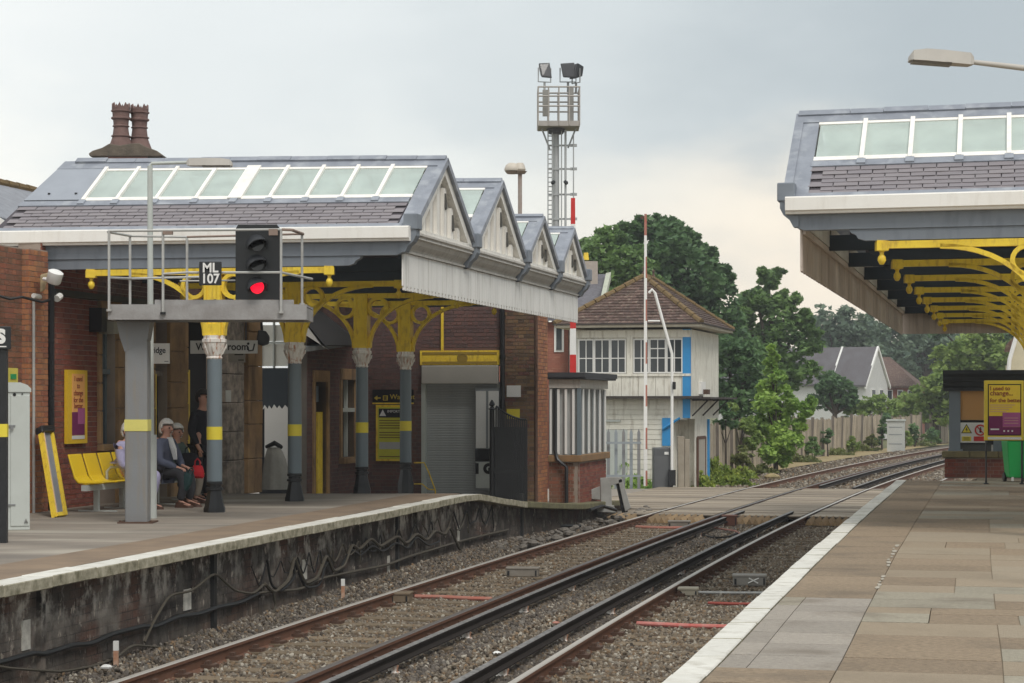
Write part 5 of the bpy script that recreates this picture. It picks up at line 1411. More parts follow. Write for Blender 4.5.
m = MB(); m.box(Fr(GN(168, 233)), -.06, .06, -.03, .03, -.02, .02); m.box(Fr(GN(273, 233)), -.05, .06, -.03, .03, -.03, .05); m.build('clamp', mat('rusty_tube', (0.30, 0.22, 0.18), .7), ga)
m = MB()
for x in (240, 250, 262, 272, 228, 215): m.lathe(G(x, 308, -.3) + Vector((0, 0, .02)), [(.025, 0), (.025, .05), (.015, .09)], 6)
m.box(Fr(G(258, 307)), -.25, .25, -.2, .2, 0, .04); m.build('fixing', RUST, ga)
# signal head
sh_ = root('colour_light_signal', G(258, 302), 'black three lamp colour light signal showing red on the gantry', 'railway signal')
q = [(235.5, 302), (235.5, 229), (238, 224.5), (277, 224.5), (280.5, 229), (280.5, 302)]
m = MB(); m.prism([G(x, y, -.25) for x, y in q], [G(x, y, .05) for x, y in q]); o = m.build('housing', BLACK, sh_); bevel(o, .006)
m = MB(); m.lathe(G(258, 305), [(.06, -.03), (.06, .06)], 10); m.box(Fr(G(258, 302)), -.2, .2, -.15, .02, -.02, .02); m.build('foot', BLACK, sh_)
for k, (cy_, lm) in enumerate(((245, LENS), (265, LENS), (287.5, REDL))):
    c_ = G(256.5, cy_ - .5, -.255)
    m = MB(); m.lathe(c_ + Vector((.01, 0, 0)), [(.085, 0), (.085, .02), (.0, .021)], 22, axis=(0, -1, 0)); m.build('lens', lm, sh_, smooth=True)
    m = MB(); N = 16
    A0 = []
    for j in range(N + 1):
        th = math.pi * (-.12 + 1.24 * j / N) 
        ln = .05 + .30 * max(0, math.sin(th - .25)) ** .7
        A0.append((th, ln))
    for (t0, l0), (t1, l1) in zip(A0, A0[1:]):
        P_ = []
        for (tt, ll) in ((t0, l0), (t1, l1)):
            for r_ in (.118, .128):
                P_.append((c_ + Vector((r_ * math.cos(tt), 0, r_ * math.sin(tt))), c_ + Vector((r_ * math.cos(tt) + ll * .26, -ll, r_ * math.sin(tt) - ll * .24))))
        m.hexa([P_[0][0], P_[2][0], P_[3][0], P_[1][0], P_[0][1], P_[2][1], P_[3][1], P_[1][1]])
    m.build('hood', mat('hood_black', (0.03, 0.032, 0.036), .5), sh_)
# number plate
t = root('signal_number_plate', G(210.5, 272), 'black plate reading ML 107 fixed to the gantry rail', 'sign')
q = face_fr(G(210.5, 273, -.5), .0); q.o = at(210.5, 273.5, YG - .5); s3 = (YG - .5) / 2000
m = MB(); m.box(q, -.14, .14, -.148, .148, 0, .02); o = m.build('plate', BLACK, t); bevel(o, .015, 3)
text('ML', .165, q.p(.0, .065, .024), 0, WHITE, t, bold=.004, xs=.95); text('107', .165, q.p(0, -.07, .024), 0, WHITE, t, bold=.004, xs=.92)

# lamp posts
def lantern(t, c, d, L, m_=WHITE):
    """long street-lamp head from c along d"""
    d = Vector(d).normalized(); sd = Vector((-d.y, d.x, 0)).normalized(); up = sd.cross(d) if sd.cross(d).z > 0 else -sd.cross(d)
    def ring(t_, w, h0, h1): 
        p = c + d * (L * t_); return [p + sd * w + up * h0, p + sd * w * .8 + up * h1, p - sd * w * .8 + up * h1, p - sd * w + up * h0]
    m = MB(); prof = [(0, .04, -.01, .045), (.06, .07, -.02, .075), (.45, .09, -.02, .08), (.75, .10, -.02, .078), (.95, .09, -.02, .06), (1.0, .06, -.02, .02)]
    for a_, b_ in zip(prof, prof[1:]): m.prism(ring(*a_), ring(*b_))
    o = m.build('lamp_housing', m_, t, smooth=True)
    m = MB(); m.prism([c + d * (L * .35) + sd * w - up * .018 for w in (-.09, .09)] + [c + d * (L * .35) + sd * .06 - up * .035, c + d * (L * .35) - sd * .06 - up * .035],
                      [c + d * (L * .96) + sd * w - up * .018 for w in (-.09, .09)] + [c + d * (L * .96) + sd * .06 - up * .035, c + d * (L * .96) - sd * .06 - up * .035])
    m.build('diffuser', mat('lamp_diffuser', (0.22, 0.21, 0.20), .3), t)
LAMPW = mat('lamp_grey_white', (0.52, 0.49, 0.45), 0.6, 0.1, 6)
pb = at(151.5, 518, 26.4); pb.z = 0
t = root('platform_lamp', pb, 'slender white lamp post with a long lantern behind the signal gantry', 'street lamp')
m = MB(); top = at(150, 166, 26.4); m.tube([pb, Vector((pb.x, pb.y, 1.1)), Vector((pb.x - .01, pb.y, 1.1)), top], [.07, .07, .045, .035], 10); m.build('pole', LGREY, t, smooth=True)
m = MB(); m.tube([top, at(152, 163.5, 26.4), at(165, 163, 26.4), at(187, 162.5, 26.4)], .022, 8); m.build('arm', LGREY, t, smooth=True)
lantern(t, at(187, 164.5, 26.4), (1, 0, 0), .60, LAMPW)
pb2 = at(1075, 480, 16.5); pb2.z = 0
t = root('near_lamp', pb2, 'grey street lamp reaching in over the right platform from beyond the frame', 'street lamp')
m = MB(); m.tube([at(972, 62, 16), at(1024, 68, 16), at(1060, 76, 16.1), at(1075, 92, 16.4), pb2], [.02, .024, .03, .05, .07], 10); m.build('pole', LAMPW, t, smooth=True)
lantern(t, at(973, 63.5, 16), (-1, 0.05, .085), .51, LAMPW)
t = root('distant_lamp', at(517, 400, 48), 'twin bracket lamp on a rusty pole rising behind the canopy gables', 'street lamp')
m = MB(); m.tube([at(520, 480, 48), at(520, 172, 48)], .05, 8); m.build('pole', mat('rusty_pole', (0.30, 0.20, 0.16), .8, .3, 4, col2=(.4, .38, .35), blotch=.8), t, smooth=True)
for x, w in ((512, .2), (520, .14)):
    m = MB(); m.lathe(at(x, 171, 48), [(.18 if x == 512 else .12, 0), (.19 if x == 512 else .14, .04), (.15 if x == 512 else .11, .14), (.08, .19)], 14); m.build('lamp_housing', mat('lamp_cream', (0.6, 0.54, 0.46), .5), t, smooth=True)
    m = MB(); m.lathe(at(x, 173, 48), [(.12, -.02), (.17, .04)], 12); m.build('diffuser', mat('lamp_amber', (0.28, 0.22, 0.17), .4), t)
t.location = Vector(t.location)

# ---------------------------------------------------------------- people
def skinned(name, V, Eg, m_, parent, sub=2, roots=(0,)):
    """one continuous limb-and-trunk surface; V: (x, y, z, rx[, ry])"""
    org = wloc(parent)
    me = bpy.data.meshes.new(name)
    me.from_pydata([tuple(Vector(v[:3]) - org) for v in V], Eg, [])
    o = bpy.data.objects.new(name, me); COL.objects.link(o); o.parent = parent
    sk_ = o.modifiers.new('skin', 'SKIN'); sk_.use_smooth_shade = True
    if not me.skin_vertices: bpy.context.view_layer.update()
    for i, v in enumerate(V):
        s = me.skin_vertices[0].data[i]; s.radius = (v[3], v[4] if len(v) > 4 else v[3]); s.use_root = i in roots
    sb_ = o.modifiers.new('sub', 'SUBSURF'); sb_.levels = sub; sb_.render_levels = sub
    me.materials.append(m_)
    return o
def chain(V, Eg, pts, start=None):
    """append a chain of points; joined to vertex index start"""
    prev = start
    for p in pts:
        V.append(p); i = len(V) - 1
        if prev is not None: Eg.append((prev, i))
        prev = i
    return prev
def face_bits(t, H, d, up, hair, hair_m, sc=1.0, bald=False):
    """ears, nose, eyes, mouth, hair on a head centred at H looking along d"""
    d = Vector(d).normalized(); sd = Vector((0, 0, 1)).cross(d).normalized(); u = Vector((0, 0, 1))
    m = MB(); m.prism([H + d * .085 * sc + u * .03 - sd * .008, H + d * .085 * sc + u * .03 + sd * .008, H + d * .09 * sc - u * .02 + sd * .018, H + d * .09 * sc - u * .02 - sd * .018],
                      [H + d * .098 * sc + u * .03 - sd * .004, H + d * .098 * sc + u * .03 + sd * .004, H + d * .122 * sc - u * .018 + sd * .012, H + d * .122 * sc - u * .018 - sd * .012])
    for s in (-1, 1): m.lathe(H + sd * s * .074 * sc - d * .005 - u * .01, [(.012, 0), (.028, .008), (.024, .016)], 10, axis=sd * s)
    m.build('nose_and_ears', SKIN, t, smooth=True)
    m = MB()
    for s in (-1, 1): m.lathe(H + d * .083 * sc + sd * s * .031 + u * .012, [(.011, 0), (.011, .006), (.004, .009)], 8, axis=d)
    m.box(Fr(H + d * .087 * sc - u * .052, sd, u, d), -.022, .022, -.003, .003, -.004, .006)
    m.build('eyes_and_mouth', HAIRB, t)
    m = MB(); nu, nv = 20, 14; gr = random.Random(int(abs(H.x) * 1000)); idx = {}
    g_ = {}
    for a in range(nv + 1):
        for b_ in range(nu):
            ph = math.pi * a / nv; th = 2 * math.pi * b_ / nu
            x, y, z = math.sin(ph) * math.cos(th), math.sin(ph) * math.sin(th), math.cos(ph)
            k_ = 1 + gr.uniform(-.02, .035)
            if a in (0, nv): k_ = 1
            g_[a, b_] = (x, y, z, tuple(round(q_, 5) for q_ in H + u * .012 + d * ((x * .108 - .012) * sc * k_) + sd * (y * .094 * sc * k_) + u * (z * .122 * sc * k_)))
    for a in range(nv):
        for b_ in range(nu):
            q = [g_[a, b_], g_[a, (b_ + 1) % nu], g_[a + 1, (b_ + 1) % nu], g_[a + 1, b_]]
            x = sum(v[0] for v in q) / 4; y = sum(v[1] for v in q) / 4; z = sum(v[2] for v in q) / 4
            if z > .50 or (x < .42 and z > .05) or (x < -.05 and z > -.62): 
                f = []
                for v in q:
                    if v[3] not in idx: idx[v[3]] = len(m.v); m.v.append(v[3])
                    if idx[v[3]] not in f: f.append(idx[v[3]])
                if len(f) > 2: m.f.append(tuple(f)); m.m.append(0)
    o = m.build('hair', hair_m, t, smooth=True, fix=False); so = o.modifiers.new('thick', 'SOLIDIFY'); so.thickness = .012; so.offset = -1
def seated(name, label, px, Y, faceh, top_m, leg_m, hair_m, head_py, hand_l, hand_r, lean=.06, hood=False, collar=True, scale=1.0, feet=(.33, .40), yoff=0):
    """a person on the bench; local x forward (to the track), y to the left, z up"""
    o = at(px, 403, Y); o.z = 0
    t = root(name, o, label, 'person')
    c, s = math.cos(faceh), math.sin(faceh)
    def Lc(x, y, z): return (o.x + c * x - s * y, o.y + s * x + c * y, z)
    def P(x, y, z, r, r2=None): q = Lc(x, y, z); return (*q, r, r2 or r)
    hz = E + (HY - head_py) * Y / FP - .105        # head centre
    nk = hz - .125; shz = nk - .065; hl = lean
    # body with head, arms, hands, legs as one skin
    V, Eg = [], []
    V.append(P(0, 0, .52, .11))
    sp = chain(V, Eg, [P(-.01, 0, .66, .10), P(.0 + hl * .4, 0, .80, .105), P(hl, 0, shz, .09)], 0)
    hd = chain(V, Eg, [P(hl + .02, 0, nk, .052), P(hl + .035, 0, nk + .07, .062), P(hl + .04, 0, hz + .0, .094, .086), P(hl + .03, 0, hz + .06, .08, .074)], sp)
    for sd, hand in ((1, hand_l), (-1, hand_r)):
        el = (.08 + hl, sd * .27, shz - .28)
        w = chain(V, Eg, [P(hl, sd * .17, shz + .0, .05), P(el[0], el[1], el[2], .042), P(*hand, .028), P(hand[0] + .045, hand[1] - sd * .01, hand[2] - .01, .036, .022), P(hand[0] + .08, hand[1] - sd * .015, hand[2] - .018, .034, .018)], sp)
        for f in range(4):
            fy = hand[1] - sd * .015 + (f - 1.5) * .019
            chain(V, Eg, [P(hand[0] + .095, fy, hand[2] - .02, .009), P(hand[0] + .125 - abs(f - 1.5) * .006, fy, hand[2] - .035, .0085), P(hand[0] + .135 - abs(f - 1.5) * .008, fy, hand[2] - .06, .007)], w)
        chain(V, Eg, [P(hand[0] + .05, hand[1] - sd * .035, hand[2] - .01, .01), P(hand[0] + .085, hand[1] - sd * .045, hand[2] - .025, .009)], w - 1)
        hp = chain(V, Eg, [P(.03, sd * .09, .51, .075), P(.42, sd * .11, .50, .062), P(feet[0] + .05, sd * .11, .27, .045), P(feet[0], sd * .12, .09, .035)], 0)
        chain(V, Eg, [P(feet[0] + .10, sd * .13, .045, .036, .028), P(feet[0] + .19, sd * .14, .035, .03, .022)], hp)
    skinned('body', V, Eg, SKIN, t, 2)
    # jacket
    V, Eg = [], []
    V.append(P(.0, 0, .53, .19, .15))
    sp = chain(V, Eg, [P(-.01, 0, .66, .195, .16), P(hl * .5, 0, .80, .19, .15), P(hl, 0, shz - .03, .165, .12), P(hl + .012, 0, shz + .055, .078)], 0)
    for sd, hand in ((1, hand_l), (-1, hand_r)):
        chain(V, Eg, [P(hl, sd * .18, shz - .03, .085), P(.05 + hl, sd * .25, shz - .17, .075), P(.08 + hl, sd * .28, shz - .29, .068), P((hand[0] + .08 + hl) / 2, (hand[1] + sd * .27) / 2, (hand[2] + shz - .28) / 2, .06), P(hand[0] - .005, hand[1], hand[2], .045)], sp - 1)
    chain(V, Eg, [P(.12, 0, .50, .15, .09)], 0)
    skinned('jacket', V, Eg, top_m, t, 2)
    # trousers
    V, Eg = [], []
    V.append(P(-.01, 0, .52, .14, .12))
    for sd in (1, -1):
        chain(V, Eg, [P(.12, sd * .10, .515, .10), P(.42, sd * .12, .505, .086), P(feet[0] + .06, sd * .12, .28, .07), P(feet[0] + .005, sd * .13, .10, .062)], 0)
    skinned('trousers', V, Eg, leg_m, t, 2)
    for sd in (1, -1):
        m = MB(); q = Fr(Lc(feet[0], sd * .125, 0), (c, s, 0), (-s, c, 0), (0, 0, 1))
        for (a0, w0, h0), (a1, w1, h1) in zip([(-.06, .03, .06), (-.03, .042, .085), (.06, .045, .08), (.16, .045, .05), (.21, .03, .03)], [(-.03, .042, .085), (.06, .045, .08), (.16, .045, .05), (.21, .03, .03), (.225, .01, .02)]):
            m.prism([q.p(a0, -w0, .0), q.p(a0, w0, .0), q.p(a0, w0 * .7, h0), q.p(a0, -w0 * .7, h0)], [q.p(a1, -w1, .0), q.p(a1, w1, .0), q.p(a1, w1 * .7, h1), q.p(a1, -w1 * .7, h1)])
        m.build('shoe', SHOE, t, smooth=True)
    if collar:
        m = MB(); q = Fr(Lc(hl + .06, 0, 0), (c, s, 0), (-s, c, 0), (0, 0, 1))
        m.prism([q.p(.0, -.05, nk + .0), q.p(.0, .05, nk + .0), q.p(.075, .035, shz - .10), q.p(.085, 0, shz - .26), q.p(.075, -.035, shz - .10)],
                [q.p(.04, -.05, nk + .0), q.p(.04, .05, nk + .0), q.p(.12, .03, shz - .10), q.p(.15, 0, shz - .26), q.p(.12, -.03, shz - .10)]); m.build('shirt_front', SHIRT, t)
    fd = Vector((c, s, 0))
    face_bits(t, Vector(Lc(hl + .04, 0, hz)), fd + Vector((.0, -.55, 0)), None, 'short', hair_m, sc=1.08)
    return t, Lc
FHd = -.36
man, LM = seated('person', 'white haired man in a navy jacket and dark trousers seated left of the first column', 160, 29.3, FHd, NAVYC, CHAR, HAIRW, 421.5, (.33, .08, .60), (.34, -.10, .58), lean=.08, feet=(.40, .4))
lady2, L2_ = seated('person', 'person in a sage cardigan and beige trousers seated just behind the white haired man', 171.5, 30.4, FHd, GRNC, BEIGE, HAIRW, 426, (.34, .07, .66), (.36, -.08, .66), lean=.06, collar=False, feet=(.34, .4))
lady1, L1_ = seated('person', 'person in a pale lavender coat seated behind the grey signal post', 127, 28.6, FHd, LAV, LAV, HAIRW, 424, (.22, .08, .58), (.22, -.08, .58), lean=.0, collar=False, feet=(.3, .4))
def bag(name, label, c, ax, sz, m_, cat='bag', hang=.0):
    t = root(name, c, label, cat)
    q = Fr(c, *ax)
    m = MB(); rs = []
    for f, wf_, df in ((0, .80, .7), (.12, 1.0, 1.0), (.5, .98, .95), (.85, .8, .6), (1, .66, .3)):
        rs.append([q.p(sz[0] * wf_ * math.copysign(abs(math.cos(th)) ** .6, math.cos(th)), sz[1] * df * math.copysign(abs(math.sin(th)) ** .6, math.sin(th)), sz[2] * f + .01 * math.sin(3 * th)) for th in [2 * math.pi * k / 20 for k in range(20)]])
    for A_, B_ in zip(rs, rs[1:]):
        i = len(m.v); m.v += [tuple(p) for p in A_] + [tuple(p) for p in B_]
        for k in range(20): m.f.append((i + k, i + (k + 1) % 20, i + 20 + (k + 1) % 20, i + 20 + k)); m.m.append(0)
    for r_ in (rs[0], rs[-1]):
        i = len(m.v); m.v += [tuple(p) for p in r_]; m.f.append(tuple(range(i, i + 20))); m.m.append(0)
    m.build('bag_body', m_, t, smooth=True)
    m = MB(); m.tube([q.p(-sz[0] * .4, 0, sz[2]), q.p(-sz[0] * .35, 0, sz[2] + .07 + hang), q.p(0, 0, sz[2] + .11 + hang), q.p(sz[0] * .35, 0, sz[2] + .07 + hang), q.p(sz[0] * .4, 0, sz[2])], .01, 6); m.build('handle', m_, t)
    return t
fd = Vector((math.cos(FHd), math.sin(FHd), 0)); sd_ = Vector((-math.sin(FHd), math.cos(FHd), 0))
tilt = (fd * .85 + Vector((0, 0, -.5))).normalized(); upt = tilt.cross(sd_).normalized(); upt = upt if upt.z > 0 else -upt
bag('handbag', 'dark teal bag resting on the knees of the white haired man', Vector(LM(.44, -.12, .28)), (tilt, sd_, upt), (.095, .05, .24), TEAL)
bag('handbag', 'black bag held on the lap of the person in the sage cardigan', Vector(L2_(.36, -.1, .56)), (fd, sd_, Vector((0, 0, 1))), (.17, .08, .20), BLKC)
# standing figure
def standing(px, Y, head_py, label):
    o = at(px, 403, Y); o.z = 0
    t = root('person', o, label, 'person'); h = -.55; c, s = math.cos(h), math.sin(h)
    def Lc(x, y, z): return (o.x + c * x - s * y, o.y + s * x + c * y, z)
    def P(x, y, z, r, r2=None): q = Lc(x, y, z); return (*q, r, r2 or r)
    hz = E + (HY - head_py) * Y / FP - .115; shz = hz - .26
    V, Eg = [P(0, 0, .95, .11)], []
    sp = chain(V, Eg, [P(0, 0, 1.15, .10), P(.01, 0, shz, .09)], 0)
    chain(V, Eg, [P(.02, 0, hz - .14, .052), P(.03, 0, hz - .075, .062), P(.035, 0, hz, .086, .078), P(.03, 0, hz + .06, .072, .066)], sp)
    for sd in (1, -1):
        w = chain(V, Eg, [P(0, sd * .17, shz, .05), P(-.02, sd * .23, shz - .28, .042), P(.10, sd * .20, shz - .50, .03), P(.12, sd * .195, shz - .55, .036, .02), P(.13, sd * .19, shz - .59, .03, .018)], sp)
        for f in range(4): chain(V, Eg, [P(.135 + (f - 1.5) * .018, sd * .19, shz - .61, .009), P(.14 + (f - 1.5) * .018, sd * .185, shz - .645 + abs(f - 1.5) * .006, .008), P(.13 + (f - 1.5) * .016, sd * .175, shz - .665, .007)], w)
        chain(V, Eg, [P(.165, sd * .18, shz - .57, .01), P(.175, sd * .17, shz - .60, .009)], w - 1)
        a_ = chain(V, Eg, [P(0, sd * .09, .90, .08), P(.01, sd * .10, .50, .055), P(-.01, sd * .11, .09, .035)], 0)
        chain(V, Eg, [P(.08, sd * .12, .045, .035, .028), P(.17, sd * .125, .035, .03, .022)], a_)
    skinned('body', V, Eg, SKIN, t, 2)
    V, Eg = [P(0, 0, .80, .19, .15)], []
    sp = chain(V, Eg, [P(0, 0, 1.0, .175, .14), P(0, 0, 1.2, .165, .13), P(.01, 0, shz - .02, .14, .11), P(.015, 0, shz + .09, .08)], 0)
    for sd in (1, -1): chain(V, Eg, [P(0, sd * .17, shz - .01, .08), P(-.02, sd * .225, shz - .26, .066), P(.09, sd * .20, shz - .48, .048)], sp - 1)
    skinned('coat', V, Eg, BLKC, t, 2)
    V, Eg = [P(0, 0, .88, .15, .13)], []
    for sd in (1, -1): chain(V, Eg, [P(0, sd * .09, .80, .10), P(.01, sd * .10, .48, .08), P(-.01, sd * .11, .08, .065)], 0)
    skinned('trousers', V, Eg, BLKC, t, 2)
    for sd in (1, -1):
        m = MB(); q = Fr(Lc(0, sd * .12, 0), (c, s, 0), (-s, c, 0), (0, 0, 1))
        m.prism([q.p(-.08, -.045, 0), q.p(-.08, .045, 0), q.p(-.07, .03, .09), q.p(-.07, -.03, .09)], [q.p(.2, -.035, 0), q.p(.2, .035, 0), q.p(.19, .02, .04), q.p(.19, -.02, .04)]); m.build('shoe', BLACK, t, smooth=True)
    face_bits(t, Vector(Lc(.035, 0, hz)), Vector((c, s, 0)), None, 'short', HAIRB, sc=1.05)
    return t, Lc
st, LS = standing(201.5, 31.4, 390.5, 'dark haired person in a long black coat standing half hidden by the first column')
bag('shopping_bag', 'bright red cloth bag hanging beside the black coated figure', at(197.5, 478, 29.75), ((1, 0, 0), (0, 1, 0), (0, 0, 1)), (.10, .07, .18), REDC)

# ---------------------------------------------------------------- right shelter, poster stand, bin
YS = 40.5; s_ = YS / 2000
fsr = face_fr(Vector((at(945, 403, YS).x, YS, 0)), -.26)
def su(px): return (px - 945) * s_
def sz(py): return E + (HY - py) * s_
t = root('waiting_shelter', fsr.o, 'small waiting shelter with dark moulded roof and brick dwarf wall', 'shelter')
U1 = su(1060)
m = MB(); m.box(fsr, 0, U1, 0, sz(457), -.25, 0); m.box(Fr(fsr.o, -fsr.W, fsr.V, fsr.U), .0, 2.6, 0, sz(457), .0, .25); m.build('dwarf_wall', MORT, t)
brickwork(fsr, -.0, U1, .02, sz(458), BRICK, t); brickwork(Fr(fsr.o, -fsr.W, fsr.V, -fsr.U), 0, 2.6, .02, sz(458), BRICK, t)
for k in range(5):
    a_, b_ = su(942) + k * .56, su(942) + (k + 1) * .56 - .008
    m = MB(); m.box(fsr, a_, b_, sz(457.5), sz(451), -.3, .07); o = m.build('coping_stone', mat('shelter_coping', (0.24, 0.20, 0.10), .9, .2, 6, col2=(.12, .10, .06), blotch=.7), t); bevel(o, .015, 1)
m = MB(); m.box(fsr, su(949), su(960), sz(451), sz(386), -.16, .0); m.box(fsr, su(948), su(962), sz(455) + .03, sz(449), -.17, .02); m.build('corner_post', mat('shelter_blue_grey', (0.22, 0.26, 0.30), .5, .1, 3), t)
m = MB(); m.box(fsr, su(992), su(1000), sz(451), sz(386), -.16, .0); m.build('post', COLB, t)
m = MB()
prof = [(.30, 370.5), (.30, 374), (.24, 377), (.22, 381), (.16, 382), (.14, 386), (.08, 388), (.08, 391), (-.3, 391), (-.3, 370.5)]
m.prism([fsr.p(su(943.5) - .0, sz(y), w) for w, y in prof], [fsr.p(U1, sz(y), w) for w, y in prof])
m.box(fsr, su(944), su(1060), sz(391), sz(371), -2.8, -.3); m.build('roof', mat('shelter_roof', (0.045, 0.05, 0.058), .5), t)
panel('orange_board', fsr, su(960), su(992), sz(421.5), sz(391), -.10, -.07, mat('faded_orange_board', (0.68, 0.37, 0.14), .6, .06, 2), t)
panel('lower_glass', fsr, su(960), su(1030), sz(451), sz(444), -.12, -.1, GLASSD, t)
panel('inner_panel', fsr, su(960), su(1060), sz(451), sz(391), -.5, -.46, mat('shelter_inner', (0.30, 0.30, 0.29), .7), t)
m = MB()
for x in (990, 1001, 1010): m.box(fsr, su(x), su(x) + .035, sz(451), sz(425), -.09, -.05)
m.box(fsr, su(988), su(1018), sz(442), sz(440), -.09, -.05); m.build('window_bars', WHITE, t)
w = root('safety_sign', fsr.p(su(972), sz(432), 0), 'black framed sign with a yellow hazard triangle and a red prohibition circle on the shelter', 'sign')
panel('frame', fsr, su(958), su(992), sz(444.5), sz(420), -.06, -.02, INK, w); panel('plate', fsr, su(959.8), su(986), sz(442.5), sz(422.5), -.019, -.012, SIGNW, w)
m = MB(); c_ = fsr.p(su(966), sz(430), 0); 
tri = lambda r_, d, w0: [c_ + fsr.U * (r_ * math.cos(a_)) + fsr.V * (r_ * math.sin(a_)) + fsr.W * d for a_ in (math.pi / 2, math.pi * 7 / 6, math.pi * 11 / 6)]
m.prism(tri(.125, -.010, 0), tri(.125, -.006, 0)); m.build('triangle_border', INK, w)
m = MB(); m.prism(tri(.095, -.005, 0), tri(.095, -.002, 0)); m.build('triangle', YELB, w)
m = MB(); q = [(0, .05), (-.02, .0), (.005, .0), (-.01, -.04), (.025, .01), (.003, .01), (.015, .05)]
m.prism([c_ + fsr.U * a_ + fsr.V * b_ + fsr.W * 0 for a_, b_ in q], [c_ + fsr.U * a_ + fsr.V * b_ + fsr.W * .003 for a_, b_ in q]); m.build('lightning_mark', INK, w)
c2_ = fsr.p(su(979.5), sz(430), 0); m = MB()
for k in range(20):
    t0, t1 = 2 * math.pi * k / 20, 2 * math.pi * (k + 1) / 20
    Q = lambda r_, tt, d: c2_ + fsr.U * (r_ * math.cos(tt)) + fsr.V * (r_ * math.sin(tt)) + fsr.W * d
    m.hexa([Q(.085, t0, -.01), Q(.115, t0, -.01), Q(.115, t1, -.01), Q(.085, t1, -.01), Q(.085, t0, 0), Q(.115, t0, 0), Q(.115, t1, 0), Q(.085, t1, 0)])
m.tube([Q(.09, 2.3, -.002), Q(.09, 2.3 + math.pi, -.002)], .011, 6); m.build('prohibition_ring', REDP, w)
m = MB(); m.lathe(c2_ + fsr.V * .045 - fsr.W * .008, [(.015, 0), (.015, .004)], 8, axis=fsr.W); m.box(Fr(c2_, fsr.U, fsr.V, fsr.W), -.02, .02, -.05, .03, -.008, -.003); m.build('figure_mark', INK, w)
panel('yellow_caption', fsr, su(961.5), su(970.5), sz(441), sz(436.3), -.011, -.007, YELB, w); panel('red_caption', fsr, su(973), su(985.5), sz(441), sz(436.3), -.011, -.007, REDP, w)
for k in range(3): panel('caption_line', fsr, su(963), su(969), sz(437.5 + k * 1.2) - .004, sz(437.5 + k * 1.2) + .004, -.0065, -.003, INK, w)
# poster stand
YP = 37.4; s_ = YP / 2000; fp2 = face_fr(Vector((at(1004, 403, YP).x, YP, 0)), -.05)
pu = lambda x: (x - 1004) * s_
pz = lambda y: E + (HY - y) * s_
t = root('poster_stand', fp2.o, 'yellow framed poster on thin black legs standing before the right shelter', 'poster stand')
m = MB(); m.box(fp2, pu(984.5), pu(1023.5), pz(440.5), pz(380.5), -.05, 0); o = m.build('frame', mat('stand_yellow', (0.80, 0.62, 0.06), .5), t); bevel(o, .01)
panel('border', fp2, pu(988), pu(1021), pz(435.5), pz(384), .001, .006, INK, t)
panel('sheet', fp2, pu(989), pu(1020), pz(434.5), pz(385), .007, .011, PAPY, t)
panel('purple_block', fp2, pu(989), pu(1002.5), pz(434.5), pz(416), .012, .016, PURP, t); panel('purple_base', fp2, pu(1002.5), pu(1020), pz(434.5), pz(427), .012, .016, PURP, t)
panel('mauve_block', fp2, pu(1002.5), pu(1020), pz(426.8), pz(412.5), .012, .018, MAUV, t)
for s__, y_, z_ in (('I used to', 388.5, .105), ('change...', 393.3, .125), ('for the better', 400.5, .105)): text(s__, z_, fp2.p(pu(990), pz(y_), .013), -.05, PINK, t, align='LEFT', bold=.002)
m = MB()
for k in range(4): m.box(fp2, pu(990), pu(1015 - 3 * k), pz(405 + 2.2 * k) - .006, pz(405 + 2.2 * k) + .006, .012, .014)
for k in range(3): m.box(fp2, pu(1004), pu(1018), pz(418 + 2.6 * k) - .006, pz(418 + 2.6 * k) + .006, .019, .021)
m.build('text_lines', mat('pale_ink', (0.6, 0.35, 0.3)), t)
m = MB()
for x in (1004, 1008, 1012): m.lathe(fp2.p(pu(x), pz(431), .017), [(.018, 0), (.018, .003)], 8, axis=fp2.W)
m.box(fp2, pu(990.5), pu(999), pz(430), pz(428.5), .017, .02); m.box(fp2, pu(988), pu(1021), pz(439.5), pz(437), .001, .006); m.build('white_marks', SIGNW, t)
for x in (986.5, 1022):
    m = MB(); m.box(fp2, pu(x) - .015, pu(x) + .015, .0, pz(440), -.04, -.01); m.lathe(fp2.p(pu(x), 0, -.025), [(.05, 0), (.05, .015), (.02, .03), (.02, .06)], 8); m.build('leg', BLACK, t)
# wheelie bin
c_ = at(1017, 476, 38.6); c_.z = 0; t = root('wheeled_bin', c_, 'bright green wheeled bin half hidden by the poster stand', 'bin')
m = MB(); fq = Fr(c_); s_ = 38.6 / 2000
def ringb(z, w_, d): return [(c_.x - w_, c_.y - d, z), (c_.x + w_, c_.y - d, z), (c_.x + w_, c_.y + d, z), (c_.x - w_, c_.y + d, z)]
m.prism(ringb(.08, .19, .19), ringb(.80, .25, .25)); o = m.build('body', GREENP, t); bevel(o, .03, 3)
m = MB(); m.prism(ringb(.80, .27, .27), ringb(.84, .275, .27)); m.prism(ringb(.84, .275, .27), ringb(.89, .24, .24)); o = m.build('lid', GREENP, t); bevel(o, .015, 2)
for sx in (-1, 1):
    m = MB(); m.lathe(c_ + Vector((sx * .17, .17, .09)), [(.09, 0), (.09, .05)], 14, axis=(sx, 0, 0)); m.build('wheel', BLACK, t)
m = MB(); m.box(fq, -.16, -.12, -.23, -.20, 0.02, .10); m.build('foot', SIGNW, t)
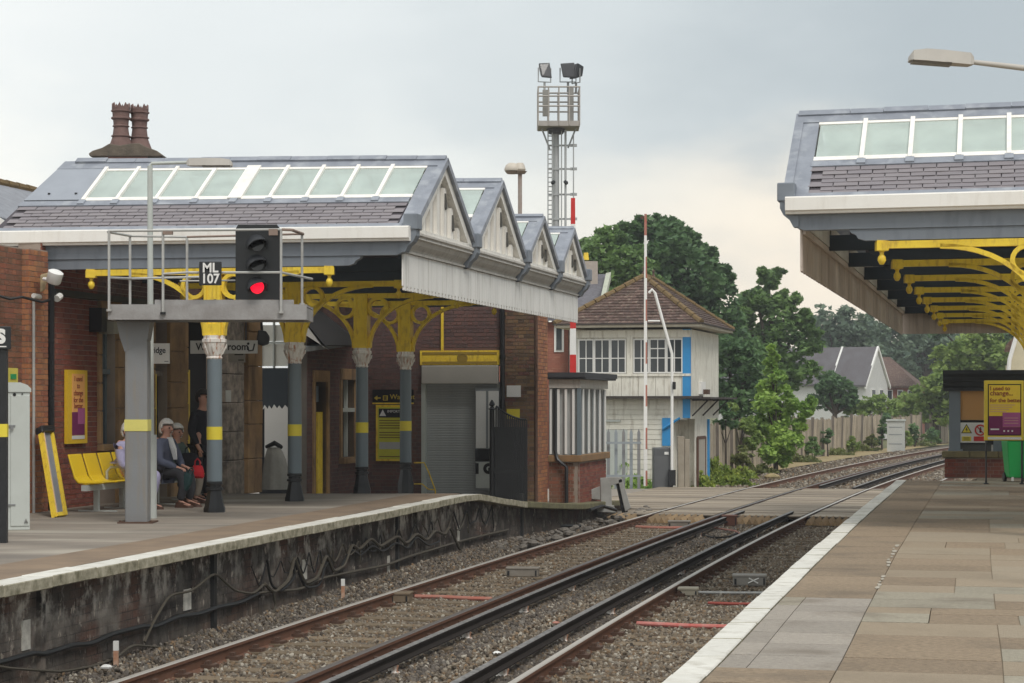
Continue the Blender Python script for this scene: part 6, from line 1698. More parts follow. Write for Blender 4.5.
# white column behind: footbridge gable seen right
t = root('distant_cream_gable', at(1020, 360, 56), 'cream gable with a white barge board just above the shelter roof at the right edge', 'building')
q = [(1010, 372), (1010, 352), (1018, 338), (1050, 338), (1050, 372)]
m = MB(); m.prism([at(x, y, 56) for x, y in q], [at(x, y, 58) for x, y in q]); m.build('gable_wall', mat('cream_render', (0.62, 0.56, 0.40), .8), t)
m = MB(); m.tube([at(1008.5, 372, 55.9), at(1009.5, 360, 55.9), at(1016.5, 336, 55.9)], .06, 6); m.build('barge_board', WHITE, t)
q = [(1006, 345), (1016, 334), (1050, 330), (1050, 342), (1018, 342), (1012, 352), (1004, 352)]
m = MB(); m.prism([at(x, y, 58) for x, y in q], [at(x, y, 60) for x, y in q]); m.build('roof_edge', TILE, t)
m = MB(); m.box(Fr(Vector((at(1030, 403, 57).x, 57, 0))), -.5, 1.0, -.5, .8, -1.3, 2.6); m.build('wall_base', mat('cream_render', (0.62, 0.56, 0.40), .8), t)

# ---------------------------------------------------------------- level crossing
lc = root('level_crossing', (6, 50, -.93), kind='structure')
ROAD = mat('crossing_road', (0.28, 0.245, 0.205), 0.9, 0.12, 1.2, col2=(0.24, 0.21, 0.18), blotch=0.6, bump=.2, bscale=50)
m = MB(); m.prism([(-40, 46.6, -1.3), (trk(44, -1.9, 0).x, 44, -1.3), (60, 44, -1.3), (60, 57.5, -1.3), (-40, 57.5, -1.3)], [(-40, 46.6, -.945), (trk(44, -1.9, 0).x, 44, -.945), (60, 44, -.945), (60, 57.5, -.945), (-40, 57.5, -.945)])
m.build('road', ROAD, lc)
m = MB()
for Y in np.arange(43.9, 57.4, 1.5): m.quad(trk(Y, -2.65, -.941), trk(Y + 1.5, -2.65, -.941), trk(Y + 1.5, 7.45, -.941), trk(Y, 7.45, -.941))
m.build('deck_gap_sheet', mat('deck_gap_shade', (0.05, 0.042, 0.034), .95), lc, fix=False)  # dark sheet added under the planks; its colour stands in for gap shade
r9 = random.Random(9)
for (o0_, o1_) in ((-2.6, -.10), (.08, 1.40), (1.61, 3.30), (3.50, 4.80), (5.01, 7.4)):
    Y = 44.0
    while Y < 57.3:
        d = .62; g = .024; z = -.925 + r9.uniform(-.008, .008)
        q = [trk(Y + g, o0_ , 0), trk(Y + g, o1_, 0), trk(Y + d - g, o1_, 0), trk(Y + d - g, o0_, 0)]
        m = MB(); m.prism([(p.x, p.y + csl(Y) * 0, -.99) for p in q], [(p.x, p.y, z) for p in q]); m.build('deck_plank', DECK, lc); Y += d
for o_ in (0, 1.505, 3.40, 4.905):
    m = MB()
    for Y in np.arange(44, 57.5, 1.5):
        a_, b_ = trk(Y, o_ - .045, -.918), trk(min(Y + 1.5, 57.5), o_ - .045, -.918); c_, d_ = trk(min(Y + 1.5, 57.5), o_ + .045, -.918), trk(Y, o_ + .045, -.918)
        m.quad(a_, b_, c_, d_)
    m.build('flangeway', mat('flangeway_steel', (0.06, 0.05, 0.045), .5), lc, fix=False)
for (o0_, o1_) in ((-2.2, -.12), (.12, 1.3), (2.0, 2.9), (3.52, 4.78), (5.05, 6.1)):
    o_ = o0_
    while o_ + .14 < o1_:
        q0 = [trk(42.9, o_, -1.05), trk(42.9, o_ + .13, -1.05), trk(42.9, o_ + .065, -.93)]; q1 = [trk(43.97, o_, -1.02), trk(43.97, o_ + .13, -1.02), trk(43.97, o_ + .065, -.90)]
        m = MB(); m.prism(q0, q1); m.build('arris_rail', mat('arris_timber', (0.36, 0.25, 0.14), .9, .2, 5, rnd=.25), lc); o_ += .14

# ---------------------------------------------------------------- trackside bits
def gp(px, py, z=-1.06): return at(px, py, (E - z) * FP / (py - HY))
def tbox(name, label, x0, x1, y0, y1, d, m_, cat='trackside box', extra=None):
    c_ = gp((x0 + x1) / 2, y1); s_ = c_.y / 2000
    t = root(name, c_, label, cat); q = face_fr(c_, -.12)
    w_ = (x1 - x0) / 2 * s_; h_ = (y1 - y0) * s_ * .72
    m = MB(); m.box(q, -w_, w_, 0, h_, -d, 0); o = m.build('casing', m_, t); bevel(o, .015, 2)
    m = MB(); m.box(q, -w_ - .01, w_ + .01, h_ - .02, h_ + .012, -d - .01, .01); o = m.build('lid', m_, t); bevel(o, .008, 1)
    m = MB(); m.box(q, w_ - .04, w_ - .02, .02, h_ - .03, .0, .01); m.box(q, -w_ + .02, -w_ + .05, .02, h_ - .04, .0, .01); m.build('hasp', BLACK, t)
    return t, q, w_, h_
BOXM = mat('track_box_grey', (0.26, 0.235, 0.20), .7, .12, 6, col2=(.16, .13, .10), blotch=.6)
tbox('track_box', 'brown grey track box beside the left rail by the end of the faded red pipe', 389, 409, 590, 603, .30, mat('track_box_brown', (0.20, 0.15, 0.10), .8, .2, 6))
tbox('track_box', 'low grey slab box lying between the left hand rails', 506, 538, 565, 577, .22, BOXM)
tbox('track_box', 'small pale box on stubby feet near the middle rail and red pipe', 678, 698, 586, 596, .22, mat('track_box_pale', (0.40, 0.36, 0.28), .7, .1, 6))
t, q, w_, h_ = tbox('track_box', 'grey track box marked with a white X next to the right platform edge', 733, 766, 572, 586, .30, mat('track_box_mid', (0.30, 0.28, 0.25), .7, .12, 6))
m = MB(); m.tube([q.p(-.02, .04, .012), q.p(.13, h_ - .03, .012)], .010, 5); m.tube([q.p(.12, .04, .012), q.p(-.01, h_ - .03, .012)], .010, 5); m.build('x_mark', WHITE, t)
tbox('track_box', 'small brown box between the left rails just before the crossing', 668, 690, 519, 528, .3, BOXM)
tbox('track_box', 'dark red box next to the conductor rail end by the crossing', 722, 737, 512, 526, .3, mat('box_red_brown', (0.16, 0.07, 0.05), .8))
def pipe(label, pts, r, m_, z=-1.045, name='conduit'):
    P_ = [gp(x, y, z) for x, y in pts]
    t = root(name, P_[0], label, 'pipe'); m = MB(); m.tube(P_, r, 8); m.build('pipe', m_, t, smooth=True)
pipe('faded pink and red conduit lying across the left track', [(415, 596.5), (440, 597), (470, 598.5), (492, 599)], .028, PINKR)
pipe('bright red and white conduit crossing from the near rail toward the right platform', [(637, 623.5), (660, 624.5), (690, 626), (735, 627)], .027, mat('red_white_conduit', (0.50, 0.07, 0.05), .5, .1, 5, col2=(.55, .40, .36), blotch=.5))
pipe('thin grey pipe running from the pale box to the right platform edge', [(698, 592.5), (735, 593), (765, 593)], .02, GALV)
pipe('dull red conduit just below the thin grey pipe', [(708, 603), (740, 604), (765, 604)], .02, mat('dull_red', (0.35, 0.08, 0.06), .7))
pipe('red conduit across the left track before the level crossing', [(636, 527), (660, 528), (684, 528)], .035, PINKR)
pipe('looped dark cable lying by the end of the conductor rail', [(693, 529), (700, 535), (715, 538), (728, 537), (738, 533)], .02, CABLK, name='cable')
pipe('rusty tie cable across the ballast between the two tracks', [(700, 524), (720, 529), (735, 531), (742, 535)], .02, mat('rusty_pink', (0.38, 0.17, 0.13), .8), name='cable')
for lab, x, y, m_, r_ in (('small white chip of stone on the ballast between the tracks', 497, 652, WHITE, .05), ('faded red cap on the ballast left of the near conductor rail', 556, 622, PINKR, .05),
                      ('faded red cap just right of the near conductor rail', 586, 624, PINKR, .045), ('white crumpled litter beside the left platform wall', 106, 666, WHITE, .06), ('orange brown lump on the far dry verge', 772, 478, STRAW, .30)):
    c_ = gp(x, y, -.93 if x < 200 else -1.05); t = root('lump', c_, lab, 'debris')
    m = MB(); m.lathe(c_ - Vector((0, 0, .02)), [(r_ * .9, 0), (r_ * 1.0, r_ * .25), (r_ * .6, r_ * .5), (r_ * .2, r_ * .6)], 5); m.build('body', m_, t)
for lab, x, y0, y1 in (('orange and white marker peg at the foot of the platform wall, nearer one', 116, 641, 662), ('orange and white marker peg at the foot of the platform wall, farther one', 343, 579, 594)):
    c_ = gp(x, y1, -.95); t = root('marker_peg', c_, lab, 'marker'); s_ = c_.y / 2000; h_ = (y1 - y0) * s_
    m = MB(); m.box(Fr(c_), -.022, .022, -.018, .018, -.05, h_ * .55); m.build('lower_part', ORAN, t); m = MB(); m.box(Fr(c_), -.024, .024, -.02, .02, h_ * .55, h_); m.build('upper_part', WHITE, t)

# cables draped on the left platform wall
def wallcable(label, pts, r, m_, off=.06, sag=0):
    P_ = []
    for (x0, y0), (x1, y1) in zip(pts, pts[1:]):
        n = 6
        for k in range(n):
            f = k / n; x, y = x0 + (x1 - x0) * f, y0 + (y1 - y0) * f
            Y = Yedge(x); p = Vector((lx(Y) - WIN + off, Y, zpx(Y, y))); P_.append(p)
    # smooth
    for _ in range(2):
        P_ = [P_[0]] + [(P_[i - 1] + P_[i] * 2 + P_[i + 1]) / 4 for i in range(1, len(P_) - 1)] + [P_[-1]]
    t = root('wall_cable', P_[0], label, 'cable'); m = MB(); m.tube(P_, r, 6); m.build('cable', m_, t, smooth=True)
wallcable('thick black cable strung low along the near part of the platform wall', [(-10, 663), (0, 661), (27, 653), (40, 654), (67, 645), (85, 644), (107, 634), (139, 626), (150, 627), (172, 617), (195, 614), (214, 607), (235, 603), (257, 592)], .026, CABLK, .05)
wallcable('dusty cable sagging near the foot of the near platform wall', [(-10, 666), (0, 668), (54, 672), (88, 666), (110, 658), (122, 648), (129, 645), (161, 648), (185, 636), (215, 632)], .014, CABLE)
wallcable('thin cable zigzagging up to a hook in the near platform wall', [(137, 642), (146, 622), (162, 595), (185, 591), (208, 572), (228, 591), (247, 594), (259, 583)], .014, CABLE, .075)
wallcable('tangled cable hung in loops along the middle of the platform wall', [(259, 584), (268, 593), (283, 581), (289, 556), (293, 569), (300, 584), (312, 578), (321, 554), (328, 572), (339, 566), (346.6, 544), (354, 550), (366, 538), (375, 547), (384, 541), (392.6, 536), (401.6, 544), (412, 533), (422, 541), (431, 530), (440, 535), (445.5, 526), (455, 550), (470, 560)], .022, CABLE, .07)
wallcable('second looped cable hanging just below the tangled one', [(262, 560), (266, 585), (276, 592), (290, 578), (288, 558), (300, 588), (315, 586), (322, 560), (333, 574), (346, 548), (356, 556), (368, 545), (378, 552), (392, 542), (404, 549), (412, 536), (425, 546), (438, 540)], .016, CABLK, .06)
wallcable('long straight cable clipped along the lower platform wall', [(250, 594), (268, 591), (294.6, 590), (318, 578), (348, 572), (384, 565), (404.5, 557), (428, 550), (455, 542), (482, 535), (510, 529)], .02, CABLE, .05)
wallcable('short cable ends dangling below the loops at mid wall', [(268, 593), (270, 606), (264, 622)], .014, CABLE, .07)

r7 = random.Random(21)
for k in range(9):
    x = 252 + k * 24 + r7.uniform(-8, 8); n = r7.choice((2, 3)); sp = r7.uniform(11, 17); base = 604 - (x - 252) * .265
    q = [(x, base - r7.uniform(34, 44))]
    for j in range(n):
        x2 = q[-1][0]
        for f, d in ((.25, .7), (.5, 1), (.75, .7), (1, 0)):
            q.append((x2 + sp * f, base - (x2 + sp * f - x) * .2 - 40 + d * r7.uniform(14, 24)))
    q.append((q[-1][0] + 2, q[-1][1] + r7.uniform(14, 30)))
    wallcable('thin tangled cable hooked in small loops %s' % ('between the first wall joints|left of the second white mark|under the right of the second mark|near the third peg|left of the third white mark|right of the third white mark|beside the middle joint|left of the last white mark|near the dangling end'.split('|')[k]), q, r7.uniform(.008, .013), CABLE if k % 2 else CABLK, .055 + .004 * (k % 4))
# trestle and debris at the platform ramp end
t = root('concrete_trestle', at(606, 513, 42.6), 'pale grey A shaped concrete barrier stand at the ramp end beside the rail', 'barrier stand')
Yt = 42.6; T = lambda x, y, d=0.0: at(x, y, Yt + d)
TRM = mat('trestle_grey', (0.40, 0.40, 0.38), .8, .12, 4, col2=(.22, .21, .19), blotch=.6)
def slabp(q, d0, d1, nm, m_=TRM):
    m = MB(); m.prism([T(x, y, d0) for x, y in q], [T(x, y, d1) for x, y in q]); o = m.build(nm, m_, t); bevel(o, .01, 1)
slabp([(600, 478), (611, 477), (612, 506), (601, 506)], -.1, .12, 'upright')
slabp([(590, 490), (600, 486), (601, 500), (590, 499)], -.08, .1, 'stub')
slabp([(610, 477), (621, 477), (623, 482), (611, 486)], -.1, .12, 'head')
slabp([(618, 480), (622, 478), (631, 508), (625, 512)], -.1, .12, 'strut')
slabp([(616, 484), (620, 483), (628, 512), (622, 513)], -.05, .05, 'inner_strut', CABLK)
slabp([(598, 506), (614, 505), (616, 513), (597, 512)], -.12, .2, 'foot')
t = root('rubble_heap', gp(565, 526, -1.08), 'dark heap of rubble, pipes and earth under the ramp end stones', 'rubble')
t['kind'] = 'stuff'; m = MB(); r9 = random.Random(4)
for k in range(170):
    yy_ = r9.uniform(34, 47); c_ = trk(yy_, r9.uniform(-.95, -.3), BZ + .06 + r9.uniform(0, .12)); r_ = r9.uniform(.03, .11)
    m.lathe(c_ - Vector((0, 0, r_ * .5)), [(r_ * .8, 0), (r_, r_ * .5), (r_ * .5, r_ * .9)], 6, axis=(r9.uniform(-.4, .4), r9.uniform(-.4, .4), 1))
m.build('stones', STONED, t)
m = MB()
for a_ in ([(535, 512), (542, 526), (556, 536), (572, 534)], [(540, 510), (552, 528), (566, 534)], [(590, 512), (602, 508), (616, 512)], [(548, 512), (560, 528), (580, 528)]):
    m.tube([at(x, y - 2, 38.6 + k_ * .8) for k_, (x, y) in enumerate(a_)], .035, 6)
m.build('old_pipes', CABLK, t)

# ---------------------------------------------------------------- signal box
XO = at(690, 403, 60); XO.z = 0
hS = -.26
fS = face_fr(XO, hS)                       # front: U right, negative to the left; W toward the camera
fT = Fr(XO, -fS.W, fS.V, fS.U)             # track side: U goes away
sbx = root('signal_box', XO, 'cream timber signal box with blue corner posts and a brown hipped roof by the crossing', 'signal box')
s_ = .03
def vz(py): return E + (HY - py) * s_
def fu(px): # u on the front for column
    k = (px - 512) / 2000; return (k * XO.y - XO.x) / (fS.U.x - k * fS.U.y)
uL = fu(571); Lf = -uL; Ld = 5.4
GZ = -1.1
m = MB(); m.box(fS, uL, 0, vz(397), vz(329), -Ld, -.02); m.box(fS, uL, -.02, vz(419), vz(397), -Ld + .05, -1.0); m.box(fS, uL, fu(672), GZ, vz(397), -3.4, -.10); m.box(fS, fu(672), -.15, vz(419), vz(397), -Ld, -.10)
m.box(fS, -.6, -.02, GZ, vz(419), -3.3, -1.2)
m.build('core', SBW, sbx)
for u0, u1, y0, y1, nm in ((uL, 0, 397, 375.5, 'panel'),):
    n = 14
    for k in range(n):
        a_ = u0 + (u1 - u0) * k / n; q = MB(); q.box(fS, a_ + .006, a_ + (u1 - u0) / n - .006, vz(y0) + .03, vz(y1), -.03, .012); q.build('board', SBW, sbx)
m = MB(); m.box(fS, uL - .02, .02, vz(376), vz(373.5), -.03, .05); m.box(fS, uL - .02, .02, vz(337), vz(330), -.03, .04); m.build('rail', SBW, sbx)
y = 400
k = 0
while y < 486:
    m = MB(); m.box(fS, uL + .02, fu(671.5), vz(y + 4.6), vz(y), -.12, -.075 + .012 * (k % 2)); m.build('weatherboard', SBW, sbx); y += 5; k += 1
for k in range(4):
    m = MB(); m.box(fS, fu(672), -.1, vz(400 + 5 * k + 4.6), vz(400 + 5 * k), -.12, -.075); m.build('weatherboard', SBW, sbx)
m = MB(); m.box(fS, uL - .05, .35, vz(398.5), vz(396), -.3, .35); m.build('drip_ledge', mat('ledge_dark', (0.06, 0.05, 0.045), .8), sbx)
for a_, b_, y0, y1, d_ in ((uL, uL + .13, 397, 329, .03), (-.22, .0, 397, 329, .03), (-.22, .0, 418, 399, .0), (fu(662), fu(671), 446, 418, -.02)):
    m = MB(); m.box(fS, a_, b_, vz(y0), vz(y1), -.06, d_); m.build('corner_post', SBB, sbx)
m = MB(); m.box(fT, .02, .08, vz(397), vz(329), -.02, .02); m.build('corner_trim', SBB, sbx)
m = MB(); m.tube([fS.p(fu(663), vz(429), .03), fS.p(fu(680), vz(418), .03)], .04, 6); m.build('brace', SBB, sbx)
n = 9
for k in range(n):
    m = MB(); m.box(fT, .08 + (Ld - .1) * k / n + .01, .08 + (Ld - .1) * (k + 1) / n - .01, vz(397), vz(333), -.02, .012); m.build('board', SBW, sbx)
m = MB(); m.box(fT, .08, Ld, vz(419), vz(399), -.02, .01); m.build('side_skirt', SBW, sbx)
m = MB(); m.box(fT, 1.5, 2.3, vz(394), vz(381), .012, .10); m.build('meter_panel', WHITE, sbx)
m = MB(); m.box(fT, 1.8, 2.2, vz(394), vz(389), .10, .25); m.build('lamp_box', RUST, sbx)
m = MB()
for u in (.3, 2.2, 4.2): m.tube([fT.p(u, vz(400), .02), fT.p(u, vz(399), .6)], .03, 5); m.tube([fT.p(u, vz(416), .02), fT.p(u, vz(400), .5)], .025, 5)
m.box(fT, .0, Ld, vz(399), vz(397), .0, .62); m.build('side_canopy', mat('ledge_dark', (0.06, 0.05, 0.045), .8), sbx)
m = MB(); m.box(fT, .9, 3.3, GZ, vz(419), -.02, .0); m.build('undercroft', SBW, sbx)
m = MB(); m.box(fT, 1.2, 2.5, GZ, vz(440), .01, .05); m.build('door', mat('old_cream_door', (0.42, 0.38, 0.32), .7, .1, 3), sbx)
m = MB(); m.box(fT, 1.1, 1.2, GZ, vz(438), .01, .07); m.box(fT, 2.5, 2.6, GZ, vz(438), .01, .07); m.box(fT, 1.2, 2.5, vz(440), vz(437), .01, .065); m.box(fT, 3.15, 3.35, GZ, vz(420), .005, .06, 1); m.build('door_frame', [mat('brown_frame', (.13, .07, .05)), SBB], sbx)
# sashes
def sash(x0, x1):
    u0, u1 = fu(x0), fu(x1); z0, z1 = vz(373), vz(338.5)
    f = MB(); w_ = .035
    f.box(fS, u0, u1, z0, z0 + w_, -.02, .03); f.box(fS, u0, u1, z1 - w_, z1, -.02, .03); f.box(fS, u0, u0 + w_, z0, z1, -.02, .031); f.box(fS, u1 - w_, u1, z0, z1, -.02, .031)
    f.box(fS, (u0 + u1) / 2 - .014, (u0 + u1) / 2 + .014, z0, z1, -.01, .02); zm = z0 + (z1 - z0) * .44; f.box(fS, u0, u1, zm - .014, zm + .014, -.01, .021)
    fr2 = f.build('window', WHITE, sbx)
    m = MB(); m.box(fS, u0 + .02, u1 - .02, z0 + .02, z1 - .02, .0, .005); m.build('pane', GLASSD, fr2)
    if (x0 < 660 and x0 > 645):
        m = MB(); m.box(fS, u0, u1, z0 + (z1 - z0) * .7, z0 + (z1 - z0) * .73, -.01, .022); m.build('bar', WHITE, fr2)
for g in ((578.5, 594.3, 610.5, 626.5), (633.5, 649.5, 666.5, 683)):
    for a_, b_ in zip(g, g[1:]): sash(a_, b_ - .4)
m = MB(); m.box(fS, fu(627), fu(633), vz(376), vz(333), -.03, .045); m.build('mullion', SBW, sbx)
m = MB(); m.box(fS, fu(579), fu(627), vz(480), vz(430), -.08, -.05); m.box(fS, fu(583), fu(620), vz(422), vz(420), -.08, -.03); m.build('lower_panel', LGREY, sbx)
# hipped roof with tile courses
ov = .42
e0, e1, e2, e3 = fS.p(uL - ov, vz(327), ov), fS.p(ov, vz(327), ov), fS.p(ov, vz(327), -Ld - ov), fS.p(uL - ov, vz(327), -Ld - ov)
zr_ = vz(275) + .10
mid = fS.p(uL / 2 + .05, 0, 0); r0 = fS.p(uL / 2 + .05, zr_, -1.9); r1 = fS.p(uL / 2 + .05, zr_, -Ld + 1.9)
m = MB(); m.prism([e0, e1, e2, e3], [p + Vector((0, 0, .10)) for p in (e0, e1, e2, e3)]); m.build('eaves_board', mat('eaves_cream', (0.60, 0.55, 0.45), .7, .1, 4, col2=(.35, .3, .22), blotch=.5), sbx)
m = MB(); m.box(fS, uL - ov - .05, ov + .05, vz(324.5), vz(323), ov, ov + .06); m.box(fT, -ov - .05, Ld + ov, vz(324.5), vz(323), ov, ov + .06); m.build('gutter', mat('ledge_dark', (0.06, 0.05, 0.045), .8), sbx)
def tiled(name, A, B, C, D, rows=17):
    """A-B eaves, D-C top; overlapping courses of separate tiles"""
    q = MB(); nrm = (B - A).cross(D - A).normalized(); nrm = nrm if nrm.z > 0 else -nrm
    for r_ in range(rows):
        f0, f1 = r_ / rows, (r_ + 1.15) / rows
        a0, b0 = A.lerp(D, f0), B.lerp(C, f0); a1, b1 = A.lerp(D, min(f1, 1)), B.lerp(C, min(f1, 1))
        L = (b0 - a0).length; nt = max(1, int(L / .2)); d = (b0 - a0) / nt; d1 = (b1 - a1) / nt
        for k in range(nt):
            h_ = .03 + r9.uniform(-.004, .006); g0 = .03
            i = len(q.v); p0 = a0 + d * (k + g0); p1 = a0 + d * (k + 1 - g0); p2 = a1 + d1 * (k + 1 - g0); p3 = a1 + d1 * (k + g0)
            q.v += [tuple(p0 + nrm * h_), tuple(p1 + nrm * h_), tuple(p2 + nrm * .005), tuple(p3 + nrm * .005), tuple(p0), tuple(p1)]
            q.f += [(i, i + 1, i + 2, i + 3), (i + 4, i + 5, i + 1, i)]; q.m += [0, 0]
    o = q.build(name, TILE, sbx, fix=False); tag(o, kind='stuff')
up_ = Vector((0, 0, .10)); E_ = [p + up_ for p in (e0, e1, e2, e3)]
m = MB(); q = [E_[0], E_[1], E_[2], E_[3], r0 - Vector((0, 0, .02)), r1 - Vector((0, 0, .02))]
i0 = 0; m.v = [tuple(p) for p in q]; m.f = [(0, 1, 4), (1, 2, 5, 4), (2, 3, 5), (3, 0, 4, 5)]; m.m = [0] * 4; m.build('roof_deck', SLATED, sbx)
tiled('roof_tiles', E_[0], E_[1], r0, r0); tiled('roof_tiles', E_[1], E_[2], r1, r0); tiled('roof_tiles', E_[3], E_[0], r0, r1)
for a_, b_ in ((E_[0], r0), (E_[1], r0), (E_[2], r1), (r0, r1)):
    n = max(3, int((b_ - a_).length / .4))
    for k in range(n):
        m = MB(); m.tube([a_.lerp(b_, k / n + .004) + Vector((0, 0, .02)), a_.lerp(b_, (k + 1) / n - .004) + Vector((0, 0, .02))], [.10, .085], 8); m.build('hip_tile', RIDGE, sbx, smooth=True)
for p in (r0, r1):
    m = MB(); m.lathe(p, [(.07, 0), (.06, .10), (.02, .2), (.05, .27), (.0, .33)], 8); m.build('finial', TILE, sbx)

# fences, cabinets by the signal box
pf = root('palisade_fence', at(600, 490, 56.5), 'grey steel palisade fence in front of the signal box', 'fence')
for k in range(9):
    x = 578 + k * 7.6; c_ = at(x, 403, 57.2 + k * .06); q = Fr((c_.x, c_.y, 0)); h_ = E + (HY - 433) * .0285
    m = MB(); m.prism([q.p(-.045, -.02, -1.0), q.p(.045, -.02, -1.0), q.p(.045, -.02, h_), q.p(0, -.02, h_ + .12), q.p(-.045, -.02, h_)], [q.p(-.045, .0, -1.0), q.p(.045, .0, -1.0), q.p(.045, .0, h_), q.p(0, .0, h_ + .12), q.p(-.045, .0, h_)]); m.build('pale', PALI if k % 2 else CONC, pf)
for zz in (-.6, .35):
    m = MB(); m.box(Fr(Vector((at(575, 403, 57.25).x, 57.25, 0)), (1, .03, 0)), 0, 1.9, .0, .04, zz, zz + .06); m.build('rail', PALI, pf)
for x in (584, 592.5):
    c_ = at(x, 403, 57.0); m = MB(); m.box(Fr((c_.x, c_.y, 0)), -.05, .05, -.05, .05, -1.0, .62); m.build('post', COLB, pf)
m = MB(); c_ = at(663, 486, 58.4); c_.z = -1.0; t = root('barrier_machine', c_, 'dark grey upright crossing barrier machine cabinet below the signal box', 'cabinet')
m.box(Fr(c_), -.30, .27, -.3, .3, 0, 1.22); o = m.build('casing', mat('machine_grey', (0.10, 0.105, 0.11), .5, .1, 3), t); bevel(o, .03, 2)
m = MB(); m.box(Fr(c_), .02, .14, -.312, -.3, 1.02, 1.10); m.build('label_plate', SIGNW, t)
m = MB(); m.box(Fr(c_), -.28, .25, -.308, -.3, .05, .98); o = m.build('door', mat('machine_grey2', (0.12, 0.125, 0.13), .5), t)
c_ = at(683.5, 489, 58.1); c_.z = -1.05; t = root('board_post', c_, 'weathered pale timber stub wall right of the dark grey machine', 'post')
m = MB(); m.box(Fr(c_), -.17, .02, -.1, .12, 0, 1.6); m.box(Fr(c_), .03, .17, -.08, .14, 0, 1.52); o = m.build('boards', mat('pale_post', (.34, .30, .24), .9, .15, 3, col2=(.2, .17, .13), blotch=.6), t); bevel(o, .01)
# barrier booms, raised
def boom(label, px, y0, y1, Y, w0, w1, seg):
    t = root('barrier_boom', at(px, y1, Y), label, 'crossing barrier'); s = Y / 2000
    P0, P1 = at(px, y1, Y), at(px, y0, Y); Lz = P1.z - P0.z; n = int(Lz / seg)
    def pr(x0, x1, x2, x3, d, z0, z1): return MB().prism([(P0.x + x0, Y - d, z0), (P0.x + x1, Y - d, z0), (P0.x + x1, Y + d, z0), (P0.x + x0, Y + d, z0)], [(P0.x + x2, Y - d, z1), (P0.x + x3, Y - d, z1), (P0.x + x3, Y + d, z1), (P0.x + x2, Y + d, z1)])
    for k in range(n + 1):
        z1 = P1.z - k * seg; z0 = max(P0.z, z1 - seg); f0, f1 = (z0 - P0.z) / Lz, (z1 - P0.z) / Lz
        if z1 - z0 < .02: continue
        a_, b_ = w0 + (w1 - w0) * f0, w0 + (w1 - w0) * f1
        red = k % 2 == 0
        if w0 > .09: pr(-a_, a_, -b_, b_, .03, z0, z1).build('band', REDP if red else WHITE, t)
        else:
            pr(-a_, .0, -b_, .0, .03, z0, z1).build('band', WHITE if k else PINKR, t); pr(.0, a_, .0, b_, .028, z0, z1).build('band', PINKR if red else WHITE, t)
    return t
t = boom('tall raised crossing barrier with red and white bands in front of the signal box', 645.5, 214, 486, 58.0, .055, .035, .62)
m = MB(); m.lathe(at(645.5, 219, 58) + Vector((-.1, -.05, 0)), [(.05, 0), (.05, .08)], 8); m.build('tip_lamp', RUST, t)
t2 = root('barrier_strut', at(672, 486, 58), 'bent white tube barrier arm standing folded beside the raised boom', 'crossing barrier')
m = MB(); m.tube([at(649, 293, 58), at(652, 289.5, 58), at(655, 293, 58), at(669.5, 345, 58), at(672, 354, 58), at(672, 480, 58)], .042, 8); m.build('tube', WHITE, t2, smooth=True)
m = MB(); m.tube([at(648, 321, 58), at(660, 321, 58)], .03, 6); m.build('stay', WHITE, t2)
m = MB(); m.box(Fr(at(674, 386, 57.9)), -.04, .05, -.03, .03, -.1, .12); m.build('clip', BLACK, t2)
m = MB(); m.box(Fr(at(672, 482, 58)), -.10, .10, -.1, .1, -.1, .35); m.build('foot', BLACK, t2)
boom('raised red and white crossing barrier rising behind the end of the left canopy', 573, 198, 470, 47.5, .091, .05, .62)

# far timber fence in panels
FX = [(700, 66), (730, 72), (760, 80), (800, 93), (850, 107), (900, 120), (948, 133)]
fx = [((p - 512) * Y / 2000, Y) for p, Y in FX]
tf = root('timber_fence', (fx[0][0], fx[0][1], -1.15), 'weathered upright board fence curving away beside the far track', 'fence')
pts_f = []
for (x0, y0), (x1, y1) in zip(fx, fx[1:]):
    n = max(1, int(math.hypot(x1 - x0, y1 - y0) / 2.6))
    for k in range(n): pts_f.append((x0 + (x1 - x0) * k / n, y0 + (y1 - y0) * k / n))
pts_f.append(fx[-1]); r9 = random.Random(12)
for i_, ((x0, y0), (x1, y1)) in enumerate(zip(pts_f, pts_f[1:])):
    A_, B_ = Vector((x0, y0, 0)), Vector((x1, y1, 0)); L = (B_ - A_).length; U = (B_ - A_) / L; N_ = Vector((U.y, -U.x, 0))
    lean = r9.uniform(-.05, .05); q = Fr(A_, U, N_, (N_.x * lean, N_.y * lean, 1)); m = MB(); u = .12; H_ = .78 + r9.uniform(-.12, .08)
    while u < L - .16:
        w_ = .15; m.box(q, u, u + w_ - .012, .0, .025 + r9.uniform(0, .012), -1.2, H_ + r9.uniform(-.05, .04)); u += w_
    if i_ not in (18, 22): tag(m.build('board_panel', BOARD, tf), kind='stuff')
    m = MB(); m.box(q, .0, .11, -.04, .10, -1.2, H_ + .1); m.build('post', mat('fence_post', (.20, .17, .14), .9, .2, 3), tf)
c_ = at(896, 449, 108); c_.z = -1.1
t = root('lineside_cabinet', c_, 'pale grey lineside cabinet standing in a gap of the far timber fence', 'cabinet')
m = MB(); m.box(Fr(c_, (.96, -.28, 0), (.28, .96, 0)), -.45, .45, -.3, .3, 0, 1.65); m.build('casing', mat('pale_cab', (.52, .53, .50), .6, .06, 2), t)
m = MB(); m.box(Fr(c_, (.96, -.28, 0), (.28, .96, 0)), -.5, .5, -.36, .36, 1.65, 1.74); m.build('cap', LGREY, t)
m = MB()
for z_ in (.4, .9, 1.3): m.box(Fr(c_, (.96, -.28, 0), (.28, .96, 0)), -.35, .35, -.31, -.3, z_, z_ + .04)
m.build('louvre', AGREY, t)
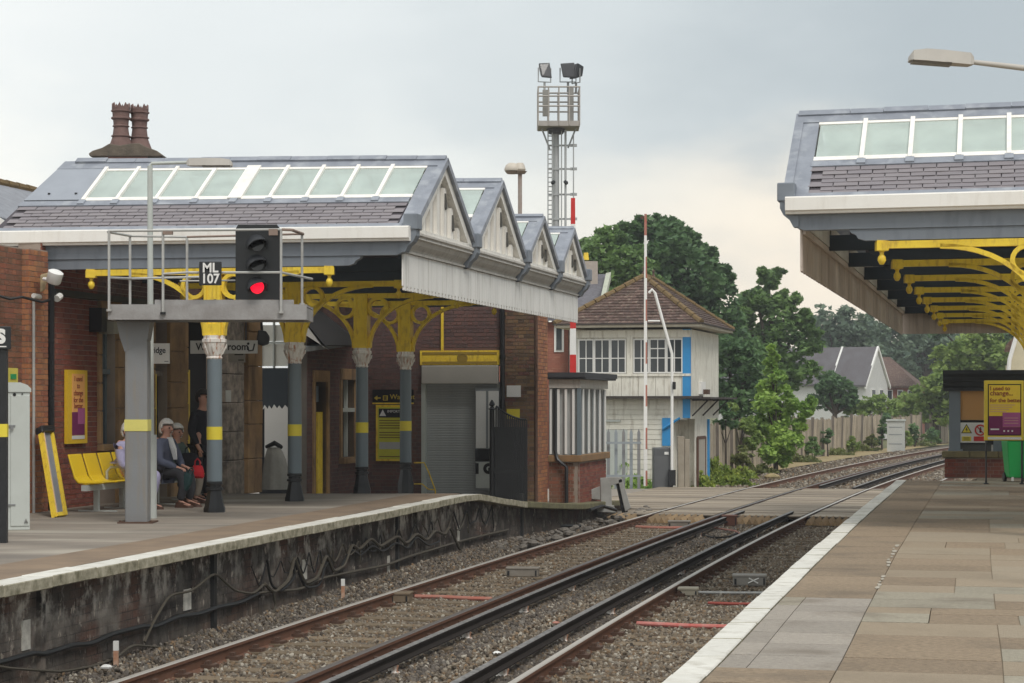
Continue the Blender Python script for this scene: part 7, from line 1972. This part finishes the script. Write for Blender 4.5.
# verges beyond the crossing
m = MB(); prev = None
for (x, Y) in fx:
    a_ = Vector((x + .1, Y, -1.10)); b_ = trk(Y + 0, -2.6, -1.10)
    if b_.x < a_.x + .3: b_.x = a_.x + .3
    if prev: m.quad(prev[0], prev[1], b_, a_)
    prev = (a_, b_)
m.build('verge', STRAW, kind='structure', fix=False)

# ---------------------------------------------------------------- light mast
YM = 70.0; sM = YM / 2000
c_ = at(556, 400, YM); c_.z = -1.1
t = root('light_mast', c_, 'tall grey lattice light mast with a caged platform and three black floodlights', 'light mast')
MAST = mat('mast_grey', (0.42, 0.43, 0.43), .5, .08, 3, metal=.1)
m = MB(); m.tube([c_, at(556, 131, YM)], [.13, .11], 12); m.build('mast_tube', MAST, t, smooth=True)
for x in (548, 552.3, 561.5, 565.5, 573.5):
    m = MB(); m.tube([at(x, 480, YM - .2), at(x, 130 if x < 570 else 133, YM - .2)], .04 if x == 565.5 else .022, 6); m.build('ladder_rail' if x != 565.5 else 'cable_duct', MAST, t)
m = MB()
for k in range(60):
    y = 136 + k * 4.6; m.tube([at(547.8, y, YM - .2), at(552.5, y, YM - .2)], .02, 4, cap=False)
m.build('ladder_rungs', MAST, t)['kind'] = 'stuff'
for y in (145.5, 169, 194.5, 219, 244):
    m = MB(); m.box(Fr(at(556, y, YM - .1)), -.30, .60, -.03, .03, -.03, .03); m.box(Fr(at(573, y, YM - .1)), -.1, .14, -.05, .05, -.04, .05); m.build('cross_bracket', MAST, t)
for x in (551.5, 567.5):
    m = MB(); m.lathe(at(x, 184, YM - .3), [(.04, 0), (.08, .06), (.05, .16)], 8, axis=(1 if x < 560 else -1, -.3, .9)); m.build('small_lamp', BLACK, t)
m = MB(); m.tube([at(541.5, 128, YM), at(550, 150, YM)], .03, 6); m.tube([at(576, 128, YM), at(568, 148, YM)], .03, 6); m.build('knee_brace', MAST, t)
m = MB(); m.lathe(at(556, 134, YM), [(.25, 0), (.34, .16)], 12); m.build('collar', mat('mast_dark', (.08, .08, .085)), t)
bz = at(0, 128, YM).z; tz = at(0, 90, YM).z; 
bw0, bw1 = at(538, 0, YM).x, at(579, 0, YM).x
m = MB(); m.box(WF, bw0, bw1, YM - .7, YM + .7, bz - .02, bz + .16); m.build('platform_floor', mat('basket_grey', (.40, .37, .34), .6), t)
BG = mat('basket_grey', (.40, .37, .34), .6)
for z_ in (tz, tz - (tz - bz) * .24, tz - (tz - bz) * .5):
    m = MB()
    for (x0, y0, x1, y1) in ((bw0, -.7, bw1, -.7), (bw0, .7, bw1, .7), (bw0, -.7, bw0, .7), (bw1, -.7, bw1, .7)): m.tube([(x0, YM + y0, z_), (x1, YM + y1, z_)], .03, 5)
    m.build('guard_rail', BG, t)
for dx in np.linspace(bw0, bw1, 5):
    for dy in (-.7, .7):
        m = MB(); m.tube([(dx, YM + dy, bz), (dx, YM + dy, tz)], .028, 5); m.build('guard_post', BG, t)
for dy in (-.25, .2):
    for x_ in (bw0, bw1): m = MB(); m.tube([(x_, YM + dy, bz), (x_, YM + dy, tz)], .025, 5); m.build('guard_post', BG, t)
m = MB(); m.box(Fr(at(546, 106, YM - .2)), -.12, .12, -.1, .1, -.35, .55); m.box(Fr(at(571, 108, YM - .2)), -.09, .09, -.1, .1, -.6, .7); m.build('control_box', mat('mast_box', (.30, .29, .27), .6), t)
for x, hd_, yt_, w_ in ((544.5, .25, 71, 6.5), (568, .05, 71, 8), (576, -.9, 72, 6)):
    c_ = at(x, yt_, YM - .1); fl = face_fr(c_, hd_)
    m = MB(); s2 = sM
    q0 = [fl.p(-w_ * s2, 7.5 * s2, .05), fl.p(w_ * s2 * .8, 8.5 * s2, .05), fl.p(w_ * s2, -8 * s2, .2), fl.p(-w_ * s2 * .7, -7.5 * s2, .2)]
    q1 = [fl.p(-w_ * s2 * .6, 5 * s2, -.28), fl.p(w_ * s2 * .5, 6 * s2, -.28), fl.p(w_ * s2 * .6, -4 * s2, -.2), fl.p(-w_ * s2 * .4, -4 * s2, -.2)]
    m.prism(q0, q1); o = m.build('floodlight', BLACK, t); bevel(o, .03)
    m = MB(); m.prism([p + fl.W * .015 for p in [fl.p(-w_ * s2 * .8, 6 * s2, .06), fl.p(w_ * s2 * .6, 7 * s2, .06), fl.p(w_ * s2 * .8, -6.4 * s2, .19), fl.p(-w_ * s2 * .5, -6 * s2, .19)]], [p + fl.W * .002 for p in [fl.p(-w_ * s2 * .8, 6 * s2, .06), fl.p(w_ * s2 * .6, 7 * s2, .06), fl.p(w_ * s2 * .8, -6.4 * s2, .19), fl.p(-w_ * s2 * .5, -6 * s2, .19)]]); m.build('lamp_glass', mat('flood_glass', (.06, .06, .065), .15), t)
    m = MB(); m.tube([fl.p(-w_ * s2, 3 * s2, 0), fl.p(-w_ * s2, -11 * s2, 0), fl.p(w_ * s2, -11 * s2, 0), fl.p(w_ * s2, 3 * s2, 0)], .025, 5); m.tube([fl.p(0, -11 * s2, 0), fl.p(0, -21 * s2, 0)], .04, 6); m.build('yoke', MAST if x == 544.5 else CONC, t)

# ---------------------------------------------------------------- houses
th = root('terraced_house', at(575, 400, 66), 'brick terraced house with grey slate roof glimpsed between the canopy and the signal box', 'house')
Yt2 = 66.0; sT = Yt2 / 2000
def T2(x, y, d=0): return at(x, y, Yt2 + d)
m = MB(); m.prism([(T2(480, 0).x, Yt2, -1.3), (T2(601, 0).x, Yt2, -1.3), (T2(601, 0).x, Yt2 + 6, -1.3), (T2(480, 0).x, Yt2 + 6, -1.3)], [(T2(480, 0).x, Yt2, T2(0, 322).z), (T2(601, 0).x, Yt2, T2(0, 322).z), (T2(601, 0).x, Yt2 + 6, T2(0, 322).z), (T2(480, 0).x, Yt2 + 6, T2(0, 322).z)])
m.build('wall', FARB, th)
brickwork(Fr((T2(480, 0).x, Yt2, 0), (1, 0, 0), (0, 0, 1), (0, -1, 0)), 2.2, T2(601, 0).x - T2(480, 0).x, 1.5, T2(0, 322).z, mat('terrace_brick', (.32, .13, .09), .9, rnd=.5, island=True, rndcol=[(.34, .13, .09), (.26, .10, .07), (.38, .18, .12)]), th)
m = MB(); m.prism([T2(480, 320, -.3), T2(604, 316, -.3), T2(606, 274, 3), T2(480, 276, 3)], [p - Vector((0, 0, .1)) for p in (T2(480, 320, -.3), T2(604, 316, -.3), T2(606, 274, 3), T2(480, 276, 3))]); m.build('roof_slope', mat('grey_house_slates', (.17, .165, .185), .7, .2, 8, col2=(.09, .085, .095), blotch=.7, bump=.3), th)
m = MB(); m.prism([T2(600, 300, -.4), T2(604, 302, -.4), T2(611, 272, 2.6), T2(606, 273, 2.6)], [p - Vector((0, 0, .25)) for p in (T2(600, 300, -.4), T2(604, 302, -.4), T2(611, 272, 2.6), T2(606, 273, 2.6))]); m.build('barge_board', mat('pale_green_trim', (.50, .52, .42), .7), th)
m = MB(); q = Fr(T2(588, 272, 2.5)); m.box(q, -.2, .32, -.3, .3, -1.5, .35); m.build('chimney', mat('house_chimney', (.44, .38, .33), .9, .15, 5), th)
m = MB(); m.lathe(T2(586, 260, 2.5), [(.11, 0), (.08, .25)], 8); m.build('chimney_pot', YEL, th)
f = MB(); q = Fr((T2(559, 0).x, Yt2 - .02, 0)); f.box(q, -.16, .16, -.02, .04, T2(0, 352).z, T2(0, 325).z); fr2 = f.build('window', WHITE, th)
m = MB(); m.box(q, -.09, .09, -.05, -.02, T2(0, 350).z, T2(0, 328).z); m.build('pane', GLASSD, fr2)
m = MB(); m.tube([T2(570, 320, -.1), T2(570, 470, -.1)], .05, 6); m.build('downpipe', BLACK, th)
m = MB(); m.box(Fr((T2(584, 0).x, Yt2 - .25, 0)), -.5, .55, -.2, .2, -1.2, T2(0, 318).z); m.build('bay_wall', STONEG, th)

def gable_block(t, px, Y, phi, L, half, ze, zr, wall_m, roof_m, z0=-1.2, hip=False):
    """ridge along direction phi from its right end at px; gable end on the right"""
    c = at(px, 403, Y); c.z = 0; d = Vector((math.cos(phi), -math.sin(phi), 0)); n = Vector((-d.y, d.x, 0))
    q = Fr(c, -d, n)
    m = MB(); m.box(q, 0, L, -half, half, z0, ze); m.build('wall', wall_m, t)
    if not hip:
        m = MB(); m.prism([q.p(0, -half, ze), q.p(0, half, ze), q.p(0, 0, zr)], [q.p(.2, -half, ze), q.p(.2, half, ze), q.p(.2, 0, zr)]); m.build('gable', wall_m, t)
        for s in (-1, 1):
            m = MB(); m.hexa([q.p(-.15, s * (half + .3), ze - .3), q.p(-.15, 0, zr + .05), q.p(-.15, 0, zr + .3), q.p(-.15, s * (half + .3), ze - .05), q.p(.0, s * (half + .3), ze - .3), q.p(.0, 0, zr + .05), q.p(.0, 0, zr + .3), q.p(.0, s * (half + .3), ze - .05)]); m.build('barge_board', WHITE, t)
    hp = 2.5 if hip else 0
    for s in (-1, 1):
        m = MB(); A_ = [q.p(-.1, s * (half + .3), ze - .15), q.p(L, s * (half + .3), ze - .15), q.p(L, 0, zr + .1), q.p(hp - .1, 0, zr + .1)]
        m.prism(A_, [p + Vector((0, 0, .15)) for p in A_]); m.build('roof_slope', roof_m, t)
    if hip:
        m = MB(); A_ = [q.p(-.1, -half - .3, ze - .15), q.p(-.1, half + .3, ze - .15), q.p(hp, 0, zr + .1)]; m.prism(A_, [p + Vector((0, 0, .15)) for p in A_]); m.build('roof_slope', roof_m, t)
    return q
HR_ = mat('house_roof', (0.14, 0.135, 0.145), .85, .12, 1.5, col2=(.10, .085, .09), blotch=.6)
Yh2 = 150.0; sh2 = Yh2 / 2000
t = root('white_house', at(860, 400, Yh2), 'white rendered house with two steep gables and a dark roof beyond the far fence', 'house')
hz_ = lambda py: E + (HY - py) * sh2
q = gable_block(t, 877, Yh2, .55, 3.6, 2.2, hz_(385), hz_(350), RENDER, HR_)
q2 = gable_block(t, 841.5, Yh2 + 1.5, .55, 4.5, 2.2, hz_(384), hz_(350), RENDER, HR_)
for v_ in (-.9, .7):
    f = MB(); f.box(q, -.08, .05, v_ - .35, v_ + .35, hz_(398), hz_(389)); fr2 = f.build('window', WHITE, t); m = MB(); m.box(q, -.12, -.08, v_ - .27, v_ + .27, hz_(397), hz_(390)); m.build('pane', GLASSD, fr2)
m = MB(); m.box(q, 1.4, 1.5, -2.32, -2.2, -1, hz_(386)); m.build('downpipe', AGREY, t)
t = root('brick_house', at(900, 400, Yh2 + 5), 'red brick house with a hipped brown roof to the right of the white house', 'house')
hz3 = lambda py: E + (HY - py) * (Yh2 + 6) / 2000
q = gable_block(t, 921, Yh2 + 6, .30, 4.2, 2.9, hz3(386), hz3(360), FARB, TILE, hip=True)
for k in range(5):
    u = .5 + k * .78; f = MB(); f.box(q, u - .22, u + .22, -2.96, -2.86, hz3(400), hz3(390)); fr2 = f.build('window', WHITE, t); m = MB(); m.box(q, u - .15, u + .15, -2.99, -2.96, hz3(399), hz3(391)); m.build('pane', GLASSD, fr2)
t = root('dark_roofed_house', at(820, 400, Yh2 + 12), 'dark slate roof of a house partly hidden by trees left of the white house', 'house')
gable_block(t, 836, Yh2 + 12, .45, 9, 3.0, E + 1.0, E + (HY - 356) * .081, RENDER, HR_)

# ---------------------------------------------------------------- trees and plants
LEAF = {'mid': foliage('leaf_mid', (0.25, 0.39, 0.12), (0.085, 0.155, 0.065)), 'dark': foliage('leaf_dark', (0.18, 0.30, 0.12), (0.06, 0.12, 0.06)),
        'pale': foliage('leaf_pale', (0.36, 0.46, 0.13), (0.15, 0.24, 0.07)), 'bright': foliage('leaf_bright', (0.46, 0.62, 0.15), (0.19, 0.34, 0.08)),
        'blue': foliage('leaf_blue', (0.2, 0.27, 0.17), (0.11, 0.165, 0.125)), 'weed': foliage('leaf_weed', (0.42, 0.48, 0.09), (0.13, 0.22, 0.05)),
        'olive': foliage('leaf_olive', (0.28, 0.31, 0.11), (0.13, 0.16, 0.06))}
def leafmesh(C, S, seed, flat=0.5):
    g = np.random.default_rng(seed); n = len(C)
    a = g.normal(size=(n, 3)); a /= np.linalg.norm(a, axis=1)[:, None]; a[:, 2] *= flat; a /= np.linalg.norm(a, axis=1)[:, None]
    b = np.cross(a, g.normal(size=(n, 3))); b /= np.linalg.norm(b, axis=1)[:, None]
    s = (S * g.uniform(.6, 1.35, n))[:, None]
    V = np.stack([C - a * s * .6, C - b * s * .33, C + a * s * .65, C + b * s * .33], 1).reshape(-1, 3)
    me = bpy.data.meshes.new('leaves')
    me.vertices.add(4 * n); me.vertices.foreach_set('co', V.ravel().astype(np.float32))
    me.loops.add(4 * n); me.loops.foreach_set('vertex_index', np.arange(4 * n, dtype=np.int32))
    me.polygons.add(n); me.polygons.foreach_set('loop_start', np.arange(0, 4 * n, 4, dtype=np.int32)); me.polygons.foreach_set('loop_total', np.full(n, 4, np.int32))
    me.update(); return me
TRI = [0]
def tree(name, label, lobes, Y, leaf, size, dens=1.0, base=None, trunk=.25, cat='tree', seed=1, group=None, zb=-1.2, depth=1.0, limbs=True, clump=.34):
    """lobes: (px, py, radius px); leaves gather in ragged clumps over each lobe"""
    g = np.random.default_rng(seed); s = Y / 2000
    bx = base if base is not None else lobes[0][0]
    org = at(bx, 403, Y); org.z = zb
    t = root(name, org, label, cat, group)
    pts = []; tops = []
    if cat == 'tree': lobes = list(lobes) + [(px + r * .85 * math.cos(a), py - r * .85 * math.sin(a), r * g.uniform(.16, .30)) for (px, py, r) in lobes for a in g.uniform(-.3, 3.4, 2 if Y < 80 else 4)]
    for (px, py, r) in lobes:
        R_ = r * s; c = np.array(at(px, py, Y + g.uniform(-1, 1) * R_ * .7 * depth))
        if r > 9 or len(tops) < 6: tops.append((c, R_))
        nc = max(5, int((26 if r > 9 else 9) * dens))
        d = g.normal(size=(nc, 3)); d /= np.linalg.norm(d, axis=1)[:, None]
        cc_ = c + d * R_ * g.uniform(.45, .92, nc)[:, None]
        cr = R_ * clump * g.uniform(.55, 1.25, nc)
        nl = np.maximum(20, (cr / size) ** 2 * 15 * dens).astype(int)
        for k in range(nc):
            n = int(nl[k]); e = g.normal(size=(n, 3)); e /= np.linalg.norm(e, axis=1)[:, None]
            rr_ = cr[k] * g.uniform(.35, 1.1, n) ** .6
            p = cc_[k] + e * rr_[:, None] * np.array([1.15, 1.15, .75]); pts.append(p)
        n = int((R_ / size) ** 2 * 3.2 * dens); e = g.normal(size=(n, 3)); e /= np.linalg.norm(e, axis=1)[:, None]; pts.append(c + e * (R_ * g.uniform(.1, .75, n))[:, None])
    P_ = np.concatenate(pts); P_ = P_[P_[:, 2] > zb - .02]; TRI[0] += 2 * len(P_)
    me = leafmesh(P_ - np.array(org), size, seed)
    me.materials.append(LEAF[leaf])
    o = bpy.data.objects.new('crown' if cat == 'tree' else 'foliage', me); COL.objects.link(o); o.parent = t
    m = MB(); top = max(tops, key=lambda q: q[0][2])
    ctr = Vector(np.mean([q[0] for q in tops], axis=0)); mid_ = org.lerp(ctr, .6)
    m.tube([org, org.lerp(mid_, .5), mid_, ctr], [trunk, trunk * .8, trunk * .6, trunk * .35], 8)
    if limbs:
        for c, R_ in tops: m.tube([mid_, mid_.lerp(Vector(c), .55) + Vector((0, 0, -.1 * R_)), Vector(c)], [trunk * .45, trunk * .28, trunk * .08], 6)
    m.build('trunk' if cat == 'tree' else 'stems', BARK, t)
    return t
tree('broadleaf_tree', 'largest dark broadleaf tree rising behind the signal box roof', [(640, 262, 32), (672, 250, 27), (690, 285, 34), (650, 300, 38), (715, 300, 24), (705, 335, 34), (668, 330, 34), (628, 240, 17), (700, 256, 16), (722, 276, 12), (655, 230, 15), (668, 228, 11), (640, 226, 9), (688, 240, 12), (728, 345, 26), (738, 318, 9), (630, 320, 30)], 92, 'dark', .26, 1.1, base=665, trunk=.5, seed=3)
tree('broadleaf_tree', 'lighter green rounded tree between the canopy gables and the signal box roof', [(600, 252, 22), (622, 262, 24), (600, 280, 24), (625, 290, 26), (585, 270, 14), (610, 310, 28), (612, 238, 13), (640, 275, 20)], 88, 'mid', .24, 1.1, base=610, trunk=.35, seed=5)
tree('broadleaf_tree', 'dark tree with a narrow raised top left of the low gable houses', [(769, 280, 10), (757, 298, 11), (788, 302, 12), (772, 310, 17), (798, 322, 15), (778, 340, 25), (808, 342, 16), (748, 340, 21), (765, 372, 28), (795, 374, 22), (743, 312, 12), (733, 324, 15), (748, 300, 8), (763, 272, 4), (780, 273, 5)], 104, 'mid', .27, 1.1, base=775, trunk=.4, seed=8)
tree('broadleaf_tree', 'dark shaded tree standing right against the signal box side', [(735, 375, 26), (745, 400, 26), (728, 350, 20), (750, 360, 18), (722, 395, 18)], 84, 'dark', .22, 1.0, base=738, trunk=.3, seed=10)
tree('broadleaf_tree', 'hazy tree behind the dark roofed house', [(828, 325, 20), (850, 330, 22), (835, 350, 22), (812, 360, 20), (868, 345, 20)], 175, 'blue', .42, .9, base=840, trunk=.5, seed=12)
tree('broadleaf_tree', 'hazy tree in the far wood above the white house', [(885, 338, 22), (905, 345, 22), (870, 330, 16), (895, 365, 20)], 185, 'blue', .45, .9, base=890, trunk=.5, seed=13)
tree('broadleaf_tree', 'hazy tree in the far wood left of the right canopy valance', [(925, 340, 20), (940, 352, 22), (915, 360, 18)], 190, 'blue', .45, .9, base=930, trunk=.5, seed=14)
tree('broadleaf_tree', 'pale green tree above the waiting shelter roof', [(950, 360, 18), (970, 352, 20), (960, 378, 20), (990, 350, 20), (938, 382, 18), (985, 375, 22), (1010, 360, 22)], 128, 'pale', .32, 1.0, base=965, trunk=.4, seed=15)
tree('broadleaf_tree', 'dark green tree below the far end valance of the right canopy', [(990, 325, 18), (965, 325, 18), (1012, 330, 22), (940, 328, 14), (1005, 350, 20)], 150, 'dark', .34, 1.0, base=990, trunk=.4, seed=16)
tree('broadleaf_tree', 'rounded tree between the brick house and the shelter', [(925, 392, 14), (940, 400, 16), (950, 412, 16), (930, 412, 14)], 128, 'pale', .28, 1.0, base=938, trunk=.25, seed=17)
tree('broadleaf_tree', 'dark bushy tree in front of the white house', [(828, 385, 13), (842, 392, 13), (835, 402, 14), (820, 398, 12), (851, 403, 9)], 125, 'dark', .25, 1.0, base=835, trunk=.25, seed=18)
tree('young_tree', 'bright green young tree with a pointed top before the far fence', [(771, 349, 3.5), (773, 357, 5), (770, 367, 7), (777, 378, 8), (768, 389, 10), (785, 395, 9), (766, 405, 12), (796, 404, 9), (781, 416, 13), (806, 412, 7), (762, 424, 10), (800, 428, 9), (775, 436, 15), (790, 442, 12), (752, 430, 5), (768, 453, 11), (784, 456, 11), (811, 402, 5)], 74, 'bright', .17, 1.25, base=776, trunk=.10, seed=20, clump=.4)
tree('hedge_bush', 'pale green bush above the far fence, left one', [(862, 408, 11), (880, 405, 12), (850, 412, 9), (895, 408, 11)], 126, 'pale', .24, 1.1, cat='bush', trunk=.08, seed=21)
tree('hedge_bush', 'pale green bush above the far fence, nearest the lineside cabinet', [(908, 402, 12), (925, 410, 12), (912, 415, 12), (936, 415, 12)], 132, 'pale', .24, 1.1, cat='bush', trunk=.08, seed=22)
tree('hedge_bush', 'dark bush in the fence gap left of the lineside cabinet', [(882, 428, 7), (878, 440, 6), (885, 418, 7)], 112, 'dark', .2, 1.0, cat='bush', trunk=.06, seed=23)
tree('hedge_bush', 'dark bush in the fence gap right of the lineside cabinet', [(914, 430, 7), (912, 440, 6), (932, 432, 7)], 120, 'dark', .2, 1.0, cat='bush', trunk=.06, seed=24)
tree('hedge_bush', 'green shrub between the signal box side and the timber fence', [(726, 412, 9), (732, 424, 6), (719, 424, 7)], 70, 'dark', .15, 1.1, cat='bush', trunk=.05, seed=25)
tree('hedge_bush', 'yellow green shrub peeping over the fence left of the young tree', [(733, 408, 7), (747, 425, 10), (752, 440, 10)], 73, 'pale', .14, 1.1, cat='bush', trunk=.05, seed=26)
tree('hedge_bush', 'dark ivy clump at the foot of the far fence', [(828, 432, 6), (826, 442, 5)], 98, 'dark', .16, 1.1, cat='bush', trunk=.05, seed=27)
for k_, (x_, y_, r_, Y_, lf_, w_) in enumerate(((812, 447, 8, 94, 'mid', 'just right of the young tree'), (852, 443, 6, 106, 'pale', 'below the white house gable'), (871, 441, 5, 110, 'olive', 'left of the fence gap'),
        (905, 438, 6, 116, 'pale', 'right behind the lineside cabinet'), (931, 436, 7, 124, 'mid', 'near the shelter end of the fence'), (742, 456, 9, 72, 'olive', 'left of the young tree trunk'))):
    tree('small_shrub', 'small shrub at the timber fence foot, ' + w_, [(x_, y_, r_), (x_ + r_ * .8, y_ + r_ * .5, r_ * .7), (x_ - r_ * .7, y_ + r_ * .4, r_ * .75), (x_ + 1, y_ - r_ * .8, r_ * .5)], Y_, lf_, .15, 1.0, cat='bush', trunk=.03, seed=60 + k_, limbs=False)
def weeds(name, label, spots, leaf, size, seed, n, kind='stuff'):
    g = np.random.default_rng(seed); pts = []
    for (px, py, w, h) in spots:    # base pixel, half width px, height px
        b = gp(px, py, -1.08); s = b.y / 2000
        ns = 26; m_per = int(n) // ns
        for q in range(ns):
            hx, hy = g.normal(0, .5) * w * s, abs(g.normal(0, .4)) * w * s; hh = h * s * g.uniform(.25, 1.15) * math.exp(-(hx / (w * s)) ** 2 * .7)
            zz = g.uniform(0, 1, m_per) ** .8 * hh; lx_, ly_ = g.normal(0, .12), g.normal(0, .12); sp_ = (.05 + .12 * (1 - zz / hh))
            pts.append(np.stack([b.x + hx + lx_ * zz + g.normal(0, 1, m_per) * sp_, b.y + .2 + hy + ly_ * zz + g.normal(0, 1, m_per) * sp_, b.z + zz], 1))
    P_ = np.concatenate(pts); TRI[0] += 2 * len(P_); me = leafmesh(P_, size, seed, flat=1.6); me.materials.append(LEAF[leaf])
    o = bpy.data.objects.new(name, me); COL.objects.link(o); return tag(o, label=label, kind=kind)
weeds('tall_weeds', 'yellow green flowering weeds at the right foot of the signal box', [(712, 485, 10, 26), (724, 484, 13, 18), (742, 480, 12, 12), (735, 486, 16, 9), (703, 488, 8, 16)], 'weed', .11, 31, 1500)
weeds('tall_weeds', 'green weeds in front of the palisade fence', [(625, 489, 10, 26), (637, 490, 12, 16), (618, 486, 8, 20), (648, 490, 8, 9)], 'bright', .11, 32, 1000)
weeds('verge_grass', 'rough grass along the foot of the timber fence', [(760, 474, 16, 9), (800, 462, 20, 7), (835, 455, 18, 7), (865, 451, 14, 6), (845, 452, 20, 4), (920, 446, 18, 5), (700, 482, 12, 10)], 'olive', .12, 33, 700)
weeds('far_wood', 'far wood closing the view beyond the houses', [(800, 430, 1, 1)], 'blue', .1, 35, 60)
# the far wood: one mass of ragged crowns
g = np.random.default_rng(77); pts = []
for k in range(60):
    x = g.uniform(690, 1080); top = 352 + 10 * math.sin(x * .05) + g.uniform(-8, 14); Y = g.uniform(215, 260); s = Y / 2000
    for j in range(9):
        r = g.uniform(9, 16) * s; c = np.array(at(x + g.uniform(-16, 16), top + g.uniform(0, 55), Y + g.uniform(-4, 4)))
        n = 210; e = g.normal(size=(n, 3)); e /= np.linalg.norm(e, axis=1)[:, None]; pts.append(c + e * (r * g.uniform(.5, 1.05, n))[:, None])
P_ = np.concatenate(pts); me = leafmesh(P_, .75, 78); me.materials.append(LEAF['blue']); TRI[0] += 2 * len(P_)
o = bpy.data.objects['far_wood']; o.data = me
print('leaf triangles', TRI[0])

# ---------------------------------------------------------------- a little damp air
m = MB(); m.box(WF, -1600, 1600, -400, 2600, -2.4, 15.6)
hz_m = bpy.data.materials.new('haze_air'); hz_m.use_nodes = True; hn = hz_m.node_tree.nodes; hn.clear()
ho = hn.new('ShaderNodeOutputMaterial'); hv = hn.new('ShaderNodeVolumePrincipled'); hv.inputs['Color'].default_value = (.93, .95, 1, 1); hv.inputs['Density'].default_value = .0007; hv.inputs['Anisotropy'].default_value = .2
hz_m.node_tree.links.new(hv.outputs[0], ho.inputs['Volume'])
m.build('haze', hz_m, kind='stuff')
